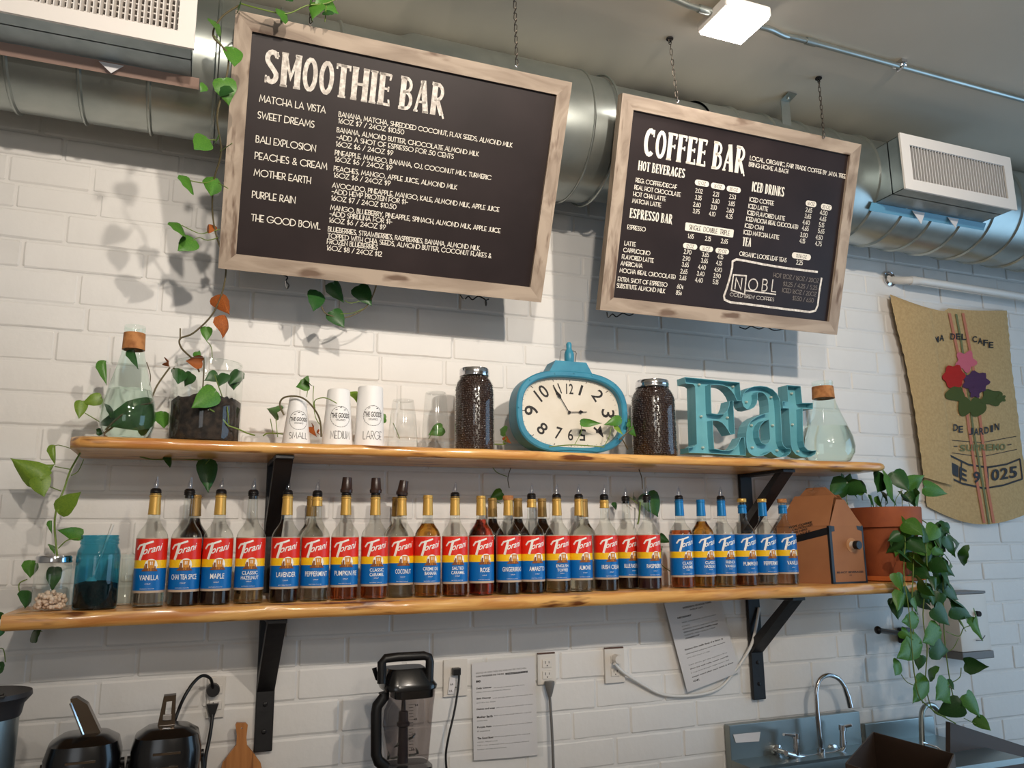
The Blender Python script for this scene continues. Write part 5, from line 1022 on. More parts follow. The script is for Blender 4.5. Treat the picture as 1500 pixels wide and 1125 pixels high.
# leaves around the vase and the jar
vine(vp1+Vector((0, .03, 0)), 'pothos cuttings rooted in the left glass vase', 'vine',
     [([(*c5(620, 830), 2.42), (*c5(520, 900), 2.42)], .0018, True), ([(*c5(500, 880), 2.42), (*c5(450, 850), 2.42), (*c5(400, 820), 2.42)], .0013, False), ([(*c5(520, 890), 2.4), (*c5(620, 800), 2.4), (*c5(700, 770), 2.4), (*c5(740, 690), 2.42), (*c5(800, 605), 2.42)], .0025, True), ([(*c5(690, 580), 2.44), (*c5(708, 640), 2.44), (*c5(705, 690), 2.44)], .0013, True)],
     [(*c5(500, 585), *c5(492, 690), 2.44, 'leaf', 3, .9, 0, .5), (*c5(470, 750), *c5(380, 775), 2.43, 'leaflt', 2, 0, 0, .8), (*c5(385, 770), *c5(370, 850), 2.43, 'leaflt', 0, .2, 0, .8), (*c5(635, 530), *c5(595, 620), 2.40, 'leafdk', 3, 1, 0, .5), (*c5(770, 820), *c5(760, 905), 2.43, 'leaf', 1, .3), (*c5(460, 905), *c5(415, 905), 2.43, 'leafdk', 3), (*c5(700, 810), *c5(490, 870), 2.40, 'leafdk', 2, 0, 0, .75), (*c5(540, 800), *c5(470, 860), 2.40, 'leafdk', 0), (*c5(640, 880), *c5(710, 830), 2.4, 'leafdk', 0)])
vine(tj.location+Vector((.03, -.03, .05)), 'young pothos leaves growing in and out of the wide soil jar', 'vine',
     [([(*c5(1000, 570), 2.42), (*c5(995, 510), 2.42), (*c5(972, 480), 2.42)], .0012, False), ([(*c5(1075, 880), 2.33), (*c5(1030, 830), 2.33), (*c5(985, 800), 2.31)], .0022, False), ([(*c5(1075, 880), 2.33), (*c5(1120, 895), 2.33), (*c5(1165, 915), 2.34), (*c5(1200, 925), 2.36)], .002, False), ([(*c5(1078, 870), 2.33), (*c5(1070, 790), 2.33)], .0015, False), ([(*c5(950, 790), 2.42), (*c5(960, 620), 2.42), (*c5(960, 560), 2.42)], .002, True), ([(*c5(1060, 780), 2.42), (*c5(1010, 640), 2.42)], .0016, False)],
     [(*c5(973, 420), *c5(972, 485), 2.42, 'leaf', 0, .1, 0, .9), (*c5(1010, 725), *c5(890, 805), 2.30, 'leaf', 0, .1, 0, .85), (*c5(795, 580), *c5(840, 590), 2.42, 'leafdead', 0), (*c5(945, 575), *c5(1020, 585), 2.42, 'leafdead', 1), (*c5(935, 535), *c5(960, 575), 2.42, 'leaf', 3), (*c5(1120, 625), *c5(1080, 690), 2.42, 'leafdk', 1), (*c5(1060, 640), *c5(1030, 700), 2.43, 'leafdk', 0), (*c5(850, 620), *c5(820, 700), 2.43, 'leafdk', 0), (*c5(1020, 640), *c5(960, 670), 2.44, 'leafdk', 2), (*c5(900, 640), *c5(850, 690), 2.44, 'leafdk', 2), (*c5(1100, 650), *c5(1110, 720), 2.44, 'leafdk', 1), (*c5(980, 690), *c5(960, 740), 2.43, 'leafdk', 3)])
c7 = lambda x, y: (x/3.75, 650+y/3.75)
vine(base(80, 830, 2.41, ZL), 'pothos vine trailing from the upper shelf to the small sugar jar', 'vine',
     [([(118, 655, 2.44), (*c7(440, 50), 2.44), (*c7(385, 150), 2.44), (*c7(352, 250), 2.44), (*c7(318, 330), 2.43), (*c7(300, 430), 2.42), (*c7(308, 560), 2.41), (*c7(315, 620), 2.41)], .0026, False), ([(*c7(460, 85), 2.44), (*c7(430, 150), 2.44), (*c7(390, 175), 2.44)], .0013, False), ([(*c7(385, 140), 2.44), (*c7(300, 125), 2.43)], .0013, False), ([(*c7(335, 260), 2.44), (*c7(270, 235), 2.43)], .0013, False), ([(*c7(320, 575), 2.43), (*c7(370, 530), 2.43), (*c7(430, 522), 2.43)], .0016, False), ([(*c7(150, 745), 2.45), (*c7(105, 770), 2.45), (*c7(115, 830), 2.45), (*c7(150, 850), 2.45)], .0016, False), ([(107, 658, 2.45), (86, 652, 2.45), (78, 655, 2.45)], .001, False)],
     [(*c7(215, 190), *c7(55, 80), 2.42, 'leaflt', 1, .1, 0, .85), (*c7(225, 160), *c7(305, 115), 2.43, 'leaflt', 1), (*c7(215, 190), *c7(245, 295), 2.42, 'leaflt', 0, 0, 0, 1.1), (*c7(325, 360), *c7(465, 265), 2.42, 'leaflt', 0, .1, 0, .8), (*c7(300, 570), *c7(215, 612), 2.42, 'leaf', 1), (*c7(440, 500), *c7(590, 500), 2.46, 'leaf', 2, .3, .6, .6), (*c7(175, 650), *c7(150, 745), 2.45, 'leaf', 1, .4), (*c7(165, 820), *c7(90, 905), 2.44, 'leafdk', 3, .6), (*c7(300, 690), *c7(285, 815), 2.42, 'leafdk', 2, 0, 0, .7), (81, 655, 79, 682, 2.45, 'leaflt', 3, .8, 0, .5), (*c7(285, 430), *c7(280, 495), 2.44, 'leaf', 3, .8, 0, .5)])
vine(at(40, 930, 2.5), 'pothos leaves hanging below the left end of the lower shelf', 'vine', [([(-10, 955, 2.45), (4, 950, 2.45), (8, 970, 2.45)], .0013, False), ([(40, 918, 2.5), (62, 925, 2.5)], .0012, False)],
     [(4, 978, 31, 978, 2.44, 'leafdk', 2, .2, 0, .8), (-3, 975, -12, 985, 2.44, 'leafdk', 0), (2, 920, -8, 936, 2.30, 'leafdk', 1), (2, 905, -6, 895, 2.38, 'leafdk', 1), (50, 925, 73, 942, 2.5, 'leafdk', 0)])
vine(at(300, 670, 2.5), 'pothos vine creeping under the upper shelf at the left', 'vine', [([(205, 669, 2.5), (225, 673, 2.52), (260, 672, 2.54), (300, 674, 2.52), (312, 669, 2.5)], .002, False), ([(308, 672, 2.5), (301, 680, 2.5)], .0012, False)],
     [(*c7(1140, 105), *c7(1140, 272), 2.5, 'leafdk', 0, .2, 0, .75), (*c7(940, 80), *c7(888, 138), 2.5, 'leafdk', 3, .6)])
vine(at(730, 720, 2.56), 'thin pothos stems behind the rose and gingerbread bottles', 'vine', [([(720, 682, 2.56), (728, 692, 2.56), (743, 698, 2.56)], .0014, False), ([(749, 683, 2.55), (744, 700, 2.55), (746, 715, 2.55)], .0014, True), ([(720, 730, 2.56), (734, 738, 2.56)], .001, False)], [(734, 722, 718, 730, 2.56, 'leaf', 1)])
vine(at(945, 740, 2.56), 'pothos stem with a large dark leaf behind the raspberry bottle', 'vine', [([(936, 688, 2.5), (940, 700, 2.48), (941, 716, 2.47)], .0018, True), ([(938, 735, 2.55), (936, 760, 2.56), (934, 768, 2.56)], .003, False), ([(922, 728, 2.55), (934, 738, 2.55)], .0014, False), ([(970, 800, 2.54), (968, 825, 2.54), (984, 838, 2.54)], .0016, False)],
     [(950, 725, 962, 758, 2.56, 'leafdk', 0, 0, 0, 1.1), (928, 727, 916, 729, 2.55, 'leafdk', 1), (968, 786, 980, 795, 2.54, 'leafdk', 1), (902, 737, 900, 748, 2.56, 'leafdk', 3)])
# ------------------------------------------------------------ potted pothos at the right end
yp = 2.43; p = base(1303, 838, yp, ZL+.0); H = at(1308, 744, yp).z-ZL; R = pw(1305, 760, 76, yp)/2
t = empty('terracotta_pot', p, 'terracotta plant pot with saucer at the right end of the lower shelf', 'plant pot')
link('saucer', MB().lathe([(R*.78, 0), (R*.95, .004), (R*.98, .020), (R*.94, .020), (R*.90, .008), (.001, .008)], n=36, cap1=False).mesh('saucer', mat('orange_saucer', (206, 112, 56), .6), 40), t)
link('pot_body', MB().lathe([(R*.66, .009), (R*.88, H*.72), (R*.88, H*.74)], n=36, cap1=False).mesh('pot_body', M['terracotta'], 40), t)
link('pot_rim', MB().lathe([(R*.88, H*.72), (R*.98, H*.73), (R*1.0, H*.98), (R*.99, H), (R*.92, H), (R*.90, H*.9)], n=36, cap0=False, cap1=False).mesh('pot_rim', M['terracotta'], 40), t)
link('soil', MB().lathe([(R*.9, H*.88), (R*.5, H*.92), (.001, H*.93)], n=30, cap0=False, cap1=False).mesh('soil', M['soil'], 60), t)
cr = lambda x, y: (1140+x/2.4194, 660+y/2.4194)
def LR(x0, y0, x1, y1, y, *a): return (*cr(x0, y0), *cr(x1, y1), y, *a)
strands = [([(1330, 752, 2.40), (1338, 780, 2.33), (1338, 830, 2.27), (1336, 880, 2.26), (1338, 930, 2.26), (1338, 980, 2.26), (1352, 1030, 2.26)], .0022, False),
           ([(1340, 756, 2.42), (1352, 775, 2.34), (1358, 830, 2.29), (1352, 900, 2.28), (1358, 950, 2.28), (1356, 1000, 2.28), (1366, 1040, 2.28), (1385, 1050, 2.28)], .0022, False),
           ([(1345, 758, 2.44), (1370, 780, 2.36), (1380, 830, 2.32), (1382, 890, 2.31), (1384, 940, 2.30), (1392, 1000, 2.30), (1402, 1045, 2.30)], .0022, False),
           ([(1320, 756, 2.38), (1326, 790, 2.30), (1324, 840, 2.25), (1332, 900, 2.24), (1342, 1005, 2.24), (1360, 1035, 2.25), (1400, 1060, 2.27)], .002, False),
           ([(1386, 925, 2.3), (1405, 932, 2.3), (1412, 920, 2.3), (1428, 915, 2.3)], .0018, False), ([(1404, 935, 2.3), (1396, 950, 2.3), (1386, 955, 2.3)], .0014, False), ([(1352, 1008, 2.26), (1330, 1000, 2.26), (1320, 988, 2.26)], .0014, False), ([(1394, 1000, 2.3), (1406, 992, 2.3), (1408, 978, 2.3)], .0016, False), ([(1432, 1050, 2.3), (1430, 1060, 2.3), (1412, 1052, 2.3)], .0014, False)]
upl = [LR(240, 120, 185, 165, 2.40, 'leafdk', 1), LR(235, 105, 215, 80, 2.42, 'leafdk', 1), LR(245, 115, 248, 78, 2.42, 'leafdk', 0), LR(250, 120, 300, 155, 2.4, 'leafdk', 1), LR(175, 150, 160, 175, 2.42, 'leafdk', 0), LR(400, 115, 325, 160, 2.40, 'leaf', 0, .1, 0, 1.1), LR(372, 92, 345, 150, 2.41, 'leafdk', 0, 0, 0, 1.2), LR(415, 80, 450, 150, 2.42, 'leafdk', 0), LR(460, 130, 510, 88, 2.42, 'leaf', 0, 0, 0, .9), LR(525, 130, 592, 155, 2.38, 'leaf', 0, 0, 0, .7), LR(500, 155, 545, 190, 2.38, 'leaf', 1), LR(330, 165, 320, 210, 2.42, 'leafdk', 0), LR(385, 160, 350, 190, 2.42, 'leafdk', 1), LR(205, 170, 175, 178, 2.4, 'leafdk', 2), LR(440, 150, 425, 195, 2.43, 'leafdk', 1), LR(300, 140, 330, 145, 2.42, 'leaf', 2), LR(262, 130, 232, 175, 2.42, 'leafdk', 0), LR(285, 110, 300, 160, 2.43, 'leafdk', 1), LR(400, 160, 385, 205, 2.41, 'leafdk', 0), LR(470, 150, 480, 205, 2.42, 'leafdk', 0), LR(355, 165, 372, 205, 2.43, 'leaf', 1)]
dn = [(450, 265, 390, 300, 2.30, 'leaf'), (455, 255, 500, 310, 2.29, 'leaf'), (560, 275, 525, 320, 2.30, 'leaf', 0), (590, 260, 600, 300, 2.34, 'leafdk'), (470, 320, 510, 370, 2.28, 'leafdk', 0), (440, 360, 415, 400, 2.27, 'leafdk'), (600, 310, 625, 380, 2.32, 'leafdk', 0), (560, 340, 600, 370, 2.30, 'leaf'), (630, 335, 690, 330, 2.33, 'leafdk', 1), (640, 365, 700, 380, 2.33, 'leaf', 1), (610, 400, 665, 410, 2.33, 'leaf', 1), (490, 420, 530, 460, 2.28, 'leafdk', 0), (545, 395, 590, 440, 2.29, 'leafdk', 0), (560, 455, 550, 500, 2.28, 'leafdk'), (600, 440, 580, 490, 2.30, 'leafdk'), (420, 440, 432, 500, 2.26, 'leaf', 0), (500, 465, 450, 515, 2.25, 'leaf', 0), (440, 510, 420, 570, 2.25, 'leaf', 1), (480, 525, 500, 570, 2.25, 'leaf', 0), (540, 490, 530, 550, 2.28, 'leafdk', 0), (600, 490, 640, 530, 2.30, 'leafdk', 0), (575, 510, 560, 560, 2.29, 'leafdk', 0), (492, 600, 428, 605, 2.25, 'leaf', 0, 0, 0, .8), (560, 560, 600, 620, 2.28, 'leafdk', 0, 0, 0, 1.1), (620, 560, 680, 590, 2.30, 'leafdk', 0, 0, 0, .9), (640, 590, 620, 640, 2.32, 'leaflt', 0), (700, 590, 755, 625, 2.30, 'leaf', 0), (700, 600, 695, 675, 2.30, 'leaf', 1), (570, 640, 500, 680, 2.28, 'leaf', 0, 0, 0, .9), (440, 640, 470, 670, 2.26, 'leaf', 1), (500, 685, 405, 735, 2.25, 'leaf', 0, 0, 0, .75), (545, 700, 615, 712, 2.28, 'leafdk', 2, 0, 0, .9), (505, 730, 500, 780, 2.26, 'leafdk', 0), (535, 780, 585, 800, 2.27, 'leaf', 1), (430, 755, 398, 798, 2.26, 'leaf', 0), (668, 755, 620, 770, 2.30, 'leafdk', 1), (525, 820, 465, 895, 2.26, 'leaf', 0, 0, 0, .8), (600, 830, 548, 885, 2.28, 'leaf', 0, 0, 0, 1), (590, 860, 625, 900, 2.28, 'leaf', 0), (600, 815, 612, 850, 2.29, 'leafdk', 0), (645, 905, 590, 945, 2.28, 'leafdk', 0), (670, 870, 708, 945, 2.30, 'leaf', 0, 0, 0, .9), (705, 950, 735, 990, 2.30, 'leaf', 0), (520, 280, 480, 330, 2.31, 'leafdk'), (430, 300, 400, 320, 2.28, 'leafdk'), (575, 300, 560, 350, 2.31, 'leafdk'), (480, 385, 455, 420, 2.28, 'leafdk'), (610, 520, 590, 570, 2.31, 'leafdk'), (520, 500, 545, 530, 2.27, 'leafdk'), (420, 530, 440, 560, 2.27, 'leaf'), (655, 580, 640, 610, 2.31, 'leafdk'), (470, 350, 440, 370, 2.3, 'leafdk', 1)]
er = random.Random(21)
for x_, y_a, dep in [(1300, 1380, 2.33), (1310, 1385, 2.31), (1315, 1390, 2.34)]:
    for i_ in range(11):
        px_ = er.uniform(x_+10, y_a); py_ = er.uniform(765, 880); an = er.uniform(-1.1, 1.1)+(.5 if px_ > 1350 else -.5); L_ = er.uniform(20, 30)
        dn.append(((px_-1140)*2.4194, (py_-660)*2.4194, (px_+L_*sin(an)-1140)*2.4194, (py_+L_*cos(an)-660)*2.4194, dep+er.uniform(-.02, .02), er.choice(['leafdk', 'leafdk', 'leaf'])))
vine(p+Vector((0, 0, H*.9)), 'bushy pothos in the terracotta pot trailing down past the lower shelf to the sink', 'plant', strands+[([(*cr(x, 210), 2.43), (*cr(x+8*math.sin(x), 170), 2.42), (*cr(x2, y2), 2.42)], .0014, False) for x, x2, y2 in [(330, 330, 160), (360, 372, 150), (380, 395, 140), (410, 440, 140), (440, 465, 140), (470, 490, 150), (250, 245, 130)]], upl+[LR(*q) for q in dn], name='trailing_plant')
# ------------------------------------------------------------ coffee sack on the wall
cs = lambda x, y: (1250+x/2.5, 350+y/2.5)
def lerp(a, b, t): return a+(b-a)*t
def polyl(P, t):
    k = t*(len(P)-1); i = min(int(k), len(P)-2); return (lerp(P[i][0], P[i+1][0], k-i), lerp(P[i][1], P[i+1][1], k-i))
SL = [cs(135, 203), cs(160, 320), cs(190, 440), cs(225, 620), cs(250, 800), cs(270, 980)]; SR = [cs(562, 262), cs(570, 350), cs(580, 470), cs(600, 620), cs(620, 790), cs(655, 1000)]
def sack(u, v):
    a = polyl(SL, v); b = polyl(SR, v); x = lerp(a[0], b[0], u); y = lerp(a[1], b[1], u)
    y += (1-v)**3*sin(u*pi)*14*(1 if u < .5 else .6)+v**3*sin(u*pi)*22
    return x, y
def sy(u, v, d=0): return 2.583-.006*sin(u*9+v*2)-.005*sin(v*11+u*4)-.012*u*(1-u)*4*(.3+v)-d
sk = empty('burlap_sack', at(1400, 770, 2.57), 'printed burlap coffee sack with flowers hanging on the wall under the white pipe', 'sack')
def cloth(u0f, u1f, v0, v1, d, name, nu=26, nv=44, th=.002):
    mb = MB(); vs = []
    for s in (0, 1):
        for j in range(nv+1):
            v = lerp(v0, v1, j/nv)
            for i in range(nu+1):
                u = lerp(u0f(v), u1f(v), i/nu); jx = .6*sin(j*2.3)*(1 if i in (0, nu) else 0); x, y = sack(u, v); vs.append(at(x+jx, y, sy(u, v, d)+s*th))
    k = (nu+1)*(nv+1); fs = [(j*(nu+1)+i, j*(nu+1)+i+1, (j+1)*(nu+1)+i+1, (j+1)*(nu+1)+i) for j in range(nv) for i in range(nu)]
    fs += [tuple(q+k for q in f)[::-1] for f in fs]
    bd = [i for i in range(nu+1)]+[j*(nu+1)+nu for j in range(1, nv+1)]+[nv*(nu+1)+i for i in range(nu-1, -1, -1)]+[j*(nu+1) for j in range(nv-1, 0, -1)]
    fs += [(bd[i], bd[(i+1) % len(bd)], k+bd[(i+1) % len(bd)], k+bd[i]) for i in range(len(bd))]
    return mb.add(vs, fs).build(name, M['burlap'], sk, 60)
body = cloth(lambda v: 0, lambda v: 1, 0, 1, 0, 'sack_cloth')
cloth(lambda v: -.004, lambda v: .352-.07*v, .005, .88, .02, 'folded_flap', 12, 40)
def invsack(px, py):
    u, v = .5, .5
    for _ in range(14):
        x, y = sack(u, v); e = 1e-3; xu, yu = sack(u+e, v); xv, yv = sack(u, min(v+e, 1)); a, b_, c, d = (xu-x)/e, (xv-x)/e, (yu-y)/e, (yv-y)/e; D_ = a*d-b_*c
        u += (d*(px-x)-b_*(py-y))/D_; v += (-c*(px-x)+a*(py-y))/D_; v = max(0, min(.999, v))
    return u, v
def SK(px, py, d=.003): u, v = invsack(px, py); return at(px, py, sy(u, v, d))
def sprint(name, m, polys, d=.003):
    b = MB()
    for P in polys:
        b.add([SK(q[0], q[1], d) for q in P], tessellate_polygon([[Vector((q[0], q[1], 0)) for q in P]]))
    return b.build(name, m, body)
cv = lambda x, y: (1350+x/4.327, 460+y/4.327)
def strip(P, w): # ribbon polygons in px
    out = []
    for (x0, y0), (x1, y1) in zip(P, P[1:]): out.append([(x0-w/2, y0), (x0+w/2, y0), (x1+w/2, y1), (x1-w/2, y1)])
    return out
ln = lambda P, n=14: [polyl(P, i/n) for i in range(n+1)]
M['sred'] = mat('stripe_red', (196, 122, 96), .9); M['sgrn'] = mat('stripe_green', (120, 122, 84), .9); M['fred'] = mat('print_red', (176, 34, 28), .9); M['fpur'] = mat('print_purple', (78, 46, 80), .9); M['fpink'] = mat('print_pink', (206, 104, 122), .9); M['fgrn'] = mat('print_green', (74, 84, 36), .9)
sprint('woven_stripe', M['sred'], strip(ln([cs(352, 272), cs(395, 470), cs(425, 700), cs(455, 900), cs(480, 1040)]), 4)); sprint('woven_stripe', M['sred'], strip(ln([cs(402, 272), cs(440, 470), cs(470, 700), cs(490, 900), cs(515, 1040)]), 4)); sprint('woven_stripe', M['sgrn'], strip(ln([cs(377, 275), cs(400, 400), cs(440, 700), cs(475, 900), cs(498, 1045)]), 3))
def blob(cx_, cy_, rx, ry, seed, k=5, amp=.22):
    r = random.Random(seed); ph = r.uniform(0, 6); return [cv(cx_+rx*cos(a)*(1+amp*sin(k*a+ph)), cy_+ry*sin(a)*(1+amp*sin(k*a+ph))) for a in [2*pi*i/30 for i in range(30)]]
sprint('printed_flower', M['fpink'], [blob(280, 300, 62, 62, 1)], .005); sprint('printed_leaf', M['fgrn'], [blob(215, 505, 60, 50, 2, 3, .15), blob(275, 585, 44, 62, 3, 3, .1), blob(355, 590, 52, 60, 4, 3, .1), blob(445, 530, 66, 52, 5, 4, .18), blob(505, 535, 28, 24, 6)], .0055)
b = MB()
for m_, bl in (('fred', [blob(205, 395, 68, 72, 7, 6, .12)]), ('fpur', [blob(345, 430, 82, 66, 8, 7, .14), blob(340, 495, 36, 34, 9)])):
    mb = MB()
    for P in bl: mb.add([SK(q[0], q[1], .0068) for q in P], tessellate_polygon([[Vector((q[0], q[1], 0)) for q in P]]))
    mb.build('printed_flower', M[m_], body)
def stext(text, P0, P1, h, arcv, m='ink', shear=0):
    n = len(text)
    for i, ch in enumerate(text):
        if ch == ' ': continue
        b = MB()
        a0, a1 = (i+.06)/n, (i+.94)/n; w = .55 if ch in 'I.' else 1; mdl = (a0+a1)/2; hw = (a1-a0)/2*w
        F = lambda u, v: SK(lerp(P0[0], P1[0], mdl-hw+2*hw*u), lerp(P0[1], P1[1], mdl-hw+2*hw*u)-v*h-arcv*sin(pi*(mdl)), .0045)
        font(b, ch, F, .025); b.build('sack_lettering', M[m], body)
stext('ALMA DEL CAFE', cv(8, 205), cv(458, 222), 9, 12); stext('DE JARDIN', cv(200, 735), cv(495, 730), 10, -8); stext('SUPREMO', cv(240, 870), cv(535, 862), 9.5, 0, 'sgrn')
stext('1E', cv(185, 1010), cv(290, 1065), 17, 0); stext('9', cv(325, 1070), cv(375, 1072), 17, 0); stext('025', cv(440, 1060), cv(610, 1035), 17, 0)
bx = [(178, 895), (300, 955), (420, 972), (540, 952), (625, 918)]; bx2 = [(165, 1030), (260, 1075), (400, 1105), (520, 1085), (640, 1045)]
def bar(q): sprint('printed_line', M['ink'], q)
for P, w in ((bx, 2.6), (bx2, 2.6), ([(195, 800), (380, 815), (600, 775)], .9), ([(195, 880), (380, 905), (605, 858)], .9), ([(205, 838), (228, 838)], 1.4), ([(545, 830), (570, 826)], 1.4)):
    Q = [cv(*polyl(P, i/12)) for i in range(13)]; top_ = [(x, y-w/2) for x, y in Q]; bot_ = [(x, y+w/2) for x, y in Q][::-1]; bar([top_+bot_])
for P in ([(178, 895), (165, 1030)], [(255, 935), (245, 1070)], [(418, 972), (425, 1105)], [(625, 918), (640, 1045)]):
    (x0, y0), (x1, y1) = cv(*P[0]), cv(*P[1]); n_ = 5; bar([[(lerp(x0, x1, i/n_)-.9, lerp(y0, y1, i/n_)) for i in range(n_+1)]+[(lerp(x0, x1, i/n_)+.9, lerp(y0, y1, i/n_)) for i in range(n_, -1, -1)]])
# white pipe above the sack
P0 = at(1301, 409, D-.004)
t = empty('white_pipe', P0, 'white painted pipe coming out of the wall through a steel collar above the sack', 'pipe')
pp = spline([at(1303, 410, D+.01), at(1318, 411, D-.03), at(1338, 411, D-.065), at(1370, 415, D-.075), at(1500, 435, D-.08), at(1700, 466, D-.08)], 6)
MB().tube(pp, .0175, 16).build('pipe', M['whitepipe'], t, 60)
b = MB(); b.lathe([(.034, D-.012), (.034, D-.004), (.019, D-.012)], (P0.x+.004, 0, P0.z), 24, axis='y', cap0=False, cap1=False); b.build('wall_collar', M['chrome'], t, 30)
b = MB(); q = at(1338, 411, D-.065); b.tube([q-Vector((.012, -.006, 0)), q+Vector((.012, 0, 0))], .0205, 16); b.build('pipe_coupling', M['whitepipe'], t, 60)
# ------------------------------------------------------------ outlets, cords and papers on the wall
YW = D-.0085
def outlet(x0, y0, x1, y1, label, split=True, top_dark=False, group=None):
    a = at(x0, y1, YW); c = at(x1, y0, YW); w = c.x-a.x; h = c.z-a.z; cx_ = (a.x+c.x)/2; cz_ = (a.z+c.z)/2
    t = empty('wall_outlet', (cx_, YW, a.z), label, 'outlet', 'white wall outlets')
    MB().box((a.x, YW-.006, a.z), (c.x, YW+.003, c.z), bev=.0015).build('cover_plate', M['whiteplastic'], t)
    for s in (-1, 1):
        zc = cz_+s*h*.19; MB().box((cx_-.017, YW-.009, zc-.0135), (cx_+.017, YW-.005, zc+.0135), bev=.003).build('socket', M['whiteplastic'], t)
        b = MB()
        for dx, hh_ in ((-.0065, .0045), (.0065, .0035)): b.box((cx_+dx-.001, YW-.0093, zc+.002-hh_+.002), (cx_+dx+.001, YW-.0088, zc+.002+hh_+.002))
        b.lathe([(.0022, 0), (.0022, .0004)], (cx_, YW-.0093, zc-.0065), 8, axis='y'); b.build('socket_slots', M['ink'], t)
    if top_dark: MB().box((a.x, YW-.008, c.z+.001), (c.x-.004, YW, c.z+.005)).build('plate_edge', mat('old_paint_edge', (92, 66, 56), .7), t)
    return cx_, cz_, h
def cord(label, pts, r, m, extra=None):
    P = spline([at(*q) for q in pts], 7); t = empty('power_cord', P[-1], label, 'cord'); MB().tube(P, r, 8).build('cable', m, t, 60)
    if extra: extra(t)
    return t
o1 = outlet(301, 990, 331, 1052, 'square wall outlet plate left of the black bracket with two black plugs')
def plug1(t):
    c = at(312, 1010, YW-.012); MB().lathe([(.017, -.022), (.0185, -.016), (.0185, .002)], (c.x, c.y, c.z), 18, axis='y').build('plug', M['black'], t, 30)
cord('black cord with a round plug curving to the right coffee server', [(312, 1008, YW-.03), (308, 994, YW-.05), (296, 990, YW-.08), (282, 1002, YW-.1), (268, 1025, YW-.12), (258, 1050, YW-.15), (250, 1075, YW-.13)], .0045, M['black'], plug1)
def plug2(t):
    c = at(311, 1037, YW-.012); b = MB(); b.add([(c.x-.016, y, c.z+.012) for y in (YW-.026, YW-.008)]+[(c.x+.016, y, c.z+.012) for y in (YW-.026, YW-.008)]+[(c.x+.006, y, c.z-.022) for y in (YW-.026, YW-.008)]+[(c.x-.006, y, c.z-.022) for y in (YW-.026, YW-.008)], [(0, 2, 4, 6), (1, 7, 5, 3), (0, 1, 3, 2), (2, 3, 5, 4), (4, 5, 7, 6), (6, 7, 1, 0)]); b.build('plug', M['black'], t)
cord('black cord hanging straight down from the lower socket by the bracket', [(311, 1042, YW-.018), (310, 1060, YW-.03), (306, 1085, YW-.04), (301, 1110, YW-.05), (298, 1150, YW-.06)], .005, M['black'], plug2)
o2 = outlet(649, 965, 684, 1021, 'wall outlet right of the blender with a black charger')
def plug3(t):
    a = at(660, 988, YW); b = MB(); b.box((a.x, YW-.03, a.z), (a.x+.026, YW-.008, a.z+.022), bev=.003); b.build('plug', M['black'], t)
    a = at(656, 1017, YW-.012); b = MB(); b.poly([a, a+Vector((.02, 0, 0)), a+Vector((.024, 0, .052)), a+Vector((.006, 0, .052))], (0, 1, 0), .001); b.build('paper_tag', M['paper'], t); b = MB(); font(b, 'UL', lambda u, v: a+Vector((.004+u*.012, -.0005, .006+v*.006)), .02); font(b, '6A', lambda u, v: a+Vector((.008+u*.01, -.0005, .026+v*.006)), .02); b.build('tag_print', M['ink'], t)
cord('black charger cord dangling beside the blender', [(672, 980, YW-.025), (672, 1000, YW-.03), (666, 1040, YW-.04), (657, 1080, YW-.05), (653, 1110, YW-.05), (657, 1150, YW-.05)], .0035, M['black'], plug3)
outlet(787, 957, 813, 1003, 'wall outlet right of the printed instruction sheet', top_dark=True)
def plug4(t):
    c = at(804, 1006, YW-.015); b = MB(); b.lathe([(.0165, .018), (.0165, .008), (.010, -.018), (.006, -.03)], (c.x, c.y-.006, c.z), 14); b.build('plug', M['greyplastic'], t, 40)
cord('grey power cord with a large grey plug hanging down the wall', [(804, 1012, YW-.02), (806, 1030, YW-.02), (809, 1080, YW-.025), (812, 1160, YW-.03)], .0048, M['greyplastic'], plug4)
outlet(886, 949, 913, 1001, 'wall outlet with a white cord, left of the hanging recipe sheet', top_dark=True)
def plug5(t):
    c = at(902, 965, YW-.012); MB().lathe([(.014, -.024), (.016, -.018), (.016, .002)], (c.x, c.y, c.z), 16, axis='y').build('plug', M['whiteplastic'], t, 30)
cord('white cord sagging from the outlet behind the recipe sheet and up to the bracket', [(900, 972, YW-.03), (912, 984, YW-.02), (940, 1002, YW-.008), (970, 1017, YW-.006), (1010, 1019, YW-.006), (1050, 1010, YW-.006), (1075, 985, YW-.01), (1098, 950, YW-.026), (1106, 925, YW-.028), (1112, 890, YW-.02)], .0055, M['whitepipe'], plug5)
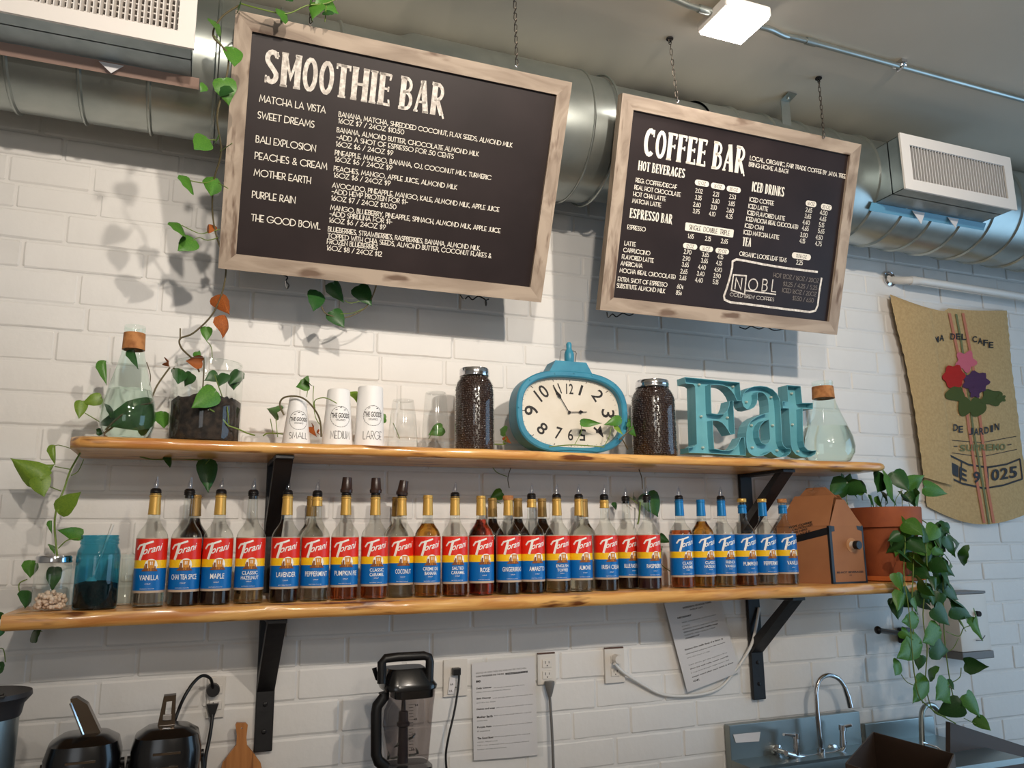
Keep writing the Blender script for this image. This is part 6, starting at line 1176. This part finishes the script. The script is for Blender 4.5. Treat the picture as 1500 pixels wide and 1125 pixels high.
def sheet(corners, label, lines, sleeve=None, y=YW-.004):
    P = [at(x, yy, y) for x, yy in corners]; c = (P[2]+P[3])/2
    t = empty('paper_sheet', c, label, 'paper'); b = MB(); n = 10; vs = []
    def S(u, v, d=0):
        p_ = (P[0]*(1-u)+P[1]*u)*(1-v)+(P[3]*(1-u)+P[2]*u)*v; return p_+Vector((0, -.004*sin(u*pi)*v-d, 0))
    for s in (0, 1):
        for j in range(n+1):
            for i in range(n+1): vs.append(S(i/n, j/n)+Vector((0, s*.0006, 0)))
    k = (n+1)**2; fs = [(j*(n+1)+i, j*(n+1)+i+1, (j+1)*(n+1)+i+1, (j+1)*(n+1)+i) for j in range(n) for i in range(n)]; b.add(vs, fs+[tuple(q+k for q in f)[::-1] for f in fs]); pg = b.build('page', M['paper'], t, 60)
    for u0, u1, v, h, txt, bold in lines:
        q = MB(); font(q, txt, lambda a, c_: S(u0+(u1-u0)*a, v-h*c_, .0006), bold); q.build('printed_line', M['ink'] if bold else M['greyplastic'], pg)
    if sleeve:
        Q = [at(x, yy, y-.008) for x, yy in sleeve]; b = MB(); b.poly(Q); b.build('plastic_sleeve', M['plastic'], t)
    return t
sheet([(691, 972), (783, 962), (788, 1106), (694, 1114)], 'printed instruction sheet in a clear plastic sleeve right of the blender',
      [(.06, .86, .115, .016, 'SANITIZE OR WASH THESE AND RINSE AND DRY PARTS WELL', .0), (.06, .5, .15, .016, 'CLEAN THE BLENDER AND THE SINK', .02), (.52, .88, .155, .018, '=========', .04), (.06, .13, .205, .022, 'END', .06), (.06, .30, .28, .022, 'Daily Cleaner', .03), (.33, .82, .285, .014, 'the towels in the bin and wipe down', 0), (.06, .6, .315, .014, 'tables, clean out and rinse the dispenser', 0),
       (.06, .28, .385, .022, 'Sink Cleanup', .03), (.31, .95, .39, .014, 'wash and tidy, wipe down all of the metal, rinse', 0), (.06, .35, .425, .014, 'and dry the basin', 0), (.06, .34, .495, .022, 'Dishes and soap', .03), (.36, .95, .49, .014, 'use one scoop to each sink of water', 0), (.06, .3, .575, .022, 'Mother Earth', .03), (.32, .92, .57, .014, 'and use in the large blender cup for', 0), (.06, .22, .61, .014, 'drinks only', 0),
       (.06, .28, .68, .022, 'Purple Rain', .03), (.3, .92, .675, .014, 'blueberry frozen with almond milk to blend', 0), (.06, .25, .715, .014, 'if needed', 0), (.06, .30, .79, .022, 'The Good Bowl', .03), (.32, .88, .785, .014, 'blend the same except for chia and', 0), (.06, .36, .825, .014, 'cover, blend until', 0), (.06, .86, .86, .014, 'half a cup of berries and coconut flakes, almond', 0), (.06, .5, .90, .014, 'butter on top and banana', 0)], [(688, 966), (790, 954), (796, 1108), (690, 1117)])
sheet([(973, 884), (1051, 869), (1084, 984), (1007, 1014)], 'tilted white recipe sheet taped to the wall beneath the lower shelf',
      [(.30, .84, .10, .02, 'INGREDIENTS ON HOUSE COFFEE', .03), (.42, .66, .135, .016, 'SYRUP LIST', .02), (.16, .42, .20, .02, 'NECESSARY', .03), (.22, .86, .26, .016, 'MILK, CREAM AND ALMOND MILK', 0), (.2, .34, .30, .014, 'CHAI', 0), (.2, .86, .335, .015, 'ESPRESSO SHOTS AND HOT WATER', 0), (.2, .84, .37, .015, 'CHOCOLATE SYRUP AND WHIPPED CREAM', .02), (.2, .78, .405, .015, 'CARAMEL AND VANILLA SYRUP', 0), (.2, .46, .44, .015, 'CINNAMON TOP', .02),
       (.14, .86, .56, .018, 'Steam the milk first if a latte is', .02), (.14, .88, .61, .016, 'ordered hot and pour over the espresso', .01), (.14, .56, .655, .016, 'with the foam on top', 0), (.14, .86, .735, .016, 'Iced drinks get the espresso first', 0), (.14, .86, .78, .016, 'then ice and milk, never overfill', .01), (.14, .86, .825, .016, 'a cup and always wipe down the', 0), (.14, .92, .87, .016, 'steam wand after each drink is done', .01), (.14, .26, .92, .02, 'OK', .02)], [(971, 884), (1053, 868), (1088, 986), (1006, 1018)], YW-.014)
# ------------------------------------------------------------ bamboo paddle board
yb = 2.54; pts = [(345, 1062), (347, 1059), (360, 1059), (363, 1062), (361, 1080), (362, 1092), (372, 1104), (382, 1118), (388, 1150), (384, 1190), (322, 1190), (318, 1150), (326, 1118), (336, 1104), (346, 1092), (347, 1078)]
b = MB(); b.poly([at(x, y, yb) for x, y in pts], (0, 1, 0), .014, holes=[[at(354+1.3*cos(a), 1067+1.3*sin(a), yb) for a in [2*pi*i/8 for i in range(8)]]])
zmin = min(v[2] for v in b.v); b.v = [(v[0], v[1], max(v[2], CNT+.001)) for v in b.v]
top('paddle_board', b, M['bamboo'], 'small bamboo paddle board with hanging hole, leaning on the wall under the bracket', 'cutting board')
# ------------------------------------------------------------ coffee servers on the counter
def oct_lathe(mb, rings, c, n=12, e=3.2):
    """rounded-square rings: (half width x, half depth y, z)"""
    k = 24; vs = []
    for a_, b_, z in rings:
        for i in range(k):
            th = 2*pi*i/k; vs.append((c[0]+a_*math.copysign(abs(cos(th))**(2/e), cos(th)), c[1]+b_*math.copysign(abs(sin(th))**(2/e), sin(th)), z))
    fs = [(j*k+i, j*k+(i+1) % k, (j+1)*k+(i+1) % k, (j+1)*k+i) for j in range(len(rings)-1) for i in range(k)]+[tuple(range(k))[::-1], tuple((len(rings)-1)*k+i for i in range(k))]
    return mb.add(vs, fs)
glossb = mat('glossy_black_plastic', (18, 17, 18), .22, coat=.3)
def server(pxl, pxr, pyt, label, lever, y=2.34):
    xl, xr = at(pxl, 1115, y).x, at(pxr, 1115, y).x; cx_ = (xl+xr)/2; hw = (xr-xl)/2; zt_ = at((pxl+pxr)/2, pyt, y).z
    t = empty('coffee_server', (cx_, y, CNT), label, 'coffee server', 'black pump coffee servers on the back counter')
    b = MB(); oct_lathe(b, [(hw*.9, hw*.95, CNT), (hw*.98, hw, CNT+.01), (hw*.98, hw, zt_-.085)], (cx_, y)); b.build('server_body', glossb, t, 40)
    b = MB(); oct_lathe(b, [(hw, hw*1.05, zt_-.086), (hw*1.0, hw*1.05, zt_-.05), (hw*.9, hw*.98, zt_-.018), (hw*.62, hw*.7, zt_-.003), (hw*.45, hw*.5, zt_)], (cx_, y)); b.build('server_lid', glossb, t, 40)
    b = MB(); b.box((cx_-hw*.35, y-hw*1.1, zt_-.052), (cx_+hw*.4, y-hw*.9, zt_-.047)); b.box((cx_-hw*.3, y-hw*1.12, zt_-.082), (cx_+hw*.35, y-hw*.9, zt_-.079)); b.build('lid_trim', M['chromeblack'], t)
    for s in (-1, 1):
        b = MB(); b.lathe([(.010, -.008), (.010, .008)], (cx_+s*(hw-.002), y, zt_-.075), 12, axis='x'); b.tube([(cx_+s*(hw+.002), y, zt_-.075), (cx_+s*(hw+.008), y-.01, zt_-.12), (cx_+s*(hw+.004), y-.03, zt_-.16)], .005, 6); b.build('bail_handle', M['black'], t, 40)
    lever(t, cx_, y, zt_, hw)
def lev1(t, cx_, y, z, hw):
    P = [at(103, 1024, y-.02), at(112, 1022, y-.02), at(128, 1032, y-.02), at(145, 1068, y-.02), at(153, 1085, y-.02), at(138, 1092, y-.02), at(127, 1094, y-.02), at(120, 1065, y-.02), at(104, 1034, y-.02)]
    b = MB(); b.poly(P, (0, 1, 0), .035); b.build('pump_lever', M['chromeblack'], t); 
    b = MB(); b.tube([at(103, 1030, y-.022), at(111, 1050, y-.022), at(122, 1078, y-.022), at(127, 1092, y-.022)], .0035, 6); b.tube([at(127, 1093, y-.022), at(140, 1091, y-.024), at(154, 1085, y-.022)], .006, 8); b.build('lever_trim', M['chrome'], t, 50)
def lev2(t, cx_, y, z, hw):
    P = [at(230, 1066, y), at(240, 1020, y), at(258, 1018, y), at(256, 1064, y)]; b = MB(); H_ = [at(241, 1052, y), at(244, 1028, y), at(252, 1027, y), at(250, 1052, y)]
    b.poly(P, (0, 1, 0), .03, holes=[H_]); b.build('pump_lever', M['chromeblack'], t)
    b = MB(); a = at(238, 1056, y-.006); c = at(252, 1046, y-.006); b.box((a.x, a.y, a.z), (c.x, a.y+.02, c.z), bev=.002); a = at(232, 1068, y-.006); c = at(256, 1061, y-.006); b.box((a.x, a.y, a.z), (c.x, a.y+.03, c.z), bev=.002); b.build('lever_clasp', M['chrome'], t)
server(64, 178, 1073, 'left black coffee server with raised smoked chrome pump lever', lev1)
server(190, 294, 1062, 'right black coffee server with small square lever, below the outlet', lev2)
# container at the left edge
y_ = 2.25; xr = at(22, 1110, y_).x; R = .075; c = (xr-R, y_); zt_ = at(20, 1012, y_).z
t = empty('steel_canister', (c[0], y_, CNT), 'steel canister with wide black lid at the left edge', 'canister')
MB().lathe([(R*.96, CNT), (R, CNT+.004), (R, zt_-.052)], (c[0], y_, 0), 36).build('canister_body', M['steel'], t, 40)
MB().lathe([(R*1.02, zt_-.055), (R*1.05, zt_-.05), (R*1.10, zt_-.028), (R*1.30, zt_-.010), (R*1.28, zt_), (R*.9, zt_-.003)], (c[0], y_, 0), 36).build('canister_lid', M['greyplastic'] if 0 else mat('dark_grey_plastic', (52, 50, 52), .45), t, 40)
b = MB(); a = at(-8, 1018, y_); b.box((c[0]-.03, y_-R*1.16, zt_-.003), (c[0]+.055, y_-R*.9, zt_+.001)); b.box((c[0]-.03, y_-R*.7, zt_-.003), (c[0]+.045, y_-R*.4, zt_+.001)); b.build('lid_slot', M['black'], t)
# ------------------------------------------------------------ blender
y_ = 2.36; ce = lambda x, y: (535+x/6.254, 945+y/6.25); X = lambda x, y=600: at(*ce(x, y), y_).x; Z = lambda y, x=400: at(*ce(x, y), y_).z
t = empty('blender', (X(380), y_, CNT), 'tall blender with clear pitcher and black handles against the wall', 'blender')
zt0, zb0 = Z(370), Z(1120)-.01
clr = thin_glass('smoky_plastic', (214, 208, 206), .06)
def sq(mb, rings): return oct_lathe(mb, rings, (0, 0), e=4)
def taper(name, m, rr_, y0=None, cap=True):
    b = MB(); k = 28; vs = []
    for x0, x1, dy, z in rr_:
        cxx = (x0+x1)/2; a_ = (x1-x0)/2
        for i in range(k): th = 2*pi*i/k; vs.append((cxx+a_*math.copysign(abs(cos(th))**.5, cos(th)), y_+dy*math.copysign(abs(sin(th))**.5, sin(th)), z))
    fs = [(j*k+i, j*k+(i+1) % k, (j+1)*k+(i+1) % k, (j+1)*k+i) for j in range(len(rr_)-1) for i in range(k)]
    if cap: fs += [tuple(range(k))[::-1], tuple((len(rr_)-1)*k+i for i in range(k))]
    return b.add(vs, fs).build(name, m, t, 40)
taper('pitcher', clr, [(X(195, 1060), X(560, 1060), .045, Z(1060)), (X(150, 700), X(590, 700), .055, Z(700)), (X(160, 560), X(600, 560), .058, Z(560)), (X(215, 460), X(612, 460), .060, Z(460)), (X(220, 370), X(618, 370), .062, Z(370))], cap=False)
taper('pitcher_collar', thin_glass('smoked_rim', (90, 86, 88), .1), [(X(240, 465), X(600, 465), .056, Z(465)), (X(238, 395), X(605, 395), .058, Z(395))])
taper('lid', glossb, [(X(150, 372), X(625, 372), .066, Z(385)), (X(140, 340), X(632, 340), .066, Z(355)), (X(150, 320), X(610, 320), .062, Z(325)), (X(190, 200), X(540, 200), .05, Z(215)), (X(200, 180), X(530, 180), .045, Z(195))])
b = MB(); b.tube([at(*ce(x, y), y_-.045) for x, y in [(150, 350), (152, 160), (185, 122), (300, 108), (540, 96), (582, 110), (592, 150), (585, 330)]], .0125, 8); b.build('lid_handle', M['black'], t, 50)
b = MB(); b.add([at(*ce(x, y), yy) for x, y in [(60, 215), (105, 200), (120, 330), (95, 320)] for yy in (y_-.02, y_+.01)], [(0, 2, 4, 6), (1, 7, 5, 3), (0, 1, 3, 2), (2, 3, 5, 4), (4, 5, 7, 6), (6, 7, 1, 0)]); b.build('lid_latch', glossb, t)
hp = [(170, 430), (175, 470), (110, 555), (100, 620), (100, 1000), (120, 1060), (190, 1120)]
b = MB(); b.tube([at(*ce(x, y), y_-.01) for x, y in hp], [.016]*7, 8); b.build('side_handle', M['black'], t, 50)
b = MB(); c = lambda x, y: at(*ce(x, y), y_); zz = [(330, 470), (300, 600), (300, 700), (285, 720), (310, 740), (310, 1060)]
tb = MB(); ax_ = X(350); tb.lathe([(.005, Z(470)), (.007, Z(590)), (.0135, Z(600)), (.0145, Z(690)), (.019, Z(705)), (.019, Z(728)), (.0135, Z(745)), (.0155, Z(1070))], (ax_, y_, 0), 14); tb.build('blade_shaft', mat('dark_translucent_plastic', (52, 44, 50), .3), t, 40)
b = MB()
for x0, y0, x1, y1 in [(400, 860, 460, 815), (310, 895, 265, 935), (400, 1010, 490, 985), (310, 1020, 205, 1040), (210, 1040, 212, 970), (480, 990, 462, 940)]:
    p0, p1 = c(x0, y0), c(x1, y1); b.tube([p0, (p0+p1)/2+Vector((0, -.006, 0)), p1], [.004, .0035, .0015], 6)
b.build('blade', M['steel'], t, 50)
b = MB()
for i in range(16):
    y0 = 548+i*28; L_ = 60 if i % 5 == 0 else (40 if i % 5 else 0); p0 = at(*ce(400, y0), y_-.0565); p1 = at(*ce(400+L_, y0-4), y_-.0565); b.add([p0, p1, p1+Vector((0, 0, .0012)), p0+Vector((0, 0, .0012))], [(0, 1, 2, 3)])
for n_, (x0, y0) in zip(('64', '48', '32', '16'), ((455, 560), (445, 690), (430, 830), (420, 965))):
    p0 = at(*ce(x0, y0), y_-.0565); font(b, n_, lambda u, v: p0+Vector((u*.009, 0, v*.006)), .02)
b.build('measure_marks', M['ink'], t)
taper('blender_base', glossb, [(X(60, 1125), X(640, 1125), .085, CNT), (X(90, 1125), X(610, 1125), .08, CNT+.05), (X(150, 1125), X(590, 1125), .06, Z(1075)-.004)])
# ------------------------------------------------------------ sink
zs = at(1160, 1052, D-.03).z; xa = at(1066, 1063, D-.03).x; xb = at(1256, 1039, D-.03).x; zdk = at(1160, 1082, D-.05).z
t = empty('hand_sink', ((xa+xb)/2, D-.03, CNT-.1), 'stainless steel hand sink with splash back on the wall at lower right', 'sink')
yw = D-.009; zbt = CNT-.25; yF = 2.24
b = MB(); b.box((xa, yw-.03, zbt+.1), (xb, yw, zs), bev=.002); b.build('backsplash', M['steel'], t)
b = MB(); zr = zdk-.05
for s0, s1, q0, q1 in ((xa, xb, yF, yF+.03), (xa, xb, 2.45, yw-.03), (xa, xa+.03, yF+.03, 2.45), (xb-.03, xb, yF+.03, 2.45)): b.box((s0, q0, zr-.01), (s1, q1, zr))
b.build('sink_deck', M['steel'], t)
b = MB(); b.add([(xa+.03, yF+.03, zr-.01), (xb-.03, yF+.03, zr-.01), (xb-.03, 2.45, zr-.01), (xa+.03, 2.45, zr-.01), (xa+.05, yF+.05, zr-.18), (xb-.05, yF+.05, zr-.18), (xb-.05, 2.43, zr-.18), (xa+.05, 2.43, zr-.18)], [(0, 1, 5, 4), (1, 2, 6, 5), (2, 3, 7, 6), (3, 0, 4, 7), (4, 5, 6, 7)]); b.build('basin', M['steel'], t)
b = MB(); b.box((xa, yF, zr-.22), (xb, yF+.003, zr-.01)); b.box((xa, yF, zr-.22), (xa+.003, yw-.03, zr-.01)); b.box((xb-.003, yF, zr-.22), (xb, yw-.03, zr-.01)); b.build('apron', M['steel'], t)
b = MB(); q0 = at(1074, 1076, yw-.032); q1 = at(1114, 1072, yw-.032); q2 = at(1112, 1086, yw-.032); q3 = at(1078, 1088, yw-.032); b.poly([q0, q1, q2, q3], (0, 1, 0), .0008); b.build('rating_sticker', M['paper'], t, label='small white sticker')
yf = yw-.085
b = MB(); b.tube(spline([at(x, y, yf) for x, y in [(1203, 1100), (1200, 1070), (1196, 1030), (1196, 1008), (1202, 994), (1214, 989), (1228, 994), (1238, 1008), (1243, 1022)]], 5), .0085, 12); b.build('gooseneck', M['chrome'], t, 60)
b = MB(); b.tube([at(1237, 1006, yf), at(1242, 1020, yf), at(1246, 1036, yf)], [.0095, .0115, .0105], 12); b.build('spout_nozzle', M['chrome'], t, 60)
b = MB(); b.tube(spline([at(x, y, yf) for x, y in [(1152, 1104), (1168, 1108), (1185, 1110), (1205, 1106), (1222, 1104), (1234, 1098), (1237, 1085)]], 4), .010, 12); b.tube([at(1203, 1108, yf), at(1203, 1096, yf)], .014, 12); b.build('faucet_body', M['chrome'], t, 60)
for x, y, x2, y2 in ((1166, 1080, 1148, 1076), (1234, 1068, 1248, 1062)):
    b = MB(); b.tube([at(x+1, y+26, yf), at(x, y, yf)], [.012, .009], 12); b.tube([at(x, y+2, yf), at(x, y-6, yf)], .013, 12); b.tube([at(x, y-3, yf), at(x2, y2, yf-.03)], [.006, .005], 8); b.build('tap_handle', M['chrome'], t, 60)
for x in (1152, 1236): b = MB(); c = at(x, 1103, yf); b.lathe([(.009, yf+.004), (.009, yw-.04), (.019, yw-.038), (.019, yw-.03)], (c.x, 0, c.z), 16, axis='y'); b.build('wall_flange', M['chrome'], t, 50)
# second sink further right, with its tap
xa2, xb2 = at(1268, 1070, D-.03).x, at(1352, 1055, D-.03).x+.06; zs2 = at(1310, 1056, D-.03).z
t = empty('side_sink', ((xa2+xb2)/2, D-.05, CNT-.1), 'pale steel sink behind the brown bin, under the trailing plant', 'sink')
b = MB(); b.box((xa2, yw-.02, CNT-.1), (xb2, yw, zs2), bev=.002); b.build('backsplash', M['steel'], t); b = MB(); b.box((xa2, 2.2, zs2-.09), (xb2, yw-.02, zs2-.07)); b.build('sink_deck', M['steel'], t)
b = MB(); b.tube(spline([at(x, y, 2.45) for x, y in [(1351, 1095), (1350, 1060), (1351, 1042), (1358, 1033), (1368, 1034), (1376, 1044)]], 5), .010, 12); b.build('gooseneck', M['galv'], t, 60)
# brown bin and panel in the corner
y0 = 2.12; P = [(1278, 1072), (1398, 1108), (1400, 1180), (1236, 1180), (1238, 1122)]
zc = at(1278, 1072, 2.10).z; a = at(1278, 1072, 2.2); l = at(1236, 1120, 1.95); r_ = at(1402, 1112, 2.0)
b = MB(); zb_ = CNT-.3; l.z = a.z-.0; r_.z = a.z-.0
a = onz(1278, 1072, zc); l = onz(1238, 1118, zc); r_ = onz(1396, 1104, zc); f_ = l+r_-a
for p_, q_ in ((a, l), (a, r_), (l, f_), (r_, f_)):
    d = (q_-p_).normalized(); n_ = Vector((-d.y, d.x, 0))*.004; b.add([p_, q_, q_+n_, p_+n_]+[Vector((v.x, v.y, zb_)) for v in (p_, q_, q_+n_, p_+n_)], [(0, 1, 2, 3), (4, 7, 6, 5), (0, 4, 5, 1), (1, 5, 6, 2), (2, 6, 7, 3), (3, 7, 4, 0)])
b.add([Vector((v.x, v.y, zb_)) for v in (a, l, f_, r_)], [(0, 1, 2, 3)])
tbin = empty('waste_bin', Vector(((l.x+r_.x)/2, (l.y+r_.y)/2, zb_)), 'dark brown open bin in front of the sinks, at the bottom edge', 'bin')
b.build('bin_walls', M['brownpanel'], tbin)
b = MB(); b.tube([at(1352, 1088, 2.0), at(1372, 1094, 2.0), at(1385, 1104, 1.97), at(1396, 1118, 1.95), at(1398, 1140, 1.93)], .003, 6); b.build('wire_rim', M['chrome'], tbin, 60)
b = MB(); yq = 2.35; q = [at(1392, 1058, yq), at(1560, 1112, yq), at(1560, 1400, yq), at(1392, 1400, yq)]; b.poly(q, (0, 1, 0), .02)
top('low_partition', b, M['brownpanel'], 'dark brown low partition at the lower right corner, under the trailing plant', 'partition')
# soap dispenser on the wall, behind the plant
xa, xb = at(1402, 900, 2.50).x, at(1446, 900, 2.50).x; zt_ = at(1425, 866, 2.50).z; zb_ = at(1425, 966, 2.50).z
t = empty('soap_dispenser', ((xa+xb)/2, 2.55, zb_), 'white wall dispenser with grey base behind the trailing plant', 'dispenser')
b = MB(); b.box((xa, 2.495, zb_+.03), (xb, YW, zt_-.01), bev=.008); b.build('dispenser_body', M['whiteplastic'], t, 50)
b = MB(); b.box((xa-.004, 2.492, zb_), (xb+.004, YW, zb_+.03), bev=.004); b.build('grey_base', M['greyplastic'], t); b = MB(); b.box((xa, 2.495, zt_-.01), (xb, YW, zt_), bev=.002); b.build('top_edge', M['greyplastic'], t)
b = MB(); c = at(1432, 899, 2.49); b.lathe([(.011, -.01), (.011, .006)], (c.x, c.y, c.z), 14, axis='y'); b.build('lock_button', M['dark'], t); b = MB(); c0 = at(1430, 938, 2.488); b.tube([c0, at(1438, 938, 2.485), at(1443, 931, 2.488)], .002, 5); b.build('smile_mark', M['greyplastic'], t)
# black knob bar on the wall
c0 = at(1286, 923, 2.42); c1 = at(1318, 928, 2.56)
t = empty('black_wall_knob', c1, 'black knob on a short arm sticking out of the wall left of the trailing plant', 'wall knob')
b = MB(); b.tube([c0, c1], .010, 10); b.build('arm', M['black'], t, 50); b = MB(); b.sphere(c0, .015, 12, 8, sc_=(.8, 1, 1)); b.build('knob', M['black'], t, 60); b = MB(); cw = at(1320, 930, YW); b.box((cw.x-.02, 2.55, cw.z-.03), (cw.x+.02, YW, cw.z+.03), bev=.004); b.build('mounting_plate', M['black'], t)
